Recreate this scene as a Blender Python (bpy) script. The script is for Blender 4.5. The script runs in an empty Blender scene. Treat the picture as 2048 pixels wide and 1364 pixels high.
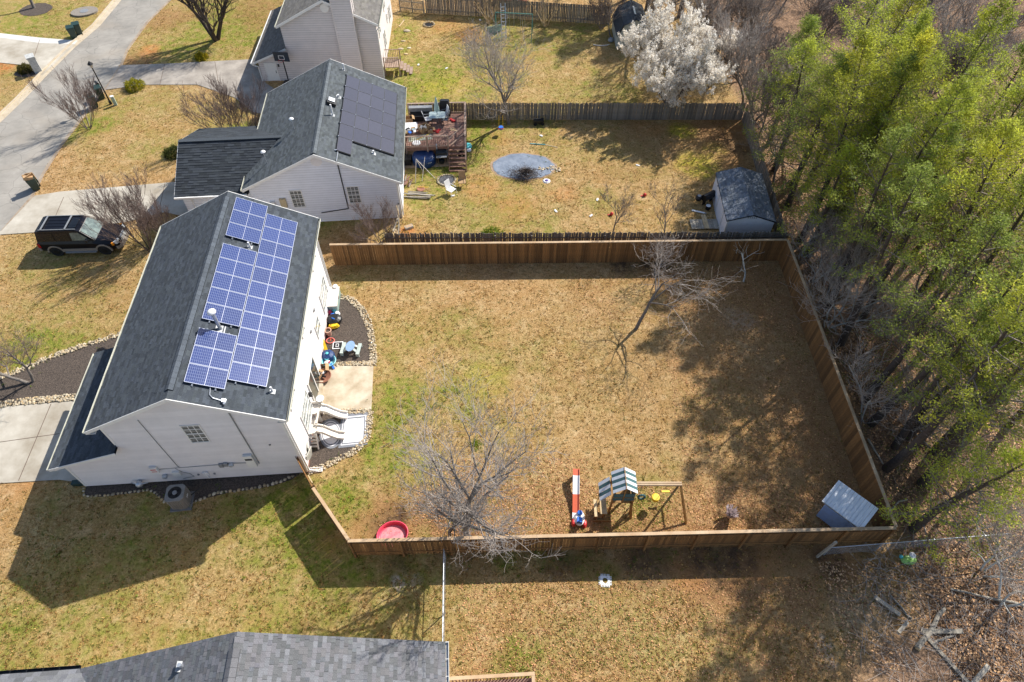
import bpy, math, random
import numpy as np
from mathutils import Vector, Matrix
random.seed(7); RNG = np.random.default_rng(7)
S = bpy.context.scene
COL = S.collection
# ------------------------------------------------------------------ camera, sky, sun, exposure
FPX, PITCH, ROLL, CH = 1334.9, 0.8995343, 0.00221434, 31.27335
cF = np.array([0, math.cos(PITCH), -math.sin(PITCH)])
_U = np.array([0, math.sin(PITCH), math.cos(PITCH)]); _R = np.array([1., 0, 0])
cR = math.cos(ROLL)*_R + math.sin(ROLL)*_U
cU = -math.sin(ROLL)*_R + math.cos(ROLL)*_U
cam_d = bpy.data.cameras.new('camera'); cam = bpy.data.objects.new('camera', cam_d); COL.objects.link(cam)
cam_d.sensor_width = 36.0; cam_d.lens = 36.0*FPX/2048.0; cam_d.clip_end = 3000; cam_d.clip_start = 0.2
M = Matrix((( cR[0], cU[0], -cF[0], 0), (cR[1], cU[1], -cF[1], 0), (cR[2], cU[2], -cF[2], CH), (0, 0, 0, 1)))
cam.matrix_world = M
S.camera = cam
W = bpy.data.worlds.new('World'); S.world = W; W.use_nodes = True
wn = W.node_tree.nodes; wl = W.node_tree.links
sky = wn.new('ShaderNodeTexSky'); sky.sky_type = 'NISHITA'; sky.sun_disc = False
sky.sun_elevation = math.radians(41.6); sky.sun_rotation = math.radians(46.0)
bg = wn['Background']; bg.inputs['Strength'].default_value = 0.112
wl.new(sky.outputs[0], bg.inputs[0])
sd = bpy.data.lights.new('sun', 'SUN'); sd.energy = 4.95; sd.angle = math.radians(0.53); sd.color = (1.0, 0.95, 0.87)
so = bpy.data.objects.new('sun', sd); COL.objects.link(so)
so.rotation_euler = Vector((-.81, -.78, -1)).to_track_quat('-Z', 'Y').to_euler(); so.location = (40, 40, 60)
S.view_settings.view_transform = 'Standard'; S.view_settings.look = 'None'
S.view_settings.exposure = 0.48; S.view_settings.gamma = 1.0
S.view_settings.use_curve_mapping = False

# ------------------------------------------------------------------ helpers
def G(px, py, z=0.0):
    """where the sight line of a spot measured in the 2048 px photograph meets height z"""
    D = cF*FPX + cR*(px-1024) - cU*(py-682)
    t = (z-CH)/D[2]
    return Vector((D[0]*t, D[1]*t, z))
def rad(d): return math.radians(d)
class MB:
    def __init__(s): s.v = []; s.f = []; s.c = []
    def face(s, pts, col=None):
        n = len(s.v); s.v += [tuple(p) for p in pts]; s.f.append(tuple(range(n, n+len(pts)))); s.c.append(col)
    def raw(s, vs, fs, col=None):
        n = len(s.v); s.v += [tuple(p) for p in vs]
        for f in fs: s.f.append(tuple(i+n for i in f)); s.c.append(col)
    def bx(s, x0, x1, y0, y1, z0, z1, col=None):
        s.raw([(x0,y0,z0),(x1,y0,z0),(x1,y1,z0),(x0,y1,z0),(x0,y0,z1),(x1,y0,z1),(x1,y1,z1),(x0,y1,z1)],
              [(0,3,2,1),(4,5,6,7),(0,1,5,4),(1,2,6,5),(2,3,7,6),(3,0,4,7)], col)
    def box(s, c, size, rot=None, col=None):
        h = [k/2 for k in size]; P = []
        for z in (-1,1):
            for x,y in ((-1,-1),(1,-1),(1,1),(-1,1)):
                p = Vector((x*h[0], y*h[1], z*h[2]))
                if rot is not None: p = rot @ p
                P.append(p+Vector(c))
        s.raw(P, [(0,3,2,1),(4,5,6,7),(0,1,5,4),(1,2,6,5),(2,3,7,6),(3,0,4,7)], col)
    def bar(s, a, b, w, h=None, col=None, up=(0,0,1)):
        a = Vector(a); b = Vector(b); d = b-a; L = d.length
        if L < 1e-6: return
        d /= L; u = Vector(up)
        if abs(d.dot(u)) > .98: u = Vector((1,0,0))
        x = d.cross(u).normalized(); y = x.cross(d).normalized(); h = h or w
        P = []
        for e in (a,b):
            for i,j in ((-1,-1),(1,-1),(1,1),(-1,1)): P.append(e+x*(i*w/2)+y*(j*h/2))
        s.raw(P, [(0,3,2,1),(4,5,6,7),(0,1,5,4),(1,2,6,5),(2,3,7,6),(3,0,4,7)], col)
    def tube(s, a, b, r0, r1=None, n=8, col=None, caps=True):
        a = Vector(a); b = Vector(b); d = b-a
        if d.length < 1e-6: return
        d.normalize(); r1 = r0 if r1 is None else r1
        u = Vector((0,0,1)) if abs(d.z) < .9 else Vector((1,0,0))
        x = d.cross(u).normalized(); y = d.cross(x).normalized()
        P = [a+(x*math.cos(2*math.pi*k/n)+y*math.sin(2*math.pi*k/n))*r0 for k in range(n)] + \
            [b+(x*math.cos(2*math.pi*k/n)+y*math.sin(2*math.pi*k/n))*r1 for k in range(n)]
        F = [(k,(k+1)%n,n+(k+1)%n,n+k) for k in range(n)]
        if caps: F += [tuple(range(n))[::-1], tuple(range(n,2*n))]
        s.raw(P, F, col)
    def path(s, pts, r, n=6, col=None):
        for a,b in zip(pts[:-1], pts[1:]): s.tube(a,b,r,r,n,col)
    def lathe(s, prof, n=16, c=(0,0,0), col=None, sx=1, sy=1):
        P = []; c = Vector(c)
        for r,z in prof:
            for k in range(n):
                t = 2*math.pi*k/n; P.append(c+Vector((r*math.cos(t)*sx, r*math.sin(t)*sy, z)))
        F = []
        for i in range(len(prof)-1):
            for k in range(n): F.append((i*n+k, i*n+(k+1)%n, (i+1)*n+(k+1)%n, (i+1)*n+k))
        if prof[0][0] > 1e-4: F.append(tuple(range(n))[::-1])
        if prof[-1][0] > 1e-4: F.append(tuple((len(prof)-1)*n+k for k in range(n)))
        s.raw(P, F, col)
    def prism(s, poly, z0, z1, col=None):
        n = len(poly)
        s.raw([(x,y,z0) for x,y in poly]+[(x,y,z1) for x,y in poly],
              [tuple(range(n))[::-1], tuple(range(n,2*n))]+[(k,(k+1)%n,n+(k+1)%n,n+k) for k in range(n)], col)
    def mesh(s, name, mat, smooth=False):
        me = bpy.data.meshes.new(name); me.from_pydata(s.v, [], s.f); me.update()
        if mat: me.materials.append(mat)
        if True:
            a = me.attributes.new('tint', 'FLOAT_COLOR', 'FACE')
            d = []
            for c in s.c:
                if c is None: c = (.5,.5,.5)
                if isinstance(c,(int,float)): c = (c,c,c)
                d += [c[0],c[1],c[2],1]
            a.data.foreach_set('color', d)
        if smooth: me.polygons.foreach_set('use_smooth', [True]*len(me.polygons))
        return me
    def build(s, name, mat, parent=None, loc=None, smooth=False, rot=None, kind=None):
        return put(name, s.mesh(name, mat, smooth), parent, loc, rot, kind)
def put(name, me, parent=None, loc=None, rot=None, kind=None):
    o = bpy.data.objects.new(name, me); COL.objects.link(o)
    if parent: o.parent = parent
    if loc is not None: o.location = loc
    if rot is not None: o.rotation_euler = rot
    if kind: o['kind'] = kind
    return o
def tag(o, label, cat, group=None):
    o['label'] = label; o['category'] = cat
    if group: o['group'] = group
    return o
def thing(name, label, cat, loc=(0,0,0), rz=0.0, group=None):
    o = bpy.data.objects.new(name, None); COL.objects.link(o)
    o.location = loc; o.rotation_euler = (0,0,rz); o.empty_display_size = .3
    return tag(o, label, cat, group)
def dup(root, loc=None, rz=None, label=None, scale=None):
    kids = [(c, list(c.children)) for c in root.children]
    r = root.copy(); COL.objects.link(r)
    if loc is not None: r.location = loc
    if rz is not None: r.rotation_euler = (0,0,rz)
    if scale is not None: r.scale = (scale,)*3 if isinstance(scale,(int,float)) else scale
    if label: r['label'] = label
    for ch, gs in kids:
        c = ch.copy(); COL.objects.link(c); c.parent = r
        for g in gs:
            d = g.copy(); COL.objects.link(d); d.parent = c
    return r
def struct(o): o['kind'] = 'structure'; return o

# ------------------------------------------------------------------ materials
def mat(name, col, rough=.7, metal=0., var=.12, scale=6., bump=0., bscale=None, tint=0., objvar=0., col2=None, stretch=None, spec=.5, detail=4., trans=0.):
    m = bpy.data.materials.new(name); m.use_nodes = True
    nt = m.node_tree; N = nt.nodes; L = nt.links; b = N['Principled BSDF']
    b.inputs['Roughness'].default_value = rough; b.inputs['Metallic'].default_value = metal
    b.inputs['Specular IOR Level'].default_value = spec
    tc = N.new('ShaderNodeTexCoord'); mp = N.new('ShaderNodeMapping'); L.new(tc.outputs['Object'], mp.inputs[0])
    if stretch: mp.inputs['Scale'].default_value = stretch
    nz = N.new('ShaderNodeTexNoise'); nz.inputs['Scale'].default_value = scale; nz.inputs['Detail'].default_value = detail
    nz.inputs['Roughness'].default_value = .65
    L.new(mp.outputs[0], nz.inputs[0])
    rp = N.new('ShaderNodeMapRange'); rp.inputs[1].default_value = .3; rp.inputs[2].default_value = .7
    rp.inputs[3].default_value = 0; rp.inputs[4].default_value = 1; L.new(nz.outputs[0], rp.inputs[0])
    mx = N.new('ShaderNodeMix'); mx.data_type = 'RGBA'; L.new(rp.outputs[0], mx.inputs[0])
    c2 = col2 or tuple(min(1,c*(1+var)) for c in col)
    c1 = col if col2 else tuple(c*(1-var) for c in col)
    mx.inputs[6].default_value = (*c1,1); mx.inputs[7].default_value = (*c2,1)
    out = mx.outputs[2]
    def mul(sock_a, val_sock):
        k = N.new('ShaderNodeVectorMath'); k.operation = 'SCALE'; L.new(sock_a, k.inputs[0]); L.new(val_sock, k.inputs[3]); return k.outputs[0]
    if tint:
        at = N.new('ShaderNodeAttribute'); at.attribute_name = 'tint'
        k = N.new('ShaderNodeMix'); k.data_type = 'RGBA'; k.blend_type = 'MULTIPLY'; k.inputs[0].default_value = tint
        v = N.new('ShaderNodeVectorMath'); v.operation = 'SCALE'; v.inputs[3].default_value = 2.0; L.new(at.outputs[0], v.inputs[0])
        L.new(out, k.inputs[6]); L.new(v.outputs[0], k.inputs[7]); out = k.outputs[2]
        k.clamp_result = False
    if objvar:
        oi = N.new('ShaderNodeObjectInfo'); r2 = N.new('ShaderNodeMapRange')
        r2.inputs[3].default_value = 1-objvar; r2.inputs[4].default_value = 1+objvar; L.new(oi.outputs['Random'], r2.inputs[0])
        out = mul(out, r2.outputs[0])
    L.new(out, b.inputs['Base Color'])
    if bump:
        n2 = N.new('ShaderNodeTexNoise'); n2.inputs['Scale'].default_value = bscale or scale*3; n2.inputs['Detail'].default_value = 3
        L.new(mp.outputs[0], n2.inputs[0]); bp = N.new('ShaderNodeBump'); bp.inputs['Strength'].default_value = 1; bp.inputs['Distance'].default_value = bump
        L.new(n2.outputs[0], bp.inputs['Height']); L.new(bp.outputs[0], b.inputs['Normal'])
    if trans:
        # leaves let some of the light through
        tr = N.new('ShaderNodeBsdfTranslucent'); L.new(out, tr.inputs[0]); ms = N.new('ShaderNodeMixShader'); ms.inputs[0].default_value = trans
        L.new(b.outputs[0], ms.inputs[1]); L.new(tr.outputs[0], ms.inputs[2]); L.new(ms.outputs[0], N['Material Output'].inputs[0])
    return m
K = {}
K['white'] = mat('white_trim_paint', (.78,.77,.74), .5, var=.04)
K['gutter'] = mat('aluminium_gutter', (.66,.66,.56), .45, var=.12, scale=3)
K['siding'] = mat('vinyl_siding_warm_white', (.76,.735,.735), .55, var=.05, scale=1.3, tint=.9, bump=.004, bscale=8)
K['siding2'] = mat('vinyl_siding_cool_white', (.76,.78,.84), .55, var=.05, scale=1.3, tint=.9, bump=.004, bscale=8)
K['siding3'] = mat('vinyl_siding_beige', (.66,.61,.59), .55, var=.05, scale=1.3, tint=.9, bump=.004, bscale=8)
K['shingle'] = mat('charcoal_shingles', (.060,.070,.081), .9, var=.30, scale=26, tint=.9, bump=.004, bscale=60, spec=.25)
K['shingle_h2'] = mat('grey_shingles', (.083,.094,.100), .9, var=.28, scale=26, tint=.9, bump=.004, bscale=60, spec=.25)
K['shingle_h3'] = mat('brown_grey_shingles', (.16,.15,.135), .9, var=.3, scale=26, tint=.9, bump=.004, bscale=60, spec=.25)
K['shingle_h4'] = mat('weathered_blend_shingles', (.150,.153,.160), .9, var=.35, scale=40, tint=.8, objvar=.10, bump=.004, bscale=60, spec=.25)
K['shed_roof'] = mat('blue_grey_shingles', (.15,.17,.20), .9, var=.3, scale=20, tint=.9, spec=.25)
K['deck_under'] = mat('roof_felt', (.02,.022,.025), .95, var=.3)
K['concrete'] = mat('driveway_concrete', (.30,.255,.19), .85, var=.2, scale=.42, detail=10, bump=.004, bscale=30, col2=(.58,.54,.46))
K['patio'] = mat('patio_concrete', (.34,.26,.16), .85, scale=.9, detail=9, col2=(.66,.58,.45), bump=.003, bscale=30)
K['curb'] = mat('kerb_concrete', (.46,.37,.25), .85, scale=1.2, detail=6, col2=(.58,.50,.38))
K['glass'] = mat('window_glass', (.035,.045,.042), .12, var=.3, scale=2.5, spec=.7)
K['screen'] = mat('window_screen', (.12,.125,.11), .6, var=.3, scale=6)
K['black'] = mat('black_plastic', (.012,.012,.014), .45, var=.3)
K['blackmetal'] = mat('black_metal', (.015,.015,.017), .35, metal=.3, var=.3)
K['grey'] = mat('grey_metal', (.30,.31,.32), .5, metal=.3, var=.15)
K['galv'] = mat('galvanised_steel', (.55,.58,.62), .42, metal=.6, var=.15)
K['ac'] = mat('ac_cabinet_paint', (.27,.26,.24), .55, var=.15)
K['mulch'] = mat('dark_bark_mulch', (.018,.014,.012), .95, scale=15, detail=10, col2=(.15,.115,.09), bump=.03, bscale=18)
K['cedar'] = mat('stained_fence_boards', (.13,.062,.020), .75, scale=3.2, detail=7, col2=(.29,.15,.052), stretch=(6,6,.8), objvar=.40, bump=.003, bscale=10)
K['cap'] = mat('fence_cap_board', (.40,.25,.13), .75, scale=1.2, detail=7, col2=(.56,.42,.27), stretch=(1,1,1), objvar=.1)
K['oldwood'] = mat('weathered_grey_boards', (.14,.12,.10), .85, scale=3, detail=6, col2=(.31,.275,.23), stretch=(6,6,.8), objvar=.35, bump=.003, bscale=10)
K['deckwood'] = mat('stained_deck_boards', (.17,.075,.045), .75, scale=3, detail=6, col2=(.30,.17,.12), objvar=.2)
K['rail'] = mat('deck_rail_wood', (.26,.17,.12), .75, scale=3, col2=(.42,.31,.24), objvar=.1)
K['rawwood'] = mat('raw_lumber', (.45,.32,.17), .75, scale=4, col2=(.62,.48,.28), objvar=.15)
K['log'] = mat('weathered_lumber', (.22,.19,.15), .85, scale=4, col2=(.42,.38,.31), objvar=.25)
K['bark'] = mat('grey_bark', (.13,.11,.095), .9, scale=9, col2=(.24,.215,.19), bump=.01)
K['twig'] = mat('grey_twigs', (.22,.18,.155), .85, var=.3, scale=2, objvar=.08)
K['twig_pale'] = mat('pale_twigs', (.40,.35,.31), .85, var=.25, scale=2)
K['twig_dark'] = mat('dark_twigs', (.075,.055,.045), .85, var=.3, scale=2)
K['twig_red'] = mat('reddish_twigs', (.20,.145,.125), .85, var=.3, scale=2)
K['pinebark'] = mat('pine_bark', (.055,.042,.034), .95, scale=7, col2=(.12,.09,.075), bump=.02)
K['needles'] = mat('pine_needles', (.30,.345,.050), .6, var=.2, scale=1.2, tint=1, objvar=.14, trans=.5, spec=.3)
K['needles_y'] = mat('yellow_green_needles', (.33,.355,.048), .6, var=.2, scale=1.2, tint=1, objvar=.16, trans=.5, spec=.3)
K['needles_d'] = mat('dull_green_needles', (.23,.285,.060), .6, var=.2, scale=1.2, tint=1, objvar=.16, trans=.5, spec=.3)
K['paleglass'] = mat('painted_reflection_glass', (.30,.33,.32), .10, var=.3, scale=1.5, spec=.8)  # pale base colour paints the reflection into the glass
K['blossom'] = mat('white_blossom', (.90,.87,.81), .8, var=.08, tint=.5, trans=.5)
K['redplastic'] = mat('red_plastic', (.55,.03,.03), .45, var=.1)
K['pink'] = mat('pink_plastic', (.80,.07,.13), .4, var=.08, scale=3)
K['blueplastic'] = mat('blue_plastic', (.03,.16,.60), .4, var=.1)
K['cream'] = mat('cream_plastic', (.72,.66,.58), .5, var=.06, scale=3)
K['white_pl'] = mat('white_plastic', (.80,.80,.80), .45, var=.04)
K['green_bin'] = mat('dark_green_plastic', (.018,.045,.038), .45, var=.2)
K['cardboard'] = mat('cardboard', (.42,.27,.14), .85, var=.15)
K['yellow'] = mat('yellow_plastic', (.85,.55,.02), .45, var=.08)
K['teal'] = mat('teal_plastic', (.10,.50,.55), .5, var=.12)
K['stone'] = mat('river_stones', (.40,.34,.245), .8, var=.15, scale=8, objvar=.25, tint=.8)
K['brick'] = mat('foundation_brick', (.30,.13,.08), .85, var=.25, scale=8)
# ------------------------------------------------------------------ ground
def vnoise(x, y, seed, s):
    r = np.random.default_rng(seed); T = r.random((256,256)); x = x/s+500; y = y/s+500
    xi = np.floor(x).astype(int); yi = np.floor(y).astype(int); fx = x-xi; fy = y-yi
    fx = fx*fx*(3-2*fx); fy = fy*fy*(3-2*fy); a = lambda i,j: T[(xi+i)%256,(yi+j)%256]
    return (a(0,0)*(1-fx)+a(1,0)*fx)*(1-fy)+(a(0,1)*(1-fx)+a(1,1)*fx)*fy
def fbm(x, y, seed, s): return (vnoise(x,y,seed,s)*.5+vnoise(x,y,seed+1,s/2)*.27+vnoise(x,y,seed+2,s/4)*.15+vnoise(x,y,seed+3,s/8)*.08)
xs = np.concatenate([[-900,-300,-120], np.arange(-62,62.01,.25), [120,300,900]])
ys = np.concatenate([[-600,-200,-40], np.arange(-2,84.01,.25), [120,250,600,1500]])
GX, GY = np.meshgrid(xs, ys); GX = GX.ravel(); GY = GY.ravel(); nx = len(xs); ny = len(ys)
def sstep(a, b, v): t = np.clip((v-a)/(b-a),0,1); return t*t*(3-2*t)
# woods begin beyond the right fence
fence_x = 18.4 + np.clip((GY-47.8)/4,0,1)*0 
wood = sstep(0, 1.2, GX-18.3-(fbm(GX,GY,90,3)-.5)*1.4)
low = sstep(0, 4, 10.8-GY)                               # near lot runs into the woods gradually
woodlow = sstep(0, 3, GX-14.2-(fbm(GX,GY,91,4)-.5)*5)
wood = wood*(1-low)+np.maximum(wood, woodlow)*low
GZ = (fbm(GX,GY,40,3)-.5)*.35*wood
def blob(px, py, r, w=1., ax=1.):
    c = G(px,py); d = np.hypot((GX-c.x)/ax, GY-c.y); n = (fbm(GX,GY,int(px)+int(py)*3,2.2)-.5)*r*1.1
    return w*(1-sstep(r*.35, r*1.15, d+n))
green = np.zeros_like(GX)
for a in [(900,790,2.6,.75),(800,800,2.4,.9),(770,900,2.,.8),(690,985,1.9,.95),(660,1030,1.2,.9),(840,930,2.4,.6),(960,740,2.5,.5),(1000,870,2.,.35),
          (1060,700,2.2,.4),(900,650,1.8,.45),(700,780,1.5,.3),(700,560,1.5,.25),(1290,1000,1.9,.6),(1340,930,1.1,.35),(1240,1040,1.2,.7),(1150,700,1.5,.3),
          (560,1020,2.8,1.),(630,1110,2.4,.95),(700,1160,2.6,.85),(820,1160,2.4,.7),(470,1010,1.6,.7),(170,1100,2.,.5),(60,1180,2.,.45),(40,1260,1.6,.8),(520,1090,1.8,.6),
          (480,1200,1.5,.35),(640,1240,2.4,.5),(760,1240,2.2,.45),(860,1280,1.8,.5),(1040,1320,1.4,.75),(1100,1300,1.,.4),(1010,1110,1.,.7),(1160,1115,1.3,.8),(1210,1150,.7,.9),(1320,1100,.8,.8),(1430,1110,.7,.85),(1090,1110,.9,.8),
          (960,265,2.6,.9),(880,345,2.4,1.),(940,320,2.,.9),(1000,330,1.4,.6),(870,400,3.,.6),(1000,400,3.,.5),(1120,300,2.4,.4),(1060,245,3.,.55),(1180,300,2.,.35),(880,430,1.6,.5),(1040,450,3.,.4),(1200,400,2.,.45),
          (870,165,4.,1.),(830,130,3.,.8),(960,100,5.,.55),(1010,60,4.,.6),(810,70,2.,.8),(1100,80,4.,.6),(1180,60,3.,.55),(1130,185,3.,.5),(1240,190,2.5,.5),(900,60,4.,.35),(1260,60,3.,.5),(1000,150,3.,.4),
          (420,60,5.,.9),(480,55,5.,1.),(370,90,4.,.8),(500,20,6.,.7),(300,110,3.,.4),(480,120,2.,.5),
          (30,60,7.,.8),(100,60,6.,.5),(60,25,6.,.6),(200,10,5.,.2),
          (200,245,2.2,.9),(240,215,2.5,.5),(300,205,3.,.4),(470,265,2.2,.9),(150,265,1.5,.8),(420,230,3.,.35),(290,295,2.,.4),(350,300,1.6,.45),
          (80,700,2.4,1.),(150,690,2.,.7),(190,600,2.4,.45),(110,650,2.,.5),(30,680,1.8,.5),(120,630,1.4,.4),(700,430,1.8,.6),(640,450,1.8,.7),(30,150,3.,.3),(60,330,2.,.2)]:
    green = np.maximum(green, blob(*a))
zone = lambda x0,x1,y0,y1,s=1.5: sstep(x0-s,x0+s,GX)*sstep(-x1-s,-x1+s,-GX)*sstep(y0-s,y0+s,GY)*sstep(-y1-s,-y1+s,-GY)
patch = sstep(.38,.66,fbm(GX,GY,14,2.6)); wash = np.maximum.reduce([.62*zone(-24,-3,5,15.5), .5*zone(-9,2,12,27,2.5), .35*zone(-8,17,6,11), .6*zone(-9,4,33,48), .35*zone(4,14,33,48), .72*zone(-12,8,48,66), .35*zone(8,20,48,66), .45*zone(-34,-16,44,52), .62*zone(-36,-14,55,80), .5*zone(-70,-40,50,80), .3*zone(-34,-14,20,35), .18*zone(2,10,12,31)])
green = np.maximum(green, wash*(.35+.65*patch)); green = green + .18*sstep(.5,.72,fbm(GX,GY,11,6)) ; green = np.clip(green,0,1)*(1-wood*.85)
rust = np.zeros_like(GX)                                 # pine straw and leaf fall; dappled tree shade is painted in at right
for a in [(1600,760,4.2,.9),(1560,640,3.4,.9),(1500,560,3.6,.85),(1450,640,3.,.6),(1640,900,3.4,.95),(1560,900,3.4,.7),(1680,1000,2.6,.8),(1500,980,2.6,.55),(1430,820,2.6,.35),
          (1400,1060,2.4,.5),(1550,1040,2.6,.6),(1350,560,3.,.6),(1200,600,3.,.25),(1450,1130,3.5,.9),(1600,1150,3.,.9),(1200,1110,2.6,.6),(1320,1110,2.4,.8),(1550,1250,3.,.5),(1600,1330,3.,.5),(1500,1340,2.,.35),
          (1450,260,4.,.9),(1380,300,4.,.6),(1430,330,3.,.7),(1300,280,4.,.5),(1250,340,3.,.35),(1000,1040,2.4,.6),(900,1050,2.2,.9),(800,1040,1.8,.85),(740,1060,1.1,.7),(970,1000,2.,.5),(1090,1040,1.8,.4),(700,500,2.,.4),(1000,545,1.5,.4),
          (270,380,2.,.2),(330,40,3.,.7),(280,120,2.,.9),(540,15,5.,.7),(200,560,3.,.3),(100,380,2.,.15)]:
    rust = np.maximum(rust, blob(*a))
rust = np.maximum(rust, .55*sstep(4,14,GX)*zone(2,19,11,32,.8)*(.6+.4*sstep(.35,.6,fbm(GX,GY,15,3)))); rust = np.clip(rust,0,1)*(1-wood)  # brown at right, partly dappled tree shade painted in
clay = np.zeros_like(GX)
for a in [(815,462,.8,1.,.8),(840,470,1.,.5),(1040,410,2.,.35),(960,375,1.6,.35),(1130,390,1.3,.4),(945,70,2.,.55),(890,50,2.,.35),(300,100,1.,.7),(10,128,2.5,.9),(60,955,1.6,.5),(1500,1115,1.6,.35),(1680,1120,1.2,.4),(1380,1150,1.2,.3),(1100,1105,.6,.5),(1290,255,1.5,.2),(170,130,1.,.3),(1000,480,1.5,.25),(660,1085,.8,.3),(1000,280,1.,.3)]:
    clay = np.maximum(clay, blob(*a[:4]))
soil = np.zeros_like(GX)                                 # bare dark humus, and the near fence's shadow strip painted dark
for a in [(870,1025,1.5,.8),(790,1035,1.1,.8),(930,1060,1.,.7),(760,1045,.8,.7),(1300,500+25,1.6,.8),(1250,530,1.2,.8),(1470,1115,1.3,.7),(1420,1125,1.2,.7),(1290,1125,1.3,.6),(800,1130,1.,.6),(1450,285,1.6,.55),(1475,300,1.2,.7),(1660,1125,1.1,.8),(1120,1120,1.,.5)]:
    soil = np.maximum(soil, blob(*a))  # humus patches and the near fence's painted shadow strip
yel = np.zeros_like(GX)                                  # moss and chickweed patches
for a in [(1365,262,1.2,1.),(1395,330,1.8,.9),(1420,300,1.4,.5),(985,465,.9,.8),(870,175,2.,.6),(970,760,1.4,.4),(900,170,2.,.4),(850,900,1.2,.3)]:
    yel = np.maximum(yel, blob(*a))
pale = np.zeros_like(GX)                                 # washed-out sand and ash marks
for a in [(800,1165,.55,.9),(830,1160,.4,.6),(1645,1290,.5,.7),(1660,1320,.4,.5),(1720,1220,1.2,.35),(1480,640,1.4,.35),(1770,1200,1.,.3),(620,1150,.0001,.0)]:
    pale = np.maximum(pale, blob(*a))
me = bpy.data.meshes.new('ground')
idx = np.arange(nx*ny).reshape(ny,nx)
F = np.stack([idx[:-1,:-1],idx[:-1,1:],idx[1:,1:],idx[1:,:-1]],-1).reshape(-1,4)
me.vertices.add(nx*ny); me.vertices.foreach_set('co', np.stack([GX,GY,GZ],1).ravel())
me.loops.add(F.size); me.loops.foreach_set('vertex_index', F.ravel())
me.polygons.add(len(F)); me.polygons.foreach_set('loop_start', np.arange(0,F.size,4)); 
me.polygons.foreach_set('loop_total', np.full(len(F),4)); me.update(); me.validate()
for nm, A in (('m1', (green, rust, clay)), ('m2', (soil, yel, pale)), ('m3', (wood, wood*0, wood*0))):
    at = me.attributes.new(nm, 'FLOAT_COLOR', 'POINT')
    at.data.foreach_set('color', np.stack([*A, np.ones_like(GX)],1).astype(np.float32).ravel())
def ground_mat():
    m = bpy.data.materials.new('lawn_and_litter'); m.use_nodes = True; nt = m.node_tree; N = nt.nodes; L = nt.links; b = N['Principled BSDF']
    b.inputs['Roughness'].default_value = .95; b.inputs['Specular IOR Level'].default_value = .15
    tc = N.new('ShaderNodeTexCoord')
    def noise(scale, detail=4, lo=.35, hi=.65, rough=.6, off=0, dist=0.):
        n = N.new('ShaderNodeTexNoise'); n.inputs['Scale'].default_value = scale; n.inputs['Detail'].default_value = detail; n.inputs['Roughness'].default_value = rough
        n.inputs['Distortion'].default_value = dist
        mp = N.new('ShaderNodeMapping'); mp.inputs['Location'].default_value = (off,off*1.7,0); L.new(tc.outputs['Object'], mp.inputs[0]); L.new(mp.outputs[0], n.inputs[0])
        r = N.new('ShaderNodeMapRange'); r.inputs[1].default_value = lo; r.inputs[2].default_value = hi; L.new(n.outputs[0], r.inputs[0]); return r.outputs[0]
    def mix(a, c, f, mode='MIX'):
        k = N.new('ShaderNodeMix'); k.data_type = 'RGBA'; k.blend_type = mode
        for s, v in ((6,a),(7,c)):
            if isinstance(v, tuple): k.inputs[s].default_value = (*v,1)
            else: L.new(v, k.inputs[s])
        if isinstance(f,(int,float)): k.inputs[0].default_value = f
        else: L.new(f, k.inputs[0])
        return k.outputs[2]
    def op(o, a, c=None, clamp=False):
        k = N.new('ShaderNodeMath'); k.operation = o; k.use_clamp = clamp
        for s, v in ((0,a),(1,c)):
            if v is None: continue
            if isinstance(v,(int,float)): k.inputs[s].default_value = v
            else: L.new(v, k.inputs[s])
        return k.outputs[0]
    def attr(n):
        a = N.new('ShaderNodeAttribute'); a.attribute_name = n; s = N.new('ShaderNodeSeparateColor'); L.new(a.outputs[0], s.inputs[0]); return s.outputs
    a1 = attr('m1'); a2 = attr('m2'); a3 = attr('m3')
    fine = noise(6.5, 7, .40, .60, .85); mid = noise(1.6, 5, .35, .65); vf = noise(30, 3, .35, .65, .7, 5)
    big = noise(.28, 4, .35, .65, .6, 9)
    col = mix((.20,.12,.05), (.60,.44,.24), fine)
    col = mix(col, (.40,.24,.10), op('MULTIPLY', big, .55))
    col = mix(col, (.60,.46,.26), op('MULTIPLY', noise(.55,5,.5,.75,.6,3), .45))
    col = mix(col, (.30,.19,.075), op('MULTIPLY', noise(.9,6,.46,.60,.7,13), .55))
    col = mix(col, (.66,.53,.33), op('MULTIPLY', noise(1.5,6,.52,.66,.7,17), .45))
    # dark speckle of low weeds and worm casts through the dormant turf
    spk = noise(3.1, 6, .56, .62, .8, 21)
    col = mix(col, (.075,.080,.025), op('MULTIPLY', spk, .85))
    spk2 = noise(11, 4, .53, .62, .8, 31)
    col = mix(col, (.13,.085,.035), op('MULTIPLY', spk2, .7))
    gcol = mix(mix((.085,.135,.014), (.24,.27,.045), fine), (.34,.27,.10), op('MULTIPLY', noise(2.4,5,.45,.65,.7,41), .6))
    gm = op('MULTIPLY', a1[0], op('ADD', .36, op('MULTIPLY', noise(1.3,6,.38,.62,.7,51), 1.0)), True)
    col = mix(col, gcol, gm)
    rcol = mix((.135,.065,.028), (.40,.235,.115), noise(11,6,.34,.66,.8,61))
    col = mix(col, rcol, op('MULTIPLY', a1[1], op('ADD', .5, op('MULTIPLY', mid, .5)), True))
    col = mix(col, mix((.38,.15,.05),(.52,.27,.11),mid), op('MULTIPLY', a1[2], op('ADD',.4,op('MULTIPLY',noise(2.2,5,.35,.6,.7,71),.8)), True))
    col = mix(col, mix((.035,.024,.018),(.13,.09,.06),fine), op('MULTIPLY', a2[0], op('ADD',.25,noise(1.7,5,.35,.6,.7,81)), True))
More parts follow.
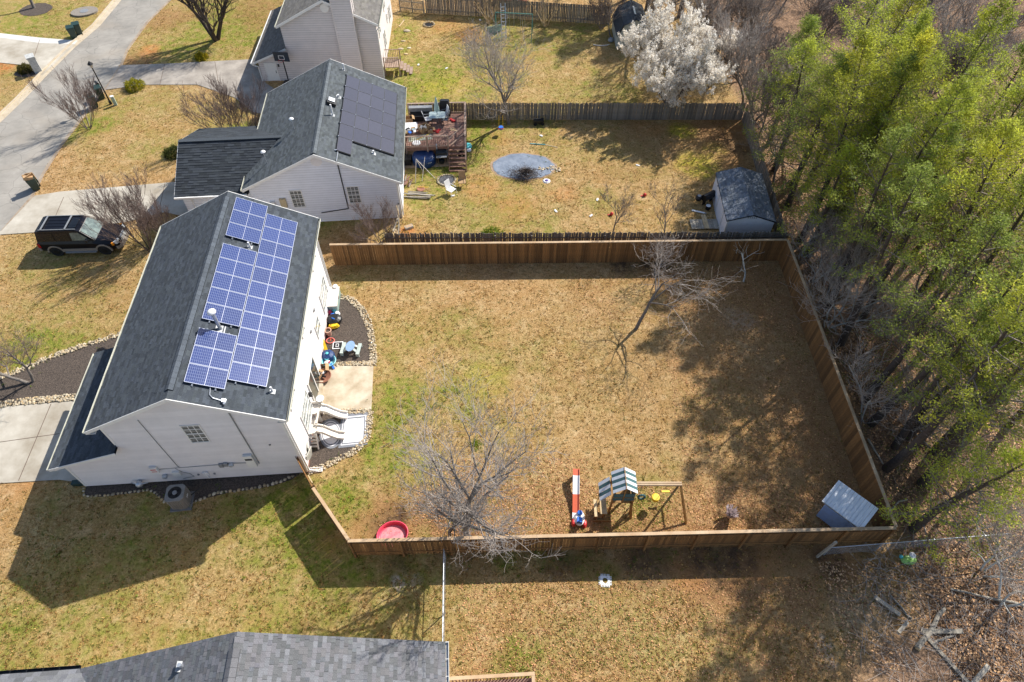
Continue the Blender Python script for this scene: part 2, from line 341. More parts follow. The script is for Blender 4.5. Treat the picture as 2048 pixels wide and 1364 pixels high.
    col = mix(col, mix((.20,.21,.02),(.48,.42,.07),fine), op('MULTIPLY', a2[1], op('ADD',.15,noise(2.0,5,.35,.6,.7,91)), True))
    col = mix(col, (.55,.50,.46), op('MULTIPLY', a2[2], noise(3.,5,.4,.6,.7,95), True))
    wc = mix((.075,.048,.032), (.36,.25,.175), noise(7,8,.34,.64,.85,101))
    wc = mix(wc, (.045,.032,.022), op('MULTIPLY', noise(.9,5,.5,.66,.7,111), .8))
    col = mix(col, wc, a3[0])
    gn = N.new('ShaderNodeMix'); gn.data_type='RGBA'; gn.blend_type='MULTIPLY'; gn.inputs[0].default_value=1; L.new(col, gn.inputs[6]); gn.inputs[7].default_value=(1.46,1.35,1.24,1); gn.clamp_result=False; col = gn.outputs[2]
    L.new(col, b.inputs['Base Color'])
    h = op('ADD', op('MULTIPLY', fine, .6), vf)
    bp = N.new('ShaderNodeBump'); bp.inputs['Distance'].default_value = .045; bp.inputs['Strength'].default_value = .8
    L.new(h, bp.inputs['Height']); L.new(bp.outputs[0], b.inputs['Normal'])
    return m
me.materials.append(ground_mat())
struct(put('ground', me))
# ------------------------------------------------------------------ flat setting
def sheet(name, pts, z, m, th=.0):
    mb = MB(); P = [(p[0],p[1]) for p in pts]
    if th: mb.prism(P[::1], z-th, z)
    else: mb.face([(x,y,z) for x,y in P])
    o = mb.build(name, m); me = o.data
    if me.polygons[0].normal.z < 0 and not th: me.flip_normals()
    return struct(o)
def asphalt():
    m = mat('worn_asphalt', (.22,.205,.18), .9, scale=.45, detail=10, col2=(.39,.36,.315), bump=.006, bscale=60)
    nt = m.node_tree; N = nt.nodes; L = nt.links; b = N['Principled BSDF']; src = b.inputs['Base Color'].links[0].from_socket
    tc = N.new('ShaderNodeTexCoord'); nz = N.new('ShaderNodeTexNoise'); nz.inputs['Scale'].default_value = .8; nz.inputs['Detail'].default_value = 5
    L.new(tc.outputs['Object'], nz.inputs[0])
    ad = N.new('ShaderNodeMix'); ad.data_type='RGBA'; ad.inputs[0].default_value = .42; L.new(tc.outputs['Object'], ad.inputs[6]); L.new(nz.outputs[1], ad.inputs[7])
    vo = N.new('ShaderNodeTexVoronoi'); vo.feature = 'DISTANCE_TO_EDGE'; vo.inputs['Scale'].default_value = 1.0; L.new(ad.outputs[2], vo.inputs[0])
    r = N.new('ShaderNodeMapRange'); r.inputs[1].default_value = 0; r.inputs[2].default_value = .02; r.inputs[3].default_value = .38; r.inputs[4].default_value = 0; L.new(vo.outputs[0], r.inputs[0])
    k = N.new('ShaderNodeMix'); k.data_type='RGBA'; L.new(r.outputs[0], k.inputs[0]); L.new(src, k.inputs[6]); k.inputs[7].default_value = (.07,.07,.07,1)
    # faint clay wash
    n3 = N.new('ShaderNodeTexNoise'); n3.inputs['Scale'].default_value = .25; n3.inputs['Detail'].default_value = 6; L.new(tc.outputs['Object'], n3.inputs[0])
    r3 = N.new('ShaderNodeMapRange'); r3.inputs[1].default_value = .5; r3.inputs[2].default_value = .75; r3.inputs[4].default_value = .5; L.new(n3.outputs[0], r3.inputs[0])
    k3 = N.new('ShaderNodeMix'); k3.data_type='RGBA'; L.new(r3.outputs[0], k3.inputs[0]); L.new(k.outputs[2], k3.inputs[6]); k3.inputs[7].default_value = (.36,.30,.23,1)
    L.new(k3.outputs[2], b.inputs['Base Color']); return m
K['asphalt'] = asphalt()
lw = [G(243,0),G(200,52),G(150,95),G(95,150),G(48,200),G(0,246)]
rw = [G(338,0),G(292,45),G(252,100),G(240,130),G(213,172),G(158,240),G(120,290),G(82,350),G(60,395),G(2,462)]
d0 = (lw[0]-lw[1]).normalized(); d1 = (lw[-1]-lw[-2]).normalized(); e1 = (rw[-1]-rw[-2]).normalized()
lw = [lw[0]+d0*60]+lw+[lw[-1]+d1*40]; rw = [rw[0]+d0*60]+rw+[rw[-1]+e1*30]
sheet('road', lw+rw[::-1], .012, K['asphalt'])
def strip(name, line, w0, w1, z, h, m):
    mb = MB(); n = len(line); nn = []
    for i in range(n):
        a = line[max(0,i-1)]; c = line[min(n-1,i+1)]; t = (c-a).normalized(); nn.append(Vector((-t.y,t.x,0)))
    for i in range(n-1):
        q = [line[i]+nn[i]*w0, line[i+1]+nn[i+1]*w0, line[i+1]+nn[i+1]*w1, line[i]+nn[i]*w1]
        lo = [Vector((p.x,p.y,z)) for p in q]; hi = [Vector((p.x,p.y,z+h)) for p in q]
        mb.raw(lo+hi, [(4,5,6,7)[::-1],(0,1,5,4),(2,3,7,6)]+([(3,0,4,7)] if i==0 else [])+([(1,2,6,5)] if i==n-2 else []))
    o = mb.build(name, m); return struct(o)
strip('curb', lw, .0, -.62, .0, .03, K['curb'])
strip('curb', lw, -.62, -.78, .0, .12, K['curb'])
strip('curb', rw, .0, .24, .0, .03, mat('rusty_kerb',(.26,.19,.13),.9,scale=1.5,col2=(.42,.35,.27)))
DV = []
sheet('driveway', [G(*p) for p in [(70,392),(120,384),(357,364),(392,398),(395,440),(330,425),(250,445),(120,462),(-30,472),(4,462)]], .040, K['concrete'])
sheet('driveway', [G(*p) for p in [(243,131),(330,128),(506,119),(532,167),(560,185),(560,235),(505,225),(470,196),(395,170),(290,170),(211,180)]], .040,
      mat('stained_driveway', (.20,.175,.15), .85, scale=.6, detail=9, col2=(.46,.41,.35), bump=.004, bscale=30))
sheet('driveway', [G(*p) for p in [(-60,70),(0,74),(80,82),(152,88),(85,152),(40,130),(0,126),(-60,122)]], .040, K['concrete'])
sheet('driveway_apron', [G(*p) for p in [(-60,64),(0,67),(80,76),(156,82),(150,89),(80,87),(0,76),(-60,72)]], .044, mat('new_concrete',(.62,.60,.55),.8,var=.08))
sheet('driveway', [G(*p) for p in [(-140,830),(0,815),(145,803),(190,840),(176,968),(120,960),(0,967),(-140,985)]], .040, K['concrete'])
def joints(name, lines, m):
    mb = MB()
    for a,b in lines: mb.bar(G(*a)+Vector((0,0,.043)), G(*b)+Vector((0,0,.043)), .035, .008)
    return struct(mb.build(name, m))
K['joint'] = mat('joint_filler', (.14,.10,.075), .95)
joints('driveway_joint', [((100,460),(128,395)),((205,451),(222,378)),((330,368),(318,424)),((38,962),(103,808)),((0,885),(120,868)),((190,958),(185,880)),((80,80),(60,140)),((330,128),(320,170)),((430,124),(440,183))], K['joint'])
sheet('patio', [G(*p) for p in [(747,733),(743,820),(628,822),(634,733)]], .06, K['patio'], .06)
bed_rear = [G(*p) for p in [(655,592),(682,591),(700,598),(722,617),(738,645),(745,675),(747,700),(747,733),(634,733),(634,700)]]
sheet('mulch_bed', bed_rear, .02, K['mulch'])
bed_r2 = [G(*p) for p in [(628,823),(743,821),(741,850),(735,875),(715,900),(680,918),(650,930),(618,944),(600,930)]]
sheet('mulch_bed', bed_r2, .02, K['mulch'])
side_bed = [(168,990),(200,994),(265,987),(300,981),(320,996),(345,1013),(375,1008),(415,996),(460,985),(500,980),(545,972),(583,960),(600,948),(600,930),(400,955),(176,964)]
sheet('mulch_bed', [G(*p) for p in side_bed], .02, K['mulch'])
front_bed = [(-40,775),(0,757),(60,735),(130,705),(200,683),(245,668),(300,640),(330,700),(200,800),(145,803),(0,815),(-60,822)]
sheet('mulch_bed', [G(*p) for p in front_bed], .02, K['mulch'])
def ell(px, py, rx, ry, n=28, z=0):
    c = G(px,py); return [Vector((c.x+rx*math.cos(2*math.pi*k/n)*(1+.05*random.uniform(-1,1)), c.y+ry*math.sin(2*math.pi*k/n)*(1+.05*random.uniform(-1,1)), z)) for k in range(n)]
sheet('mulch_bed', ell(72,19,1.55,1.35), .02, K['mulch'])
sheet('mulch_bed', ell(58,147,1.3,.6), .02, K['mulch'])
# ------------------------------------------------------------------ building parts
def fb(mb, fn, s0, s1, o0, o1, z0, z1, col=None):
    P = [fn(s,o,z) for z in (z0,z1) for s,o in ((s0,o0),(s1,o0),(s1,o1),(s0,o1))]
    mb.raw(P, [(0,3,2,1),(4,5,6,7),(0,1,5,4),(1,2,6,5),(2,3,7,6),(3,0,4,7)], col)
def lap(mb, fn, xr, z0, z1, step=.19):
    z = z0
    while z < z1-1e-4:
        zt = min(z+step, z1); a0, a1 = xr(z); b0, b1 = xr(zt)
        if a1-a0 > .01:
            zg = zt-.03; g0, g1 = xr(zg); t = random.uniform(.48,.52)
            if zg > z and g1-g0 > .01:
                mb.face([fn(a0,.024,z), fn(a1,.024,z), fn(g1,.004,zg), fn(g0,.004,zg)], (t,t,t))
                mb.face([fn(g0,.004,zg), fn(g1,.004,zg), fn(b1,-.006,zt), fn(b0,-.006,zt)], (.22,.22,.225))      # shade under the next board's lap, painted dark into the joint
            mb.face([fn(a0,-.02,z), fn(a1,-.02,z), fn(a1,.024,z), fn(a0,.024,z)], (t,t,t))
        z = zt
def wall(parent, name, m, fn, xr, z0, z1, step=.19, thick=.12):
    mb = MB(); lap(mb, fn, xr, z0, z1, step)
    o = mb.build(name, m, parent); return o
def window(parent, fn, s0, s1, z0, z1, nx=3, nz=2, sash=True, glass='glass', fr=.055, m='white'):
    mb = MB()
    for a in ((s0-fr,s0,z0-fr,z1+fr),(s1,s1+fr,z0-fr,z1+fr),(s0,s1,z0-fr,z0),(s0,s1,z1,z1+fr)): fb(mb, fn, a[0],a[1],-.02,.055,a[2],a[3])
    zm = (z0+z1)/2
    if sash: fb(mb, fn, s0, s1, .0, .045, zm-.022, zm+.022)
    w = mb.build('window', K[m], parent)
    mu = MB()
    halves = ((z0,zm-.022),(zm+.022,z1)) if sash else ((z0,z1),)
    for i,(a,b) in enumerate(halves):
        p = MB(); fb(p, fn, s0, s1, -.01, .022, a, b); p.build('pane', K[glass], w)
        for k in range(1,nx):
            x = s0+(s1-s0)*k/nx; fb(mu, fn, x-.016, x+.016, .022, .034, a, b)
        for k in range(1,nz):
            z = a+(b-a)*k/nz; fb(mu, fn, s0, s1, .022, .036, z-.016, z+.016)
    if mu.v: mu.build('muntin', K[m], w)
    return w
def shingles(mb, O, u, n_len, v, vh, tabw=.32, course=.145, clip=None, proud=.012, rnd=random, tones=(.35,.5,.65), nrm=None):
    """rows of laminated tabs from the eave O up slope v; each tab a raised face with its butt edge"""
    u = Vector(u).normalized(); v = Vector(v).normalized(); n = nrm or u.cross(v).normalized()
    if n.z < 0: n = -n
    rows = int(math.ceil(vh/course))
    for r in range(rows):
        y0 = r*course; y1 = min((r+1)*course, vh); x = -rnd.random()*tabw
        while x < n_len:
            w = tabw*rnd.uniform(.55,1.35); x0 = max(0,x); x1 = min(n_len, x+w); x += w
            if x1-x0 < .01: continue
            if clip and not clip((x0+x1)/2,(y0+y1)/2): continue
            h = proud*rnd.choice((.5,1,1.4)); t = rnd.uniform(tones[0],tones[2]); c = (t,t,t*rnd.uniform(.97,1.06))
            a = O+u*x0+v*y0; b = O+u*x1+v*y0; d = O+u*x1+v*y1; e = O+u*x0+v*y1
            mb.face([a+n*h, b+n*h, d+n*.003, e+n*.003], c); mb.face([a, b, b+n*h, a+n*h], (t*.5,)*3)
def gable_roof(parent, name, L, w, rz, s, mat_k, y0=0., tabw=.32, course=.145, sheath=.14, vent=(1.0,1.0), tones=(.35,.5,.65), fascia='white', gut=('l','r')):
    """ridge along local y"""
    H = math.hypot(w, s*w)
    roof = MB()
    for sg in (-1,1):
        a = [(0,y0,rz-.02),(sg*w,y0,rz-s*w-.02),(sg*w,y0+L,rz-s*w-.02),(0,y0+L,rz-.02)]
        roof.face(a); roof.face([(x,y,z-sheath) for x,y,z in a][::-1])
    r = roof.build(name, K['deck_under'], parent)
    sh = MB()
    for sg in (-1,1):
        O = Vector((sg*w, y0, rz-s*w)); shingles(sh, O, (0,1,0), L, (-sg*w,0,s*w), H, tabw, course, tones=tones)
    sh.build('shingles', K[mat_k], r, kind='stuff')
    # ridge vent
    if vent:
        v = MB()
        n = int((L-vent[0]-vent[1])/.3)
        for k in range(n):
            ya = y0+vent[0]+k*(L-vent[0]-vent[1])/n; yb = ya+(L-vent[0]-vent[1])/n; t = random.uniform(.62,.85)
            for sg in (-1,1): v.face([(0,ya,rz+.075),(sg*.17,ya,rz+.05-s*.17),(sg*.17,yb-.006,rz+.045-s*.17),(0,yb-.006,rz+.07)], (t,t,t*1.03))
            v.face([(.17,ya,rz+.05-s*.17),(.17,yb,rz+.05-s*.17),(.17,yb,rz-s*.17-.01),(.17,ya,rz-s*.17-.01)], (.1,.1,.1)); v.face([(-.17,ya,rz+.05-s*.17),(-.17,yb,rz+.05-s*.17),(-.17,yb,rz-s*.17-.01),(-.17,ya,rz-s*.17-.01)], (.1,.1,.1))
        v.face([(-.17,y0+vent[0],rz-s*.17),(.17,y0+vent[0],rz-s*.17),(.17,y0+vent[0],rz+.05-s*.17),(0,y0+vent[0],rz+.075),(-.17,y0+vent[0],rz+.05-s*.17)], (.1,.1,.1))
        v.build('ridge_vent', K[mat_k], r)
    # rake boards at both gable ends, gutters on the eaves
    for yy in (y0-.035, y0+L+.003):
        f = MB()
        for sg in (-1,1):
            f.raw([(0,yy,rz+.012),(sg*(w+.01),yy,rz-s*w+.008),(sg*(w+.01),yy,rz-s*w-.19),(0,yy,rz-.20),
                   (0,yy+.03,rz+.012),(sg*(w+.01),yy+.03,rz-s*w+.008),(sg*(w+.01),yy+.03,rz-s*w-.19),(0,yy+.03,rz-.20)],
                  [(0,1,2,3),(7,6,5,4),(0,4,5,1),(3,2,6,7),(1,5,6,2)])
        f.build('rake_board', K[fascia], r)
    for g in gut:
        sg = 1 if g == 'r' else -1; mb = MB(); x0 = sg*(w+.005); x1 = sg*(w+.115); z = rz-s*w
        a, b = min(x0,x1), max(x0,x1)
        mb.bx(a, b, y0, y0+L, z-.13, z-.115); mb.bx(x1-.012 if sg>0 else x1, x1 if sg>0 else x1+.012, y0, y0+L, z-.115, z-.015); mb.bx(a, b, y0-.008, y0, z-.13, z-.015); mb.bx(a,b,y0+L,y0+L+.008,z-.13,z-.015)
        gg = mb.build('gutter', K['gutter'], r)
    return r
def solar_cells(name, base, line, px, pz, tl, gap=True):
    m = bpy.data.materials.new(name); m.use_nodes = True; nt = m.node_tree; N = nt.nodes; L = nt.links; b = N['Principled BSDF']
    b.inputs['Roughness'].default_value = .16; b.inputs['Coat Weight'].default_value = .3; b.inputs['Coat Roughness'].default_value = .08
    tc = N.new('ShaderNodeTexCoord'); sp = N.new('ShaderNodeSeparateXYZ'); L.new(tc.outputs['Object'], sp.inputs[0])
    def op(o, a, c=0.):
        k = N.new('ShaderNodeMath'); k.operation = o
        for s,v in ((0,a),(1,c)):
            if isinstance(v,(int,float)): k.inputs[s].default_value = v
            else: L.new(v, k.inputs[s])
        return k.outputs[0]
    def lines(c, off, p, t):
        f = op('FRACT', op('DIVIDE', op('SUBTRACT', c, off), p)); return op('LESS_THAN', op('MULTIPLY', op('MINIMUM', f, op('SUBTRACT', 1., f)), p), t)
    m1 = lines(sp.outputs[0], .03, px, tl); m2 = lines(sp.outputs[1], .025, pz, tl)
    mm = op('MAXIMUM', m1, m2)
    oi = N.new('ShaderNodeObjectInfo'); nz = N.new('ShaderNodeTexNoise'); nz.inputs['Scale'].default_value = 5; L.new(tc.outputs['Object'], nz.inputs[0])
    k = N.new('ShaderNodeMix'); k.data_type='RGBA'; L.new(mm, k.inputs[0]); k.inputs[7].default_value = (*line,1)
    c = N.new('ShaderNodeMix'); c.data_type='RGBA'; c.inputs[6].default_value = (*[q*.75 for q in base],1); c.inputs[7].default_value = (*[q*1.3 for q in base],1)
    L.new(op('MULTIPLY', op('ADD', oi.outputs['Random'], nz.outputs[0]), .5), c.inputs[0]); L.new(c.outputs[2], k.inputs[6]); L.new(k.outputs[2], b.inputs['Base Color'])
    return m
def module_mesh(lx, ly, cell_mat, frame_mat, gapbar=True):
    fr = MB(); w = .015
    fr.bx(0,lx,0,w,0,.04); fr.bx(0,lx,ly-w,ly,0,.04); fr.bx(0,w,w,ly-w,0,.04); fr.bx(lx-w,lx,w,ly-w,0,.04)
    if gapbar: fr.bx(lx/2-.010,lx/2+.010,w,ly-w,.02,.0385)
    ce = MB(); ce.bx(w,lx-w,w,ly-w,.004,.036)
    return fr.mesh('solar_module', frame_mat), ce.mesh('cells', cell_mat)
K['cells'] = solar_cells('blue_solar_cells', (.016,.036,.155), (.15,.19,.33), .0795, .156, .0075)
K['cells_black'] = solar_cells('black_solar_cells', (.062,.060,.078), (.08,.078,.095), .158, .156, .002)
K['mod_frame'] = mat('module_frame', (.34,.37,.46), .4, metal=.2, var=.05)
K['mod_frame_black'] = mat('black_module_frame', (.035,.037,.045), .4, var=.1)
K['rail_dark'] = mat('dark_mounting_rail', (.02,.02,.022), .6)
def put_modules(parent, origin, slope, cells, fm, cm, group_rails=True):
    """origin(a,b): slope frame -> local point"""
    th = math.atan(slope)
    for a, b in cells:
        o = put('solar_module', fm, parent, origin(a,b), (0, th, 0)); put('cells', cm, o)
def pipe_vent(parent, name, p, h, r, cap='white_pl', cap_r=0, n=10):
    mb = MB(); p = Vector(p); mb.tube(p-Vector((0,0,.1)), p+Vector((0,0,h)), r, r, n); o = mb.build(name, K['galv' if cap_r else cap], parent)
    if cap_r: m2 = MB(); m2.lathe([(cap_r*.6,h-.03),(cap_r,h),(cap_r*.95,h+.08),(cap_r*.5,h+.13),(0,h+.14)], 12, p); m2.build('cap', K['white_pl'], o, smooth=True)
    m3 = MB(); m3.box(p+Vector((0,0,.0)), (r*5,r*5,.02), Matrix.Rotation(.45,3,'Y')); m3.build('flashing', K['grey'], o)
    return o
# ------------------------------------------------------------------ house with the blue solar panels
H1 = thing('house', 'white two storey house with blue solar panels on its charcoal roof', 'house', (-14.4685,15.4375,0), .0735)
s1 = math.tan(.4621); w1 = 4.37; Z1 = 7.90; L1 = 13.51
gable_roof(H1, 'roof', L1, w1, Z1, s1, 'shingle', tabw=.30, course=.14, vent=(.45,.45))
xw = 3.98; yw = .38; yb = 13.15
ztop = lambda x: Z1-.17-s1*abs(x)
fnG = lambda s,o,z: (s, yw-o, z)
def xr_main(z):
    lim = (Z1-.15-z)/s1
    return (-min(xw,lim), min(xw,lim))
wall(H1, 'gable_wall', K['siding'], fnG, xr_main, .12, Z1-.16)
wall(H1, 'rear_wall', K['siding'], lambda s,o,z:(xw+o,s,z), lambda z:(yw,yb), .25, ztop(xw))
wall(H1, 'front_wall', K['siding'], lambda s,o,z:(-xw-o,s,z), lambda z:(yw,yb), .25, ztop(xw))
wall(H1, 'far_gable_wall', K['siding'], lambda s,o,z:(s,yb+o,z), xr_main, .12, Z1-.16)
mb = MB(); mb.bx(xw-.02,xw+.012,yw,yb,0,.42); mb.bx(-xw,xw,yb-.02,yb+.012,0,.2); mb.build('foundation', K['brick'], H1)
# front wing with its low roof
xo = -7.155; wz0 = 3.81; ws = .311; wl = 6.95
wingtop = lambda x: wz0-.17-ws*(-4.0-x)
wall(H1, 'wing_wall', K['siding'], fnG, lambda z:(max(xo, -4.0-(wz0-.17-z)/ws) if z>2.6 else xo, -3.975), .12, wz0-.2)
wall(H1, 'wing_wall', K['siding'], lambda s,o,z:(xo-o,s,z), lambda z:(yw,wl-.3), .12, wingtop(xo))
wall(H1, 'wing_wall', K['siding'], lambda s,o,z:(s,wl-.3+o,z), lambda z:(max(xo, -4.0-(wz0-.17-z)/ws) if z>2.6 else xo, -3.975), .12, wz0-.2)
rb = MB(); q = [(-3.97,-.02,wz0-.02),(-7.5,-.02,2.69),(-7.5,wl,2.69),(-3.97,wl,wz0-.02)]; rb.face(q); rb.face([(x,y,z-.13) for x,y,z in q][::-1])
wr = rb.build('wing_roof', K['deck_under'], H1)
sh = MB(); shingles(sh, Vector((-7.5,-.02,2.71)), (0,1,0), wl+.02, (3.53,0,1.10), math.hypot(3.53,1.10), .30, .14); sh.build('shingles', K['shingle'], wr, kind='stuff')
f = MB(); f.raw([(-3.95,-.055,wz0+.0),(-7.51,-.055,2.70),(-7.51,-.055,2.52),(-3.95,-.055,wz0-.20),(-3.95,-.02,wz0+.0),(-7.51,-.02,2.70),(-7.51,-.02,2.52),(-3.95,-.02,wz0-.20)],[(0,1,2,3),(7,6,5,4),(0,4,5,1),(3,2,6,7),(1,5,6,2),(0,3,7,4)])
f.build('rake_board', K['white'], wr)
g = MB(); g.bx(-7.62,-7.5,-.02,wl,2.56,2.575); g.bx(-7.62,-7.608,-.02,wl,2.575,2.67); g.bx(-7.62,-7.5,-.03,-.02,2.56,2.67); g.build('gutter', K['gutter'], wr)
for sgn, (x0,x1) in ((1,(-4.37,-3.98)),(1,(3.98,4.37)),(1,(-7.5,-7.155))):
    e = MB(); zz = Z1-s1*w1 if x0>-5 else 2.69; e.bx(x0,x1,-.02,yw,zz-.19,zz-.16); e.build('soffit_return', K['white'], H1)
for q_ in ((xw-.09,xw+.025,yw-.03,yw+.09,.12,ztop(xw)-.05),(xw-.09,xw+.03,yb-.1,yb+.02,.2,ztop(xw)-.05),(-xw-.03,-xw+.09,yw-.03,yw-.0,3.9,ztop(xw)-.05),(xo-.03,xo+.09,yw-.03,yw+.05,.12,2.5)):
    cb = MB(); cb.bx(*q_); cb.build('corner_trim', K['white'], H1)
mb = MB(); mb.lathe([(.36,0),(.36,.05),(.28,.06),(0,.06)], 20, (0,0,0)); me_v = mb.mesh('gable_vent', K['siding'])
put('gable_vent', me_v, H1, (.12, yw-.0, 6.95), (math.pi/2,0,0))
window(H1, fnG, -.50, .28, 3.74, 5.18, 3, 2, m='white', glass='screen')
fnR = lambda s,o,z:(xw+.02+o,s,z)
for a in ((10.9,12.0,4.15,5.0,2,2),(6.05,6.65,4.1,4.9,2,1)): window(H1, fnR, *a[:4], a[4], a[5], glass='paleglass')
window(H1, fnR, 10.5, 12.2, .95, 2.45, 3, 2, glass='paleglass'); window(H1, fnR, 8.15, 9.0, 1.5, 2.45, 2, 1, glass='paleglass')
window(H1, fnR, 2.15, 3.8, .95, 2.6, 4, 2, glass='paleglass')
window(H1, fnR, 1.6, 2.7, 4.1, 5.0, 2, 2, glass='paleglass')
# patio door opening with a white frame and glass leaves
d = MB()
for a in ((4.3,4.38,.2,2.35),(6.2,6.28,.2,2.35),(4.38,6.2,2.27,2.35),(5.25,5.33,.2,2.27)): fb(d, fnR, a[0],a[1],0,.07,a[2],a[3])
dr = d.build('patio_door', K['white'], H1)
for a,b in ((4.38,5.25),(5.33,6.2)): p = MB(); fb(p, fnR, a,b,.0,.03,.2,2.27); p.build('pane', K['glass'], dr)
mb = MB(); mb.bx(xw+.02,xw+.20,4.0,4.12,1.6,1.9); mb.build('wall_lantern', K['black'], H1)
for y in (8.9,7.35): mb = MB(); mb.box((xw+.05,y,3.05),(.1,.14,.14)); mb.build('dryer_vent', K['grey'], H1)
# downspouts on the two rear corners
for y in (yw+.05, yb-.1):
    mb = MB(); mb.path([(4.42,y,5.6),(4.42,y,5.45),(4.07,y,5.2),(4.07,y,.2),(4.5,y+.0,.08)], .045, 6); mb.build('downspout', K['white'], H1)
# solar modules: three short groups by the ridge and one long strip below
c = math.cos(.4621); s_ = math.sin(.4621)
fm, cm = module_mesh(1.65,.985,K['cells'],K['mod_frame'])
org = lambda a,b: (a*c+.10*s_, b, Z1-a*s_+.10*c)
mods = [(.48,.917+k*1.01) for k in range(3)]+[(.48,4.486+k*1.01) for k in range(5)]+[(.48,10.119+k*1.01) for k in range(3)]+[(.48+1.69,1.456+k*1.01) for k in range(11)]
put_modules(H1, org, s1, mods, fm, cm)
rl = MB()
for a0,b0,n in ((.48,.917,3),(.48,4.486,5),(.48,10.119,3),(2.17,1.456,11)):
    for da in (.35,1.3):
        P = [Vector(org(a0+da, b0-.08)), Vector(org(a0+da, b0+n*1.01+.06))]; dn = Vector((s_,0,c))*-.03
        rl.bar(P[0]+dn, P[1]+dn, .045, .05)
        for k in range(n+1): q = P[0]+(P[1]-P[0])*k/n+dn*1.9; rl.box(q, (.06,.06,.06))
rl.build('mounting_rail', K['galv'], H1)
pipe_vent(H1, 'flue_pipe', (1.36*c,4.22,Z1-1.36*s_), 1.15, .085, cap_r=.20)
pipe_vent(H1, 'vent_pipe', (1.75*c,9.85,Z1-1.75*s_), .35, .05); pipe_vent(H1, 'vent_pipe', (4.35*c*.95,1.35,Z1-4.1*s_), .35, .05)
mb = MB(); P = [org(1.55,.95),org(1.6,.55),org(1.75,.42),org(2.15,.36)]; mb.path([Vector(p)-Vector((.02,0,.04)) for p in P], .022, 6); mb.build('conduit', K['galv'], H1)
mb = MB(); q = Vector(org(2.2,.34)); mb.box(q,(.18,.16,.12),Matrix.Rotation(.46,3,'Y')); mb.box(q+Vector((.05,-.08,0)),(.08,.2,.06)); mb.build('junction_box', K['galv'], H1)
# gable wall services
mb = MB(); mb.path([fnG(1.93,.05,6.15),fnG(1.9,.05,1.4)], .03, 6); mb.build('conduit', K['grey'], H1)
mb = MB(); mb.path([fnG(-2.1,.04,5.9),fnG(-2.02,.04,1.6),fnG(-1.95,.04,1.42)], .018, 5); mb.path([fnG(-2.95,.05,1.42),fnG(.15,.05,1.50)], .018, 5); mb.path([fnG(.65,.05,1.55),fnG(1.45,.05,1.5)], .018, 5); mb.path([fnG(-2.2,.05,1.4),fnG(-2.0,.06,1.0),fnG(-1.7,.06,.8),fnG(-1.6,.06,.5),fnG(-2.2,.07,.35)], .014, 5); mb.build('cable_run', K['grey'], H1)
def wbox(name, s0,s1,z0,z1,dep,m, lab=None):
    mb = MB(); fb(mb, fnG, s0,s1,.02,dep,z0,z1); o = mb.build(name, K[m], H1)
    return o
o = wbox('breaker_panel', 1.38,1.80,1.25,2.35,.17,'white'); m2 = MB(); fb(m2, fnG, 1.42,1.76,.17,.18,1.95,2.1); m2.build('panel_label', K['black'], o)
o = wbox('electric_meter_box', -3.35,-3.0,1.2,1.75,.16,'white'); 
for za_,zb_ in ((1.55,1.62),(1.38,1.42)): m2 = MB(); fb(m2, fnG, -3.3,-3.05,.16,.17,za_,zb_); m2.build('warning_label', K['redplastic'], o)
wbox('disconnect_box', -2.45,-2.1,.75,1.15,.15,'white'); wbox('disconnect_box', -.02,.18,1.35,1.62,.14,'grey'); wbox('disconnect_box', .22,.42,1.42,1.68,.14,'grey'); 
mb = MB(); mb.lathe([(.13,0),(.13,.14),(.10,.18),(0,.19)], 14); me_m = mb.mesh('meter', K['galv']); put('meter', me_m, H1, fnG(.58,.02,1.52), (math.pi/2,0,0)); put('meter', me_m, H1, fnG(-2.95,.02,.75), (math.pi/2,0,0))
mb = MB(); mb.path([fnG(-.95,.05,.95),fnG(-.93,.12,.6),fnG(-.9,.1,.3)], .035, 6); fb(mb, fnG,-1.08,-.82,.02,.1,.55,.85); mb.build('spigot', K['white_pl'], H1)
for x,z in ((-1.35,.62),(-.55,.62),(2.9,3.1)): mb = MB(); fb(mb, fnG, x-.04,x+.04,.02,.08,z-.04,z+.04); mb.build('outlet', K['grey'], H1)
mb = MB(); mb.lathe([(.03,0),(.03,.28),(.16,.30),(.18,.40),(.13,.52),(0,.55)],12,(0,0,0)); mb.path([(-.45,.1,.35),(-.2,0,.45),(.0,0,.3)],.03,5); mb.path([(.4,.1,.35),(.2,0,.45),(.0,0,.3)],.03,5)
g_ = mb.build('gas_meter', K['galv'], None, smooth=True); p = G(285,975); g_.location = (p.x,p.y,0); tag(g_, 'grey gas meter low against the gable wall of the blue solar panel house', 'gas meter')
# ------------------------------------------------------------------ house with black panels
H2 = thing('house', 'single storey white house with black solar panels and a side garage wing', 'house', (-12.492,35.183,0), .08)
s2 = .479; w2 = 5.166; Z2 = 5.748; L2 = 11.544
gable_roof(H2, 'roof', L2, w2, Z2, s2, 'shingle_h2', tabw=.32, course=.15, vent=(.1,.6), gut=('l','r'))
fn2 = lambda s,o,z: (s, .34-o, z); xw2 = w2-.32
def xr2(z): lim = (Z2-.15-z)/s2; return (-min(xw2,lim), min(xw2,lim))
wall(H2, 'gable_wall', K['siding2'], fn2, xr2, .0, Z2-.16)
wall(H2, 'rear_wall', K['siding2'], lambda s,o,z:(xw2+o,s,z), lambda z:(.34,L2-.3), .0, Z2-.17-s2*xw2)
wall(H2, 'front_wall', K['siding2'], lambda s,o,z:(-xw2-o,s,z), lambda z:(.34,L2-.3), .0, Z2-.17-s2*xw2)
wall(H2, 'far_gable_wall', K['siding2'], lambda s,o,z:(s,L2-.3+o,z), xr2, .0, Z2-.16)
put('gable_vent', me_v.copy(), H2, (-.02,.34,5.0), (math.pi/2,0,0))
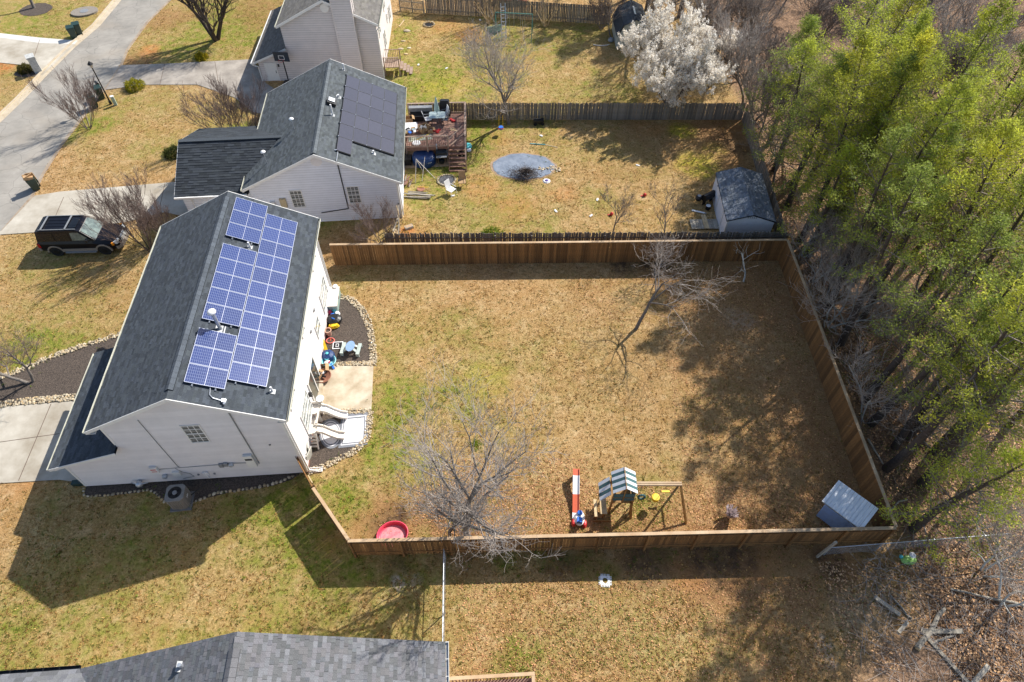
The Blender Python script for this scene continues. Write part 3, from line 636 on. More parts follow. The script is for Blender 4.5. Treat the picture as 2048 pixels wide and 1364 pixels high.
for a in ((-2.28,-1.56,1.42,2.75),(1.5,2.22,1.52,2.85)): window(H2, fn2, *a, 3, 2, glass='screen')
mb = MB(); mb.path([fn2(1.28,.05,5.0),fn2(1.28,.05,1.05),fn2(-.6,.05,.8)], .035, 6); mb.build('conduit', K['black'], H2)
mb = MB(); fb(mb, fn2, -3.1,-2.7,.02,.16,1.5,2.2); mb.build('breaker_panel', mat('tan_panel_paint',(.52,.42,.26),.6), H2)
mb = MB(); fb(mb, fn2, -3.75,-3.45,.02,.2,1.5,2.0); mb.build('electric_meter_box', K['white'], H2)
cb = MB(); cb.bx(xw2-.08,xw2+.03,.31,.42,0,3.2); cb.build('corner_trim', K['white'], H2)
mb = MB(); mb.path([(w2+.05,.5,3.1),(w2-.25,.5,2.85),(w2-.25,.5,.1)], .045, 6); mb.build('downspout', K['white'], H2)
th2 = math.atan(s2); c2 = math.cos(th2); q2 = math.sin(th2)
fm2, cm2 = module_mesh(.93,1.49,K['cells_black'],K['mod_frame_black'], False)
org2 = lambda a,b: (a*c2+.10*q2, b, Z2-a*q2+.10*c2)
cells = []
for col in range(4):
    rows = range(0,6) if col == 0 else range(1,6)
    for r in rows: cells.append((1.34+col*.945, 1.02+r*1.515-(0 if col==0 else .0)))
put_modules(H2, org2, s2, cells, fm2, cm2)
rl = MB()
for col in range(4):
    for k in range(7 if col==0 else 6):
        b = 1.02+(k if col==0 else k+1)*1.515
        rl.box(Vector(org2(1.33+col*.945, b))+Vector((q2,0,c2))*.045, (.06,.06,.03)); rl.box(Vector(org2(1.28,b+.05))-Vector((q2,0,c2))*.05, (.09,.09,.07))
rl.build('panel_clamp', K['galv'], H2)
sk = MB(); b0 = 1.0
sk.bar(Vector(org2(1.31,b0))-Vector((0,0,.045)), Vector(org2(1.31,b0+9.1))-Vector((0,0,.045)), .02, .10); sk.bar(Vector(org2(5.13,b0+1.5))-Vector((0,0,.045)), Vector(org2(5.13,b0+9.1))-Vector((0,0,.045)), .02,.10)
sk.bar(Vector(org2(1.31,b0))-Vector((0,0,.045)), Vector(org2(2.27,b0))-Vector((0,0,.045)), .02,.10); sk.bar(Vector(org2(2.27,b0+1.5))-Vector((0,0,.045)), Vector(org2(5.13,b0+1.5))-Vector((0,0,.045)), .02,.10)
sk.build('panel_skirt', K['rail_dark'], H2)
mb = MB(); p = Vector((.56,6.07,Z2-.56*s2)); mb.box(p+Vector((0,0,.1)),(.62,.62,.3),Matrix.Rotation(th2,3,'Y')); ov = mb.build('roof_vent', K['black'], H2); m2 = MB(); m2.box(p+Vector((.05,.05,.29)),(.42,.42,.04),Matrix.Rotation(th2,3,'Y')); m2.build('vent_lid', K['galv'], ov)
pipe_vent(H2, 'vent_pipe', (.72,4.8,Z2-.72*s2), .8, .055); pipe_vent(H2, 'vent_pipe', (.9,7.13,Z2-.9*s2), .2, .07); pipe_vent(H2, 'vent_pipe', (3.4,2.1,Z2-3.4*s2), .25, .06); pipe_vent(H2, 'vent_pipe', (1.0,10.8,Z2-1.0*s2), .5, .055)
mb = MB(); mb.path([Vector(org2(1.42,1.0))-Vector((0,0,.05)), Vector(org2(1.42,.0))-Vector((0,0,.05))], .03, 6); mb.build('conduit', K['galv'], H2)
# garage wing of that house: ridge runs sideways and dies into the main roof
wy0, wy1, wyr, wze, wzr = .30, 8.0, 4.15, 2.75, 4.35
wx0 = -9.75
rb = MB()
for ya in (wy0-.0, wy1): rb.face([(wx0,ya,wze-.02),(-1.0,ya,wze-.02),(-1.0,wyr,wzr-.02),(wx0,wyr,wzr-.02)]); rb.face([(wx0,ya,wze-.15),(-1.0,ya,wze-.15),(-1.0,wyr,wzr-.15),(wx0,wyr,wzr-.15)][::-1])
# trim where it would come through the main slope
def under_main(x, z): return z < Z2-s2*abs(x)-.0
wr2 = MB(); 
for ya in (wy0, wy1):
    xe = -(Z2-wze)/s2+.15; xr_ = -(Z2-wzr)/s2+.1
    xe = max(xe,-w2+.1)
    for dz in (.02,.15): wr2.face([(wx0,ya,wze-dz),(xe,ya,wze-dz),(xr_,wyr,wzr-dz),(wx0,wyr,wzr-dz)])
wr2 = wr2.build('wing_roof', K['deck_under'], H2)
sh = MB(); hh = math.hypot(wyr-wy0, wzr-wze)
for ya, sg in ((wy0,1),(wy1,-1)):
    def cl(x,y,ya=ya,sg=sg):
        xx = wx0+x; zz = wze+(wzr-wze)*y/hh; return zz > Z2-s2*abs(xx)-.05 or xx < -w2
    shingles(sh, Vector((wx0,ya,wze)), (1,0,0), 8.5, (0,sg*abs(wyr-ya),wzr-wze), math.hypot(wyr-ya,wzr-wze), .42, .19, clip=cl, tones=(.2,.3,.42), proud=.02)
sh.build('shingles', K['shingle'], wr2, kind='stuff')
mb = MB(); mb.bar((wx0,wyr,wzr+.02),(-2.8,wyr,wzr+.02),.3,.05); mb.build('ridge_cap', K['shingle'], wr2)
f = MB(); f.bx(wx0-.02,-w2+.1,wy0-.13,wy0-.01,wze-.14,wze-.02); f.build('gutter', K['white'], wr2)
f = MB()
for ya in (wy0,wy1): f.raw([(wx0-.03,ya,wze),(wx0-.03,wyr,wzr),(wx0-.03,wyr,wzr-.18),(wx0-.03,ya,wze-.18),(wx0,ya,wze),(wx0,wyr,wzr),(wx0,wyr,wzr-.18),(wx0,ya,wze-.18)],[(0,1,2,3),(7,6,5,4),(0,4,5,1),(2,6,7,3)])
f.build('rake_board', K['white'], wr2)
wall(H2, 'wing_wall', K['siding2'], lambda s,o,z:(s,wy0+.3-o,z), lambda z:(wx0+.3,-xw2), 0, wze-.1)
wall(H2, 'wing_wall', K['siding2'], lambda s,o,z:(wx0+.3-o,s,z), lambda z:(wy0+.3,wy1-.3) if z<wze-.1 else (wy0+.3+(z-wze)*2.4, wy1-.3-(z-wze)*2.4), 0, wzr-.3)
mb = MB(); mb.path([(wx0+.9,wy0+.22,2.6),(wx0+.9,wy0+.22,.1)], .045, 6); mb.build('downspout', K['white'], H2)
for mx, my, mz, hm in ((-1.95,4.3,4.25,1.25),(-3.6,1.7,3.35,1.5)):
    mb = MB(); mb.tube((mx,my,mz-.2),(mx,my,mz+hm),.028,.028,8); o = mb.build('antenna_mast', K['galv'], H2)
    m2 = MB(); m2.lathe([(0,hm),(.10,hm+.01),(.17,hm+.06),(.14,hm+.12),(0,hm+.15)],12,(mx,my,mz)); m2.build('antenna_head', K['white_pl'], o, smooth=True)
    m3 = MB(); m3.bar((mx-.18,my-.15,mz),(mx,my,mz+.05),.06); m3.bar((mx+.12,my-.1,mz),(mx,my,mz+.05),.05); m3.box((mx-.15,my-.3,mz-.1),(.08,.3,.06)); m3.build('antenna_bracket', K['white_pl'], o)
# ------------------------------------------------------------------ house with the chimney at the top of the picture
H3 = thing('house', 'beige sided two storey house with a tall chimney and brown grey roof', 'house', (-15.03,53.51,0), .042)
s3 = .493; w3 = 4.10; Z3 = 6.885; L3 = 11.5
gable_roof(H3, 'roof', L3, w3, Z3, s3, 'shingle_h3', tabw=.34, course=.17, vent=None, tones=(.38,.5,.62))
fn3 = lambda s,o,z: (s, .30-o, z); xw3 = 3.85
def xr3(z): lim = (Z3-.15-z)/s3; return (-min(xw3,lim), min(xw3,lim))
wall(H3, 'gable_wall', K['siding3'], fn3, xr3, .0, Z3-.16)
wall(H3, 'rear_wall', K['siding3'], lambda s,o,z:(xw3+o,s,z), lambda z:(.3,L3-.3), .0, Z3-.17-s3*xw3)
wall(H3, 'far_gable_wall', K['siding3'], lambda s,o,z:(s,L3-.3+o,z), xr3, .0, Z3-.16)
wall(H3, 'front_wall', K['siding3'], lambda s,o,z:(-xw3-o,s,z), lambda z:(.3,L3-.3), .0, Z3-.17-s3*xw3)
put('gable_vent', me_v.copy(), H3, (.05,.28,6.15), (math.pi/2,0,0)).data.materials[0] = K['white']
ch = MB()
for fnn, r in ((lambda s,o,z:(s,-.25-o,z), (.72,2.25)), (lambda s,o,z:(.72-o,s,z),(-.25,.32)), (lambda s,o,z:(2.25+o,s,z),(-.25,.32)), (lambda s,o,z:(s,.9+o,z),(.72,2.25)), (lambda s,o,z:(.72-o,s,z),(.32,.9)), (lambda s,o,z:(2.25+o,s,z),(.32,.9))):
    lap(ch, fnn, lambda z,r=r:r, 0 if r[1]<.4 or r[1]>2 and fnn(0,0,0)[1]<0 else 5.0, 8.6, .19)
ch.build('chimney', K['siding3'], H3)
mb = MB(); mb.bx(2.22,2.30,-.29,-.2,0,8.6); mb.bx(.67,.75,-.29,-.2,0,8.6); mb.bx(2.24,2.32,.3,.5,5.3,8.6); mb.build('chimney_trim', K['siding3'], H3)
wall(H3, 'wing_wall', K['siding3'], fn3, lambda z:(-6.5 if z<1.75 else -6.5+(z-1.75)*2.2, -3.83), 0, 2.85)
wall(H3, 'wing_wall', K['siding3'], lambda s,o,z:(-6.5-o,s,z), lambda z:(.3,9.0), 0, 1.8)
rb = MB(); q = [(-3.84,0,3.03),(-6.95,0,1.78),(-6.95,9.4,1.78),(-3.84,9.4,3.03)]; rb.face(q); rb.face([(x,y,z-.12) for x,y,z in q][::-1]); wr3 = rb.build('wing_roof', K['deck_under'], H3)
sh = MB(); shingles(sh, Vector((-6.95,0,1.79)), (0,1,0), 9.4, (3.11,0,1.25), math.hypot(3.11,1.25), .34,.17, tones=(.38,.5,.62)); sh.build('shingles', K['shingle_h3'], wr3, kind='stuff')
f = MB(); f.raw([(-3.82,-.04,3.03),(-6.96,-.04,1.79),(-6.96,-.04,1.62),(-3.82,-.04,2.85),(-3.82,-.005,3.03),(-6.96,-.005,1.79),(-6.96,-.005,1.62),(-3.82,-.005,2.85)],[(0,1,2,3),(7,6,5,4),(0,4,5,1),(3,2,6,7)]); f.build('rake_board', K['white'], wr3)
mb = MB(); mb.bx(-7.07,-6.95,0,9.4,1.64,1.77); mb.build('gutter', K['white'], wr3)
mb = MB(); mb.path([(-7.0,.1,1.6),(-6.55,.22,1.35),(-6.55,.22,.05)], .05, 6); mb.build('downspout', K['white'], H3)
mb = MB(); mb.path([(4.2,.2,4.6),(3.92,.2,4.3),(3.92,.2,.05)], .05, 6); mb.build('downspout', K['white'], H3)
mb = MB(); fb(mb, fn3, -6.0,-5.1,.0,.04,.05,1.6); dd = mb.build('door', K['white'], H3)
m2 = MB(); fb(m2, fn3, -6.06,-6.0,.0,.06,.0,1.66); fb(m2, fn3, -5.1,-5.04,.0,.06,.0,1.66); fb(m2, fn3, -6.0,-5.1,.0,.06,1.6,1.66); m2.build('door_frame', K['white'], dd)
m2 = MB(); fb(m2, fn3, -5.22,-5.16,.04,.08,.75,.8); fb(m2, fn3, -5.22,-5.16,.04,.08,.88,.93); m2.build('handle', K['black'], dd)
mb = MB(); fb(mb, fn3, -4.9,-4.8,.02,.12,1.3,1.5); mb.build('wall_lantern', K['black'], H3)
fn3r = lambda s,o,z:(xw3+.02+o,s,z)
for a in ((5.9,6.7,3.2,4.3),(8.9,9.8,3.2,4.3),(6.9,7.5,1.7,2.4),(3.6,4.5,.9,2.3),(1.3,2.2,3.2,4.3),(8.6,9.5,.9,2.2)): window(H3, fn3r, *a, 2, 2, glass='screen')
# ------------------------------------------------------------------ near house: only its shingled roof shows
H4 = thing('house', 'near house with a blended grey tan shingle roof at the bottom edge', 'house', (-9.365,6.392,0), .072)
s4 = .465; w4 = 6.846; Z4 = 7.229; L4 = 11.0
gr = MB()
for sg in (-1,1):
    a = [(0,0,Z4-.02),(sg*w4,0,Z4-s4*w4-.02),(sg*w4,-L4,Z4-s4*w4-.02),(0,-L4,Z4-.02)]; gr.face(a); gr.face([(x,y,z-.14) for x,y,z in a])
R4 = gr.build('roof', K['deck_under'], H4)
# single tabs for the part that shows, joined ones beyond it
tabs = []; th4 = math.atan(s4); Hs = math.hypot(w4, s4*w4)
rest = MB()
for sg in (-1,1):
    course = .155; rows = int(Hs/course)
    for r in range(rows+1):
        y = 0.; w = .23*random.uniform(.3,1.1)
        while y < 2.6:
            tabs.append((sg, r*course, y, w)); y += w; w = .23*random.uniform(.5,1.5)
def h4vis(t):
    sg, v, y, w = t; x = sg*(w4-v*math.cos(th4)); z = Z4-s4*w4+v*math.sin(th4)
    P = Matrix.Rotation(.072,3,'Z') @ Vector((x,-y,z)) + Vector((-9.365,6.392,0)); d = np.array(P)-np.array([0,0,CH]); zz = d@cF
    px = 1024+FPX*(d@cR)/zz; py = 682-FPX*(d@cU)/zz
    return py < 1372 and px > -20
vis = [t for t in tabs if h4vis(t)]; random.shuffle(vis)
vis.sort(key=lambda t: -t[3]*(2 if t[0]>0 else 1))
single = vis[:296]; sset = set(single)
tabm = []
for k in range(10):
    w = .11+.026*k; t = MB(); tq = (.5,.62,.41,.56,.37,.63,.47,.58,.40,.53)[k]; t.raw([(0,0,0),(0,w-.006,0),(0,w-.006,.016),(0,0,.016),(-.160,w-.006,.004),(-.160,0,.004)], [(0,1,2,3),(3,2,4,5),(0,3,5),(1,4,2)], (tq*(1.05 if k%3==0 else 1),tq,tq*(1.02 if k%2 else .97))); tabm.append((w, t.mesh('shingle', K['shingle_h4'])))
def tabpos(sg, v, y):
    return Vector((sg*(w4-v*math.cos(th4)), 0, Z4-s4*w4+v*math.sin(th4)))
for t in single:
    sg, v, y, w = t; p = tabpos(sg, v, y)
    wm, me_ = min(tabm, key=lambda q: abs(q[0]-w)); o = put('shingle', me_, R4)
    o.scale = (1, w/wm, 1)
    if sg > 0: o.location = (p.x, -y-w, p.z+.002); o.rotation_euler = (0, th4, 0)
    else: o.location = (p.x, -y, p.z+.002); o.rotation_euler = (0, th4, math.pi)
for sg in (-1,1):
    for t in tabs:
        if t[0] != sg or t in sset: continue
        _, v, y, w = t; v2 = min(v+.155, Hs); p = tabpos(sg,v,y); q = tabpos(sg,v2,y); n = Vector((sg*math.sin(th4),0,math.cos(th4))); h = random.choice((.006,.012,.018)); tt = random.uniform(.36,.64); cc = (tt*random.uniform(.94,1.06),tt,tt*random.uniform(.95,1.08))
        y0, y1 = -y, -y-w+.006
        A = [Vector((p.x,y0,p.z))+n*h, Vector((p.x,y1,p.z))+n*h, Vector((q.x,y1,q.z))+n*.003, Vector((q.x,y0,q.z))+n*.003]
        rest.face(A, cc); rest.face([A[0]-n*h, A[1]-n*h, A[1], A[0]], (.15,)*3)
    O = tabpos(sg,0,0); shingles(rest, Vector((O.x,-L4,O.z)), (0,1,0), L4-2.6, (-sg*w4,0,s4*w4), Hs, .3,.2, tones=(.3,.5,.7))
rest.build('shingles', K['shingle_h4'], R4, kind='stuff')
v = MB()
for k in range(24):
    ya = -.55-k*.3; t = random.uniform(.45,.62)
    for sg in (-1,1): v.face([(0,ya,Z4+.075),(sg*.19,ya,Z4+.05-s4*.19),(sg*.19,ya-.29,Z4+.045-s4*.19),(0,ya-.29,Z4+.07)], (t,t*.97,t*.98)); v.face([(sg*.19,ya,Z4+.05-s4*.19),(sg*.19,ya-.3,Z4+.05-s4*.19),(sg*.19,ya-.3,Z4-s4*.19-.02),(sg*.19,ya,Z4-s4*.19-.02)], (.05,)*3)
v.build('ridge_vent', K['shingle_h4'], R4)
g = MB(); zz = Z4-s4*w4; g.bx(w4+.01,w4+.13,-L4,0,zz-.13,zz-.118); g.bx(w4+.118,w4+.13,-L4,0,zz-.118,zz-.01); g.bx(w4+.01,w4+.13,-.0,.01,zz-.13,zz-.01)
for k in range(12): g.bx(w4+.0,w4+.13,-.02-k*.6,-.0-k*.6,zz-.03,zz-.015)
g.build('gutter', K['white'], R4)
mb = MB(); mb.bx(-w4+.4,w4-.35,-L4,-.35,0,Z4-s4*(w4-.3)-.2); mb.raw([(-w4+.4,-.36,4.1),(w4-.35,-.36,4.1),(0,-.36,Z4-.2)],[(0,1,2)]); mb.build('wall', K['siding'], H4)
pipe_vent(H4, 'vent_pipe', (-2.05,-.75,Z4-s4*2.05), .25, .07, cap='galv')
# side wing of the near house running off to the left
sh = MB(); ez = Z4-s4*w4
sh.face([(-12.5,-.02,ez-.01),(-6.3,-.02,ez-.01),(-6.3+1.0,-3.5,ez+1.6),(-12.5,-3.5,ez+1.6)], (.4,)*3); wr4 = sh.build('wing_roof', K['deck_under'], H4)
sh = MB()
def cl4(x,y): return x-12.5 < -w4+ y*.9*0+.25+y*1.0
shingles(sh, Vector((-12.5,.0,ez+.01)), (1,0,0), 8.5, (0,-3.5,1.62), 3.85, .3,.2, clip=cl4, tones=(.35,.55,.75)); sh.build('shingles', K['shingle_h4'], wr4, kind='stuff')
g = MB(); g.bx(-12.5,-w4+.0,.02,.14,ez-.13,ez-.118); g.bx(-12.5,-w4,.128,.14,ez-.118,ez-.01)
for k in range(9): g.bx(-12.4+k*.6,-12.37+k*.6,.0,.14,ez-.03,ez-.015)
g.build('gutter', K['black'], wr4)
mb = MB(); mb.bx(-12.5,-w4+.4,-7,-.35,0,ez-.15); mb.build('wing_wall', K['siding'], H4)
# ------------------------------------------------------------------ fences
def board_meshes(w, h, t, m, dog=.02, n=5, name='board', jit=.012):
    out = []
    for k in range(n):
        hh = h*(1+random.uniform(-jit,jit)); mb = MB(); d = dog
        mb.raw([(-w/2,0,0),(w/2,0,0),(w/2,0,hh-d),(w/2-d,0,hh),(-w/2+d,0,hh),(-w/2,0,hh-d),
                (-w/2,t,0),(w/2,t,0),(w/2,t,hh-d),(w/2-d,t,hh),(-w/2+d,t,hh),(-w/2,t,hh-d)],
               [(0,1,2,3,4,5),(11,10,9,8,7,6),(0,6,7,1),(1,7,8,2),(2,8,9,3),(3,9,10,4),(4,10,11,5),(5,11,6,0)])
        out.append(mb.mesh(name, m))
    return out
def fence(name, label, A, B, h, bm, pitch, railm, capm=None, rail_side=-1, rails=(.35,1.5), post_h=None, posts=2.42, lean=.004, cat='fence', capw=.15, gapfn=None, sag=0):
    A = Vector(A); B = Vector(B); d = B-A; L = d.length; rz = math.atan2(d.y,d.x)
    f = thing(name, label, cat, (A.x,A.y,0), rz)
    n = int(L/pitch)
    for k in range(n):
        if gapfn and gapfn(k/n): continue
        o = put('board', random.choice(bm), f, ((k+.5)*L/n, -.009 if rail_side>0 else -.009, sag*math.sin(k/n*9)*.5+.01), (random.uniform(-lean,lean), random.uniform(-lean,lean), 0))
    y = rail_side*.035
    for rzv in rails:
        mb = MB(); mb.bx(0, L, min(y-.019,y+.019), max(y-.019,y+.019), rzv, rzv+.085); mb.build('rail', railm, f)
    if posts:
        m = int(L/posts)+1; y2 = rail_side*.10; hp = post_h or h-.02; mb = MB(); mb.bx(-.045,.045,-.045,.045,0,hp); pm_ = mb.mesh('post', railm)
        for k in range(m+1): put('post', pm_, f, (min(.05+k*L/m,L-.05), y2, 0))
    if capm:
        seg = max(1,int(L/3.6)); 
        for k in range(seg):
            a = k*L/seg; b = (k+1)*L/seg; mb = MB(); j = random.uniform(-.006,.006); yc = rail_side*.03
            mb.bx(a+.002, b-.002, yc-capw/2+j, yc+capw/2+j, h, h+.036); mb.build('cap_board', capm, f)
    return f
cb_ = board_meshes(.138, 1.79, .017, K['cedar'], .0)
P_fl, P_fr, P_nr, P_nl = Vector((-11.62,31.15,0)), Vector((17.62,31.68,0)), Vector((17.72,12.45,0)), Vector((-7.45,11.78,0))
fence('wooden_fence', 'long brown privacy fence between the big lawn and the yard with the round tarp', P_fl, P_fr, 1.83, cb_, .147, K['cedar'], K['cap'], rail_side=1, post_h=1.8)
fence('wooden_fence', 'brown privacy fence with cap board along the woods on the right of the big lawn', P_fr, P_nr, 1.83, cb_, .147, K['cedar'], K['cap'], rail_side=1, post_h=1.8)
fence('wooden_fence', 'brown privacy fence along the front of the play set showing its rails and posts', P_nl, P_nr+Vector((.0,0,0)), 1.83, cb_, .147, K['cedar'], K['cap'], rail_side=-1)
P_c = Vector((-9.55,14.35,0)); P_h = Vector((-10.75,16.1,0))
fence('wooden_fence', 'short angled brown fence run ending at the corner near the red wading pool', P_nl, P_c, 1.83, cb_, .1415, K['cedar'], K['cap'], rail_side=-1)
gt = fence('fence_gate', 'brown board gate beside the corner of the blue solar panel house', P_c+Vector((-.08,.12,0)), P_h, 1.78, cb_, .143, K['cedar'], None, rail_side=-1, cat='gate', posts=2.0)
mb = MB(); mb.box((.5,-.12,1.5),(.5,.05,.25)); mb.build('latch', K['rawwood'], gt)
ob = board_meshes(.112, 1.72, .018, K['oldwood'], .022, 6, 'picket', .03)
fence('wooden_fence', 'low weathered grey picket fence running just behind the brown fence', (-8.3,32.35,0), (17.9,32.55,0), 1.72, ob, .118, K['oldwood'], None, rail_side=-1, rails=(.3,1.3), lean=.02, post_h=1.6)
ob2 = board_meshes(.112, 1.50, .018, K['oldwood'], .022, 6, 'picket', .03)
fence('wooden_fence', 'weathered grey picket fence below the white blossom tree', (-8.4,47.75,0), (18.6,47.85,0), 1.5, ob2, .118, K['oldwood'], None, rail_side=1, rails=(.3,.85,1.2), lean=.02, post_h=1.4)
fence('wooden_fence', 'weathered grey fence at the woods side of the yard with the white shed', (18.62,47.8,0), (17.95,32.6,0), 1.62, ob2, .122, K['oldwood'], None, rail_side=1, rails=(.3,1.2), lean=.02, post_h=1.4)
ob3 = board_meshes(.14, 1.75, .018, K['oldwood'], .022, 6, 'picket', .03)
fence('wooden_fence', 'weathered dark grey fence along the top edge behind the bushy bare shrubs', (-8.5,65.9,0), (9.3,63.65,0), 1.75, ob3, .16, K['oldwood'], None, rail_side=1, rails=(.3,1.4), lean=.015, post_h=1.7)
ob4 = board_meshes(.07, 1.15, .018, K['oldwood'], .02, 4, 'picket', .02)
fence('wooden_gate', 'small brown picket gate section beside the house with the chimney', (-11.1,66.5,0), (-8.6,65.9,0), 1.15, ob4, .125, K['log'], None, rail_side=-1, rails=(.25,.9), cat='gate', post_h=1.25)
# broken boards leaning where a side fence has collapsed
t = thing('broken_fence', 'collapsed fence of loose raw boards leaning by the white house corner', 'fence', (-7.75,33.0,0), math.pi/2)
for k in range(14):
    x = k*.24+random.uniform(-.05,.05); mb = MB(); hh = random.uniform(1.1,1.8); tl = random.uniform(-.35,.25)
    mb.bar((x,random.uniform(-.1,.1),0),(x+tl,random.uniform(-.35,.3),hh), random.uniform(.09,.15),.02, up=(0,1,0)); mb.build('board', K['rawwood' if k%3 else 'log'], t)
mb = MB(); mb.bar((0,.1,1.3),(2.2,.0,.9),.09,.04); mb.bar((.5,-.1,.5),(3.3,.1,1.4),.09,.04); mb.build('rail', K['log'], t)
# chain link runs
def chain(label, A, B, h, gate=None):
    A = Vector(A); B = Vector(B); d = B-A; L = d.length; f = thing('chain_link_fence', label, 'fence', (A.x,A.y,0), math.atan2(d.y,d.x))
    mb = MB(); mb.tube((0,0,h),(L,0,h),.022,.022,8); mb.build('top_rail', K['galv'], f)
    mb = MB(); mb.tube((0,0,0),(0,0,h+.03),.03,.03,8); me_ = mb.mesh('post', K['galv'])
    for k in range(int(L/2.5)+1): put('post', me_, f, (min(k*2.5,L),0,0))
    mb = MB(); s = .10; n = int(L/s)
    k = -int(h/s)
    while k*s < L:
        for sg in (1,-1):
            x0 = k*s if sg>0 else k*s+h; x1 = k*s+h if sg>0 else k*s; z0, z1 = 0., h
            def cutx(x0,z0,x1,z1):
                if x0 < 0: t_ = (0-x0)/(x1-x0); x0, z0 = 0, z0+(z1-z0)*t_
                if x0 > L: t_ = (L-x0)/(x1-x0); x0, z0 = L, z0+(z1-z0)*t_
                if x1 < 0: t_ = (0-x0)/(x1-x0); x1, z1 = 0, z0+(z1-z0)*t_
                if x1 > L: t_ = (L-x0)/(x1-x0); x1, z1 = L, z0+(z1-z0)*t_
                return x0,z0,x1,z1
            if max(x0,x1) <= 0 or min(x0,x1) >= L: continue
            a,b,c_,d_ = cutx(x0,z0,x1,z1)
            if abs(a-c_) > .02: mb.tube((a,0,b),(c_,0,d_),.0013,.0013,3,caps=False)
        k += 1
    mb.build('mesh', K['galv'], f, kind='stuff'); return f
chain('chain link fence with bright top rail running down to the near roof', (-3.13,11.62,0), (-2.86,6.5,0), 1.15)
cl_ = chain('chain link fence running into the woods from the fence corner post', (14.9,11.85,0), (23.6,12.55,0), .9)
mb = MB(); mb.bar((0,0,0),(.0,.0,1.85),.10,.10); p_ = mb.build('fence_post', K['log']); p_.location = (14.55,11.75,0); p_.rotation_euler = (.0,.12,0); tag(p_, 'weathered wooden post leaning against the brown fence by the chain link', 'post')
# ------------------------------------------------------------------ bed edging stones
def rock_mesh(k, flat=.6):
    import bmesh
    bm = bmesh.new(); bmesh.ops.create_icosphere(bm, subdivisions=1, radius=1.0)
    r = random.Random(k)
    for v in bm.verts: v.co *= r.uniform(.78,1.12); v.co.z *= flat
    me = bpy.data.meshes.new('stone'); bm.to_mesh(me); bm.free(); me.materials.append(K['stone'])
    a = me.attributes.new('tint','FLOAT_COLOR','FACE'); c = [(.62,.60,.58),(.5,.46,.38),(.70,.70,.70),(.42,.40,.36),(.6,.5,.36),(.52,.52,.52)][k%6]
    a.data.foreach_set('color', [q for _ in me.polygons for q in (*c,1)]); me.polygons.foreach_set('use_smooth',[True]*len(me.polygons)); return me
ROCK = [rock_mesh(k) for k in range(12)]
def along(line, step):
    out = []; acc = 0
    for a,b in zip(line[:-1], line[1:]):
        d = (b-a); L = d.length
        while acc < L: out.append(a+d*(acc/L)); acc += step
        acc -= L
    return out
def stone_row(label, line, step, size, off=(0,0,0)):
    t = thing('stone_border', label, 'stone border', tuple(line[0]))
    for p in along(line, step):
        s = size*random.uniform(.75,1.2); o = put('stone', random.choice(ROCK), t, p-line[0]+Vector((random.uniform(-.02,.02),random.uniform(-.03,.03),s*.25)), (0,0,random.uniform(0,6))); o.scale = (s,s*random.uniform(.75,1),s*.8)
    return t
stone_row('single row of pale stones edging the dark bed under the gable wall', [G(*p) for p in [(176,962),(167,975),(168,990),(180,993),(200,992),(230,989),(265,984),(300,980),(310,985),(322,998),(345,1012),(360,1010),(385,1006),(415,993),(440,985),(460,982),(470,983),(500,977),(530,972),(560,965),(590,950)]], .21, .105)
def stone_band(label, line, width, n, size, two=True):
    """hundreds of small river stones: the largest as pieces, the rest joined"""
    t = thing('stone_border', label, 'stone border', (0,0,0)); segs = [(a,b,(b-a).length) for a,b in zip(line[:-1],line[1:])]; T = sum(s[2] for s in segs)
    items = []
    for k in range(n):
        q = random.uniform(0,T)
        for a,b,L in segs:
            if q < L: break
            q -= L
        d = (b-a).normalized(); nn = Vector((-d.y,d.x,0)); p = a+d*q+nn*random.uniform(-width/2,width/2); items.append((size*random.uniform(.55,1.3), p))
    items.sort(key=lambda i:-i[0])
    for s,p in items[:280]: o = put('stone', random.choice(ROCK), t, p+Vector((0,0,.02+s*.3)), (random.uniform(-.3,.3),random.uniform(-.3,.3),random.uniform(0,6))); o.scale = (s,s*.8,s*.8)
    mb = MB(); cols = [(.62,.60,.58),(.5,.46,.38),(.70,.70,.70),(.42,.40,.36),(.6,.5,.36)]
    for s,p in items[280:]:
        c = random.choice(cols); n_ = 5; z = .02; a0 = random.uniform(0,6); P = [p+Vector((math.cos(a0+k*1.2566)*s*random.uniform(.8,1.1), math.sin(a0+k*1.2566)*s*.8, z)) for k in range(5)]; top = p+Vector((0,0,z+s*.7))
        for k in range(5): mb.face([P[k],P[(k+1)%5],top], c)
    mb.build('small_stones', K['stone'], t, kind='stuff'); return t
stone_band('curved band of cream river stones around the dark bed with the toy picnic table', [G(*p) for p in [(676,592),(700,598),(722,617),(736,645),(743,675),(746,705),(746,733)]], .42, 620, .068)
stone_band('straight band of tan stones between the toy picnic table bed and the patio', [G(*p) for p in [(745,727),(700,728),(660,731),(645,735)]], .28, 260, .07)
stone_band('curved band of pale stones around the slides and sweeping to the house corner', [G(*p) for p in [(636,824),(690,823),(741,822),(738,850),(734,875),(712,902),(680,918),(650,932),(618,945)]], .36, 700, .068)
stone_band('line of small stones along the lawn side of the front mulch bed', [G(*p) for p in [(-30,768),(0,756),(60,733),(100,715),(130,705),(165,692),(200,682),(240,668)]], .35, 420, .085)
stone_band('line of small stones between the front mulch bed and the driveway', [G(*p) for p in [(-30,818),(0,810),(60,803),(110,798),(150,795)]], .45, 420, .085)
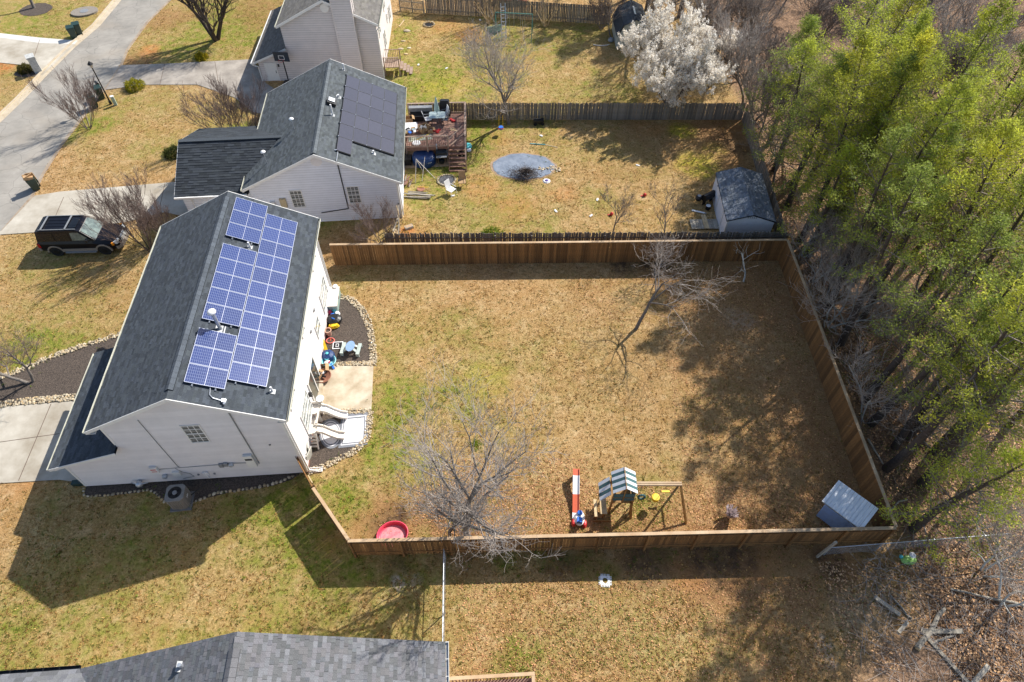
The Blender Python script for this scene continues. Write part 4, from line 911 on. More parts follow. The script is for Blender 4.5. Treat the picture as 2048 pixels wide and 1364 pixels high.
# ------------------------------------------------------------------ yard things
def pt(root, name, m, *calls, smooth=False, kind=None):
    """one part from a few primitive calls"""
    mb = MB()
    for c in calls: getattr(mb, c[0])(*c[1:])
    return mb.build(name, K[m] if isinstance(m,str) else m, root, smooth=smooth, kind=kind)
def at(px, py, z=0.): p = G(px,py,z); return (p.x,p.y,z)
def loft(secs, closed=True):
    mb = MB(); n = len(secs[0]); V = [p for s in secs for p in s]; F = []
    for i in range(len(secs)-1):
        for k in range(n): F.append((i*n+k, i*n+(k+1)%n, (i+1)*n+(k+1)%n, (i+1)*n+k))
    F += [tuple(range(n))[::-1], tuple((len(secs)-1)*n+k for k in range(n))]; mb.raw(V, F); return mb
# ---- black sport utility
K['carpaint'] = mat('black_car_paint', (.006,.006,.010), .30, var=.2, scale=2, spec=.30)
K['cladding'] = mat('tan_car_cladding', (.26,.225,.19), .5, var=.06)
K['carglass'] = mat('tinted_car_glass', (.010,.012,.016), .12, var=.2, spec=.35)
K['windshield'] = mat('pale_windshield', (.20,.27,.25), .06, scale=3.5, col2=(.05,.08,.08), spec=.8)
K['chrome'] = mat('chrome', (.62,.62,.60), .22, metal=.9, var=.05)
K['tyre'] = mat('tyre_rubber', (.012,.012,.012), .85); K['amber'] = mat('amber_lens', (.85,.30,.02), .25); K['tail'] = mat('red_lens', (.45,.01,.01), .25); K['lamp'] = mat('headlamp_lens', (.62,.66,.68), .12)
pc = Vector((-28.5,33.05,0)); car = thing('parked_car', 'black sport utility vehicle with tan lower trim parked on the dormant lawn', 'car', tuple(pc), .045)
def sec(x, zb, zt, hw, tw=.9): return [(x,-hw*.95,zb),(x,-hw,zb+.22),(x,-hw,zt-.22),(x,-hw*tw,zt),(x,hw*tw,zt),(x,hw,zt-.22),(x,hw,zb+.22),(x,hw*.95,zb)]
b_ = loft([sec(-2.58,.62,1.18,.84),sec(-2.5,.42,1.24,.95),sec(-1.6,.36,1.24,1.0),(sec(1.0,.36,1.22,1.0)),sec(1.2,.36,1.17,1.0,.86),sec(2.1,.40,1.08,.97,.80),sec(2.45,.45,.98,.90,.74),sec(2.56,.52,.86,.80,.7)]).build('body', K['carpaint'], car, smooth=False)
g_ = loft([[(-2.50,-.90,1.22),(-2.50,.90,1.22),(-2.36,.74,1.90),(-2.36,-.74,1.90)],[(-2.2,-.93,1.22),(-2.2,.93,1.22),(-2.15,.77,1.95),(-2.15,-.77,1.95)],[(0.0,-.94,1.22),(0.0,.94,1.22),(0.0,.78,1.96),(0.0,-.78,1.96)],[(.42,-.93,1.21),(.42,.93,1.21),(.30,.76,1.92),(.30,-.76,1.92)],[(1.22,-.90,1.18),(1.22,.90,1.18),(.46,.72,1.86),(.46,-.72,1.86)]])
g_.build('cabin', K['carpaint'], car)
pt(car,'windshield','windshield',('face',[(1.20,-.80,1.20),(1.20,.80,1.20),(.50,.68,1.845),(.50,-.68,1.845)])); car.children[-1].location = (.02,0,.012)
for sg in (-1,1):
    def sw(x0,x1,x2,x3): 
        q = [(x0,sg*.955,1.27),(x1,sg*.945,1.27),(x2,sg*.815,1.82),(x3,sg*.815,1.82)]; return ('face', q if sg<0 else q[::-1])
    pt(car,'side_window','carglass',sw(-2.35,-1.30,-1.32,-2.25)); pt(car,'side_window','carglass',sw(-1.18,-.30,-.32,-1.18)); pt(car,'side_window','windshield' if sg<0 else 'carglass',sw(-.18,.98,.36,-.18))
    pt(car,'lower_cladding','cladding',('bx',-1.1,1.05,sg*.985 if sg>0 else -1.02,1.02 if sg>0 else -.985,.38,.62))
    pt(car,'running_board','grey',('bx',-1.0,1.0,min(sg*.95,sg*1.14),max(sg*.95,sg*1.14),.34,.40))
    for wx in (-1.62,1.5):
        mb = MB(); n = 12
        for k in range(n):
            a0 = math.pi*k/n; a1 = math.pi*(k+1)/n; y0, y1 = (sg*.93, sg*1.035)
            P = [(wx+r*math.cos(a),y,.36+r*math.sin(a)) for a in (a0,a1) for r in (.44,.54) for y in (y0,y1)]
            mb.raw(P,[(0,1,3,2),(4,6,7,5),(0,4,5,1),(2,3,7,6),(1,5,7,3),(0,2,6,4)])
        mb.build('fender_flare', K['cladding'], car)
        w = MB(); w.tube((wx,sg*.76,.37),(wx,sg*1.0,.37),.40,.40,20); w_ = w.build('wheel', K['tyre'], car)
        r = MB(); r.tube((wx,sg*.99,.37),(wx,sg*1.01,.37),.22,.20,12); r.build('rim', K['blackmetal'], w_)
    pt(car,'headlight','lamp',('raw',[(2.36,sg*.50,.80),(2.50,sg*.50,.80),(2.30,sg*.90,.82),(2.40,sg*.88,.82),(2.36,sg*.50,1.01),(2.44,sg*.50,.99),(2.22,sg*.92,1.03),(2.34,sg*.88,1.0)],[(0,2,3,1),(4,5,7,6),(0,1,5,4),(2,6,7,3),(1,3,7,5),(0,4,6,2)])).location=(.07,0,.0)
    pt(car,'turn_signal','amber',('bx',2.16,2.30,min(sg*.88,sg*1.0),max(sg*.88,sg*1.0),.80,.99))
    pt(car,'tail_light','tail',('bx',-2.60,-2.42,min(sg*.82,sg*.97),max(sg*.82,sg*.97),.72,1.05))
    pt(car,'mirror','black',('bx',.72,.86,min(sg*.94,sg*1.16),max(sg*.94,sg*1.16),1.22,1.40))
    pt(car,'roof_rail','grey',('bar',(-2.1,sg*.68,2.0),(.25,sg*.68,2.0),.04,.05))
for x in (-1.95,-.42): pt(car,'roof_bar','grey',('bar',(x,-.68,2.03),(x,.68,2.03),.09,.03))
pt(car,'sunroof','carglass',('bx',-.30,.18,-.48,.48,1.955,1.975)); 
mb = MB(); mb.bx(2.50,2.60,-.42,.42,.70,1.0); mb.build('grille', K['grey'], car)
for k in range(4): pt(car,'grille_bar','chrome',('bx',2.58,2.63,-.44,.44,.70+k*.09,.73+k*.09))
loft([[(2.40,-1.0,.44),(2.40,-1.0,.68),(2.30,-.9,.68),(2.30,-.9,.44)],[(2.66,-.7,.44),(2.66,-.7,.66),(2.45,-.7,.66),(2.45,-.7,.44)],[(2.72,0,.44),(2.72,0,.66),(2.5,0,.66),(2.5,0,.44)],[(2.66,.7,.44),(2.66,.7,.66),(2.45,.7,.66),(2.45,.7,.44)],[(2.40,1.0,.44),(2.40,1.0,.68),(2.30,.9,.68),(2.30,.9,.44)]]).build('front_bumper', K['cladding'], car)
pt(car,'rear_bumper','cladding',('bx',-2.68,-2.52,-.95,.95,.45,.66))
for y in (-.3,0,.3): pt(car,'roof_rib','carpaint',('bx',-1.85,-.5,y-.03,y+.03,1.955,1.972))
# ---- pickup tail at the left edge
tk = thing('pickup_truck', 'white and blue pickup truck just entering the picture at the top left', 'truck', (*at(-30,60)[:2],0), -.25)
pt(tk,'body','white_pl',('bx',-4.3,1.15,-.95,.95,.5,1.25)); pt(tk,'bed_liner','black',('bx',-1.0,1.05,-.8,.8,1.2,1.26)); pt(tk,'cab','blueplastic',('bx',-3.0,-1.2,-.85,.85,1.25,1.8))
pt(tk,'bumper','chrome',('bx',1.15,1.35,-.95,.95,.45,.68)); pt(tk,'tailgate','white_pl',('bx',1.12,1.19,-.85,.85,.7,1.3))
for sg in (-1,1): pt(tk,'tail_light','tail',('bx',1.1,1.2,min(sg*.82,sg*.96),max(sg*.82,sg*.96),.8,1.15)); pt(tk,'wheel','tyre',('tube',(.2,sg*.7,.38),(.2,sg*.97,.38),.38,.38,16))
# ---- wheeled bins
def bin_(px, py, rz, label, open_=False, group=None):
    t = thing('trash_bin', label, 'trash bin', at(px,py), rz, group)
    loft([[(-.22,-.24,.06),(.22,-.24,.06),(.22,.24,.06),(-.22,.24,.06)],[(-.31,-.32,1.0),(.31,-.32,1.0),(.31,.32,1.0),(-.31,.32,1.0)]]).build('bin_body', K['green_bin'], t)
    if not open_: loft([[(-.34,-.36,1.0),(.34,-.36,1.0),(.34,.36,1.0),(-.34,.36,1.0)],[(-.32,-.33,1.07),(.32,-.33,1.07),(.32,.33,1.10),(-.32,.33,1.10)]]).build('lid', K['green_bin'], t)
    else: mb = MB(); mb.bx(-.33,.33,.34,.38,.25,1.05); mb.build('lid', K['green_bin'], t)
    for sg in (-1,1): pt(t,'wheel','black',('tube',(sg*.26,.30,.13),(sg*.31,.30,.13),.13,.13,12))
    pt(t,'handle','black',('tube',(-.26,.38,1.02),(.26,.38,1.02),.018,.018,6)); pt(t,'sticker','white_pl',('bx',-.12,.12,-.262,-.25,.55,.75)) ; t.children[-1].rotation_euler=(-.085,0,0); t.children[-1].location=(0,-.03,.03)
    return t
bin_(150,76,.5,'dark green wheeled bin nearer the camera of the pair on the verge across the road'); bin_(161,69,.5,'dark green wheeled bin standing behind its twin on the verge across the road')
bin_(191,215,.7,'dark wheeled bin behind the bare shrub by the street lamp'); bin_(204,197,.7,'dark wheeled bin closest to the street lamp pole')
bn = bin_(74,378,.6,'dark green wheeled bin overflowing with brown cardboard at the kerb',True)
cbx = thing('cardboard_boxes', 'flattened brown cardboard boxes sticking out of the bin at the kerb', 'boxes', at(74,378), .6)
for k,(x,y,r) in enumerate(((-.1,0,.2),(.12,.05,-.25),(0,-.12,.5))): mb = MB(); mb.box((x,y,1.02+k*.03),(.50,.05,.62),Matrix.Rotation(r,3,'Z')@Matrix.Rotation(.3*k-.2,3,'X')); mb.build('box_flap', K['cardboard'], cbx)
mb = MB(); mb.box((-.05,-.08,1.12),(.6,.45,.22),Matrix.Rotation(.3,3,'Y')); mb.build('box', K['cardboard'], cbx)
# ---- street furniture
sl = thing('street_lamp', 'black street lamp with a lantern head beside the road', 'street lamp', at(222,208))
pt(sl,'pole','blackmetal',('lathe',[(.11,0),(.11,.25),(.06,.35),(.045,3.15),(.06,3.2)],10)); pt(sl,'lantern_glass',mat('frosted_glass',(.5,.47,.42),.3),('lathe',[(.07,3.2),(.17,3.5)],6)); pt(sl,'lantern_cap','blackmetal',('lathe',[(.24,3.5),(.20,3.55),(.08,3.68),(0,3.78)],6))
pd = thing('utility_pedestal', 'short pale green utility pedestal next to the street lamp', 'utility box', at(232,210), .4); pt(pd,'cabinet',mat('pale_green_paint',(.36,.46,.40),.5),('bx',-.12,.12,-.1,.1,0,.75)); pt(pd,'cover','white_pl',('bx',-.135,.135,-.115,.115,.75,.82))
mx_ = thing('mailbox', 'black mailbox on a post by the street lamp', 'mailbox', at(206,190), .8); pt(mx_,'post','black',('bar',(0,0,0),(0,0,1.0),.1,.1)); mb = MB(); mb.prism([(-.1,0),(.1,0),(.1,.12),(.07,.19),(0,.22),(-.07,.19),(-.1,.12)],-.25,.25); o = mb.build('box', K['black'], mx_); o.rotation_euler = (math.pi/2,0,0); o.location = (0,0,1.0)
mp_ = thing('mailbox', 'whitewashed brick mailbox pillar across the road', 'mailbox', at(77,143), .62); K['wbrick'] = mat('whitewashed_brick',(.36,.37,.36),.85,scale=6,col2=(.60,.60,.57),bump=.01)
for k in range(9): pt(mp_,'brick_course','wbrick',('bx',-.30+.006*(k%2),.30-.006*(k%2),-.36+.006*(k%2),.36-.006*(k%2),k*.15,k*.15+.143))
pt(mp_,'cap','wbrick',('bx',-.34,.34,-.40,.40,1.35,1.45)); pt(mp_,'mail_slot','black',('bx',.30,.32,-.15,.10,1.02,1.25))
dn_ = thing('storm_drain', 'grey concrete storm drain inlet slab on the far kerb', 'storm drain', at(170,25), .3); mb = MB(); mb.prism([(1.25*math.cos(2*math.pi*k/16),.95*math.sin(2*math.pi*k/16)) for k in range(16)],.0,.16); mb.build('slab', K['oldwood'], dn_); pt(dn_,'lid','grey',('lathe',[(.4,.16),(.4,.18),(0,.185)],16))
# basketball hoop
bh = thing('basketball_hoop', 'basketball hoop with dark backboard on a black pole by the beige house', 'basketball hoop', (-19.2,53.0,0), -.1)
pt(bh,'pole','blackmetal',('tube',(0,0,0),(0,0,2.2),.05,.05,8)); pt(bh,'base','black',('bx',-.5,.5,-.4,.4,0,.15)); pt(bh,'backboard',mat('dark_backboard',(.02,.035,.06),.3),('bx',-.65,.65,-.12,-.08,2.15,2.95))
for a in ((-.25,-.21,2.3,2.65),(.21,.25,2.3,2.65),(-.25,.25,2.61,2.65),(-.25,.25,2.3,2.34)): pt(bh,'target_line','white_pl',('bx',a[0],a[1],-.128,-.121,a[2],a[3]))
mb = MB()
for k in range(14): a=2*math.pi*k/14; b=2*math.pi*(k+1)/14; mb.tube((.23*math.cos(a),-.36+.23*math.sin(a),2.3),(.23*math.cos(b),-.36+.23*math.sin(b),2.3),.012,.012,5)
mb.build('rim', K['redplastic'], bh)
ds = thing('satellite_dish', 'grey satellite dish low beside the chimney of the beige house', 'satellite dish', (*at(733,147)[:2],0)); mb = MB(); mb.lathe([(0,0),(.2,.03),(.36,.1),(.42,.16)],16); o = mb.build('dish', K['galv'], ds, smooth=True); o.location=(0,-.15,.75); o.rotation_euler=(1.0,0,.3); pt(ds,'mast','grey',('tube',(0,0,0),(0,-.05,.75),.03,.03,6)); pt(ds,'feed_arm','grey',('tube',(0,-.15,.5),(.1,-.6,.95),.015,.015,5))
# back steps of the beige house
st = thing('porch_steps', 'small wooden landing with pickets and steps behind the beige house', 'steps', (*at(771,152)[:2],0), .04)
pt(st,'landing','rail',('bx',0,1.3,0,1.4,.75,.80))
for k in range(4): pt(st,'step','rail',('bx',1.3+k*.26,1.56+k*.26,.1,1.3,.58-k*.17,.62-k*.17))
for y in (0,1.4):
    pt(st,'rail','rail',('bar',(0,y,1.65),(1.3,y,1.65),.08,.04))
    for k in range(9): pt(st,'picket','rail',('bar',(.07+k*.15,y,.8),(.07+k*.15,y,1.63),.035,.035))
for x,y in ((0.04,0),(1.3,0),(1.3,1.4)): pt(st,'post','rail',('bar',(x,y,0),(x,y,1.7),.09,.09))
# ---- deck
D = thing('deck', 'stained wooden deck with picket railing behind the house with black panels', 'deck', (-7.95,42.35,0), .045); dz = 1.2; DX = 4.45; DY = 4.35
mb = MB()
for k in range(31): mb.bx(0,DX,k*DY/31+.006,(k+1)*DY/31-.006,dz-.03,dz,(random.uniform(.42,.58),)*3)
K['deckfl'] = mat('deck_floor_boards', (.22,.105,.075), .75, scale=2.2, detail=6, col2=(.36,.22,.165), tint=.8, stretch=(1,4,1)); mb.build('floor_boards', K['deckfl'], D, kind='stuff')
pt(D,'rim_joist','deckwood',('bx',0,DX,-.04,-.002,dz-.28,dz-.02)); pt(D,'rim_joist','deckwood',('bx',DX+.002,DX+.04,0,DY,dz-.28,dz-.02))
pts_ = [(0,0),(1.6,0),(3.15,0),(DX,0),(DX,1.5),(DX,3.),(DX,DY),(2.9,DY),(1.4,DY),(0,DY)]
for x,y in pts_: pt(D,'post','rail',('bar',(x,y,0),(x,y,2.12),.10,.10))
def rail_run(a,b):
    a = Vector(a); b = Vector(b); L = (b-a).length; d = (b-a)/L
    mb = MB(); mb.bar(a+Vector((0,0,2.12)), b+Vector((0,0,2.12)), .14, .035); mb.build('top_rail', K['rail'], D)
    mb = MB(); mb.bar(a+Vector((0,0,1.28)), b+Vector((0,0,1.28)), .04, .07); mb.build('bottom_rail', K['rail'], D)
    bmz = MB(); bmz.bar((0,0,1.25),(0,0,2.10),.035,.035); me_ = bmz.mesh('baluster', K['deckwood'])
    for k in range(1,int(L/.14)): put('baluster', me_, D, tuple(a+d*k*.14))
rail_run((0,0,0),(3.15,0,0)); rail_run((DX,0,0),(DX,DY,0)); rail_run((DX,DY,0),(0,DY,0)); 
for k in range(6): pt(D,'step','deckwood',('bx',3.2,DX-.05,-.28-k*.25,-.02-k*.25,dz-.20-k*.19,dz-.16-k*.19)); 
pt(D,'stringer','deckwood',('bar',(3.18,-.0,1.0),(3.18,-1.5,.05),.04,.25)); pt(D,'stringer','deckwood',('bar',(DX-.02,-.0,1.0),(DX-.02,-1.5,.05),.04,.25))
pt(D,'stair_rail','rail',('bar',(DX,0,2.05),(DX,-1.5,1.1),.09,.04)); pt(D,'post','rail',('bar',(DX,-1.5,0),(DX,-1.5,1.1),.09,.09)); pt(D,'gate_rail','rail',('bar',(3.2,.1,1.75),(4.2,1.3,2.0),.09,.04)); pt(D,'gate_rail','rail',('bar',(3.4,.0,1.35),(4.35,1.2,1.5),.09,.04))
def on(px,py,z): p = G(px,py,z); return (p.x,p.y,z)
sf = thing('outdoor_sofa', 'long black patio bench with a grey top on the deck', 'bench', on(843,237,dz), .05); pt(sf,'seat','black',('bx',-.85,.85,-.4,.4,0,.42)); pt(sf,'backrest','grey',('bx',-.9,.9,.3,.42,.35,.85)); pt(sf,'shelf_top','grey',('bx',-.9,.9,.05,.4,.85,.89))
tb = thing('patio_table', 'glass topped patio table with a closed umbrella on the deck', 'table', on(876,246,dz), .05)
K['frost'] = mat('frosted_table_glass',(.42,.50,.50),.2); mb = MB(); mb.prism([(-.62,-.35),(-.5,-.45),(.5,-.45),(.62,-.35),(.62,.35),(.5,.45),(-.5,.45),(-.62,.35)],.70,.72); mb.build('table_top', K['frost'], tb)
for x in (-.45,.45):
    for y in (-.3,.3): pt(tb,'leg','blackmetal',('tube',(x*1.1,y*1.2,0),(x*.8,y*.8,.70),.018,.018,6))
um = thing('patio_umbrella', 'closed pale mint parasol standing through the patio table', 'umbrella', on(876,246,dz)); pt(um,'canopy',mat('mint_canvas',(.42,.58,.53),.8,var=.15),('lathe',[(.06,1.05),(.22,1.10),(.19,1.3),(.13,1.7),(.07,2.1),(.0,2.25)],10)); pt(um,'pole','grey',('tube',(0,0,0),(0,0,2.3),.02,.02,6))
def chair(px,py,z,rz,label,mk='white_pl',fk='grey'):
    t = thing('patio_chair', label, 'chair', on(px,py,z), rz); s = .26
    pt(t,'seat',mk,('bx',-s,s,-.25,.25,.40,.44)); mb = MB(); mb.box((0,.33,.75),(.5,.03,.62),Matrix.Rotation(-.25,3,'X')); mb.build('backrest', K[mk], t)
    for x in (-s,s):
        for y in (-.24,.24): pt(t,'leg',fk,('tube',(x*1.1,y*1.1,0),(x,y,.42),.016,.016,6))
        pt(t,'armrest',fk,('tube',(x*1.05,-.25,.62),(x*1.05,.30,.66),.02,.02,6))
    return t
chair(857,247,dz,1.9,'white patio chair left of the table on the deck'); chair(888,238,dz,-1.2,'white patio chair behind the right side of the deck table'); chair(890,247,dz,-1.6,'grey framed patio chair right of the deck table','grey','blackmetal')
def cbox(px,py,z,s,rz,label,open_=True):
    t = thing('cardboard_box', label, 'box', on(px,py,z), rz); a,b,c = s
    for q in ((-a,a,-b,-b+.01,0,c),(-a,a,b-.01,b,0,c),(-a,-a+.01,-b,b,0,c),(a-.01,a,-b,b,0,c)): pt(t,'side','cardboard',('bx',*q))
    pt(t,'bottom','cardboard',('bx',-a,a,-b,b,0,.01))
    for sg in (-1,1): mb = MB(); mb.box((sg*(a+.08),0,c-.02),(.2,2*b,.01),Matrix.Rotation(sg*.5,3,'Y')); mb.build('flap', K['cardboard'], t)
    return t
cbox(818,246,dz,(.30,.25,.5),.2,'tall open cardboard box by the house wall on the deck'); cbox(848,262,dz,(.33,.28,.45),.7,'large open cardboard box in the middle of the deck'); cbox(861,264,dz,(.2,.2,.3),.1,'small opened cardboard box at the deck middle')
pp = thing('paper_bundle', 'white papers poking from the large deck box', 'papers', on(846,256,dz+.45)); 
for k in range(4): mb = MB(); mb.box((random.uniform(-.15,.15),random.uniform(-.1,.1),.05),(.25,.02,.3),Matrix.Rotation(k*.7,3,'Z')@Matrix.Rotation(.4,3,'X')); mb.build('sheet', K['white_pl'], pp)
tt = thing('folding_table', 'white folding table heaped with clutter on the deck', 'table', on(823,262,dz), .1); mb=MB(); mb.prism([(-.45,-.4),(.4,-.45),(.5,-.3),(.5,.35),(.4,.42),(-.45,.42)],.42,.47); mb.build('table_top',K['white_pl'],tt)
for x in (-.35,.35):
    for y in (-.3,.3): pt(tt,'leg','grey',('tube',(x,y,0),(x,y,.42),.02,.02,6))
for k,(c_,x,y) in enumerate((('grey',-.2,.1),('frost',.15,.2),('white_pl',.25,-.05),('blueplastic',-.1,-.2),('cardboard',.1,.35),('black',-.3,.25))):
    o = thing('clutter_item', ['small grey packet','pale green tray','white paper stack','little blue box','brown carton scrap','black pouch'][k]+' lying on the white folding table', 'clutter', on(823,262,dz+.47)); o.location.x += x; o.location.y += y; mb = MB(); mb.box((0,0,.03),(.28,.18,.06),Matrix.Rotation(k*.8,3,'Z')); mb.build('item', K[c_], o)
for k,(px,py,l) in enumerate(((868,262,'red and white toy lying near the deck boxes'),(877,262,'flat red tray toy on the deck boards'),(904,241,'red toy gun shape on the far side of the deck'))):
    o = thing('toy', l, 'toy', on(px,py,dz), k*1.1); pt(o,'toy_body','redplastic',('bx',-.22,.2,-.09,.09,0,.08)); pt(o,'toy_handle','white_pl' if k==0 else 'redplastic',('bx',-.3,-.12,-.16,.05,.0,.12))
gc = thing('grill', 'black covered grill at the far rail of the deck', 'grill', on(891,228,dz)); pt(gc,'cover','black',('raw',[(-.42,-.3,0),(.42,-.3,0),(.42,.3,0),(-.42,.3,0),(-.36,-.22,1.15),(.36,-.22,1.15),(.36,.22,1.15),(-.36,.22,1.15)],[(4,5,6,7),(0,1,5,4),(1,2,6,5),(2,3,7,6),(3,0,4,7)])); pt(gc,'lid_ridge','black',('bx',-.3,.3,-.15,.15,1.15,1.22))
bl = thing('bench_planks', 'small pale slatted crate tipped by the deck steps', 'crate', on(906,263,dz+.3), .5)
for k in range(4): mb = MB(); mb.box((0,k*.12-.2,.2),(.55,.08,.03),Matrix.Rotation(.4,3,'Y')); mb.build('slat', K['cap'], bl)
bb = thing('paper_plate', 'round white cushion on the deck edge behind the railing', 'cushion', on(833,287,dz), 0); pt(bb,'cushion','white_pl',('lathe',[(.3,0),(.34,.05),(.3,.1),(0,.12)],12)); pt(bb,'button','cream',('lathe',[(.05,.12),(0,.14)],8))
sh_ = thing('shade_panel', 'pale sheet lying across the boards at the front of the deck', 'sheet', on(840,276,dz), .2); pt(sh_,'sheet',mat('pale_tarp',(.42,.44,.34),.8,var=.2),('bx',-.9,.9,-.35,.35,0,.03)); pt(sh_,'pole','yellow',('bar',(-.5,-.4,.05),(.8,.35,.05),.03,.03))
# landing pad and things below the deck
sheet('ground_landing', [G(*p) for p in [(808,338),(932,331),(926,300),(812,300)]], .03, K['cap'])
sp = thing('spa_tub', 'round navy blue inflatable hot tub with a buckled cover below the deck', 'hot tub', at(849,325)); K['navy'] = mat('navy_vinyl',(.010,.035,.12),.38,scale=3,col2=(.018,.055,.17),bump=.02,bscale=3)
pt(sp,'tub','navy',('lathe',[(.82,0),(.89,.12),(.90,.55),(.86,.68),(.78,.73)],32),smooth=True); pt(sp,'cover','navy',('lathe',[(.80,.72),(.74,.765),(.5,.775),(.25,.765),(0,.755)],32),smooth=True)
mb = MB()
for k in range(12): a = math.pi*.15+k*.06; mb.bar((.2*math.cos(a),.2*math.sin(a)+.05,.775),(.7*math.cos(a),.7*math.sin(a),.782),.012,.01)
mb.build('cover_crease', K['navy'], sp, kind='stuff')
fc = bpy.data.curves.new('brand_text','FONT'); fc.body = 'Clev'; fc.size = .17; fc.extrude = .003; tx = bpy.data.objects.new('lettering', fc); COL.objects.link(tx)
dg = bpy.context.evaluated_depsgraph_get(); me_ = bpy.data.meshes.new_from_object(tx.evaluated_get(dg)); bpy.data.objects.remove(tx); me_.materials.clear(); me_.materials.append(K['white_pl'])
o = put('lettering', me_, sp, (.38,-.82,.46), (math.pi/2,0,.50))
kg = thing('smoker_grill', 'black barrel smoker grill with side shelf below the deck', 'grill', at(884,322), .1); mb = MB(); mb.tube((-.4,0,.75),(.4,0,.75),.28,.28,16); mb.build('barrel', K['blackmetal'], kg); pt(kg,'chimney','galv',('tube',(-.3,.1,1.0),(-.3,.1,1.45),.05,.05,8)); pt(kg,'side_shelf','grey',('bx',-.4,.4,-.55,-.28,.68,.71)); pt(kg,'handle','galv',('tube',(.45,-.2,.6),(.45,.2,.9),.02,.02,6)); pt(kg,'firebox','black',('lathe',[(.2,.2),(.22,.45),(0,.5)],12,(0,-.45,0)))
for x in (-.35,.35): pt(kg,'leg','blackmetal',('bar',(x,.15,0),(x,.15,.6),.04,.04)); pt(kg,'leg','blackmetal',('bar',(x,-.2,0),(x,-.2,.6),.04,.04))
wh = thing('wheel_hub', 'black round hose reel at the foot of the deck stairs', 'hose reel', at(924,316), .2); pt(wh,'reel','tyre',('tube',(0,-.1,.3),(0,.12,.3),.30,.30,20)); pt(wh,'hub','galv',('tube',(0,-.14,.3),(0,-.09,.3),.05,.05,8))
bt = thing('storage_bin', 'black plastic bin beside the hot tub at the house corner', 'bin', at(816,327)); pt(bt,'bin_body','black',('bx',-.3,.3,-.3,.3,0,.55)); pt(bt,'lid','black',('bx',-.33,.33,-.33,.33,.55,.6))
fl = thing('cushions_pile', 'blue and white pool float crumpled outside the deck rail', 'pool float', at(935,294)); pt(fl,'float','teal',('lathe',[(.22,0),(.36,.06),(.34,.16),(.2,.2),(0,.15)],10)); pt(fl,'towel','white_pl',('lathe',[(.2,0),(.24,.05),(.1,.12),(0,.1)],7,(.1,-.45,0)))
# A-frame, wood piles, fire ring, chairs
af = thing('metal_frame', 'thin cream metal swing frame lying open by the wood pile', 'swing frame', at(845,352), .2)
for a,b in (((-.6,-.7,0),(-.3,0,1.55)),((.1,.5,0),(-.3,0,1.55)),((-.1,-.6,0),(.35,.2,1.5)),((.9,-.5,0),(-.3,0,1.55))): mb = MB(); mb.tube(a,b,.022,.022,6); mb.build('leg', K['cream'], af)
def pile(name,label,cat,px,py,n,L,m,rz,spread=.35,h=.3,r=(.02,.05),piece='plank'):
    t = thing(name,label,cat,at(px,py),rz)
    for k in range(n):
        y = random.uniform(-spread,spread); z = random.uniform(.03,h)*(1-abs(y)/spread*.6); l = L*random.uniform(.5,1.05)/2; q = random.uniform(-.15,.15); x = random.uniform(-.25,.25)
        mb = MB(); w = random.uniform(*r)*2; mb.bar((x-l,y-q*l,z+random.uniform(-.04,.04)),(x+l,y+q*l,max(.02,z+random.uniform(-.05,.05))),w,w*.5); mb.build(piece, K[m if random.random()<.7 else 'log'], t)
    return t
pile('lumber_pile','long loose planks stacked on the grass behind the white house','lumber pile',838,392,16,2.1,'log',-.1,.35,.3)
pile('lumber_pile','heap of dark scrap boards against the rear wall of the white house','lumber pile',813,366,18,1.0,'deckwood',1.4,.35,.5)
fr_ = thing('fire_ring', 'ring of stones filled with dark ash near the two yard chairs', 'fire pit', at(893,361)); 
for k in range(26): a = 2*math.pi*k/26; o = put('stone', random.choice(ROCK), fr_, (.66*math.cos(a),.62*math.sin(a),.06)); o.scale = (.10,.09,.08); o.rotation_euler=(0,0,a)
pt(fr_,'ash',mat('ash_and_char',(.03,.03,.032),.95,scale=8,col2=(.14,.14,.15)),('lathe',[(.58,.0),(.55,.05),(0,.07)],20))
f2 = thing('fire_ring', 'small rusty ring fire pit in the far yard near the picket fence', 'fire pit', at(858,50)); 
for k in range(18): a = 2*math.pi*k/18; o = put('stone', random.choice(ROCK), f2, (.5*math.cos(a),.5*math.sin(a),.08)); o.scale = (.10,.09,.1)
pt(f2,'ash','black',('lathe',[(.42,.0),(.4,.04),(0,.05)],16))
chair(903,388,0,.9,'white lawn chair facing away from the stone fire ring','white_pl','white_pl'); chair(925,372,0,0.05,'brown upholstered yard chair right of the stone fire ring','cardboard','black')
cp_ = thing('campfire_toys','small rusty bowl and yellow stick on the grass near the plank stack','fire bowl',at(842,380)); pt(cp_,'bowl','brick',('lathe',[(.15,0),(.3,.12),(.26,.14),(0,.08)],12)); pt(cp_,'stick','yellow',('bar',(-.2,.15,.15),(.55,.2,.1),.03,.03))
cb2 = thing('concrete_block','pale rectangular block on the clay near the collapsed fence','block',at(818,456),.5); pt(cb2,'block','wbrick',('bx',-.28,.28,-.14,.14,0,.18)); pt(cb2,'block_face','cap',('bx',-.25,.25,-.11,.11,.18,.19))
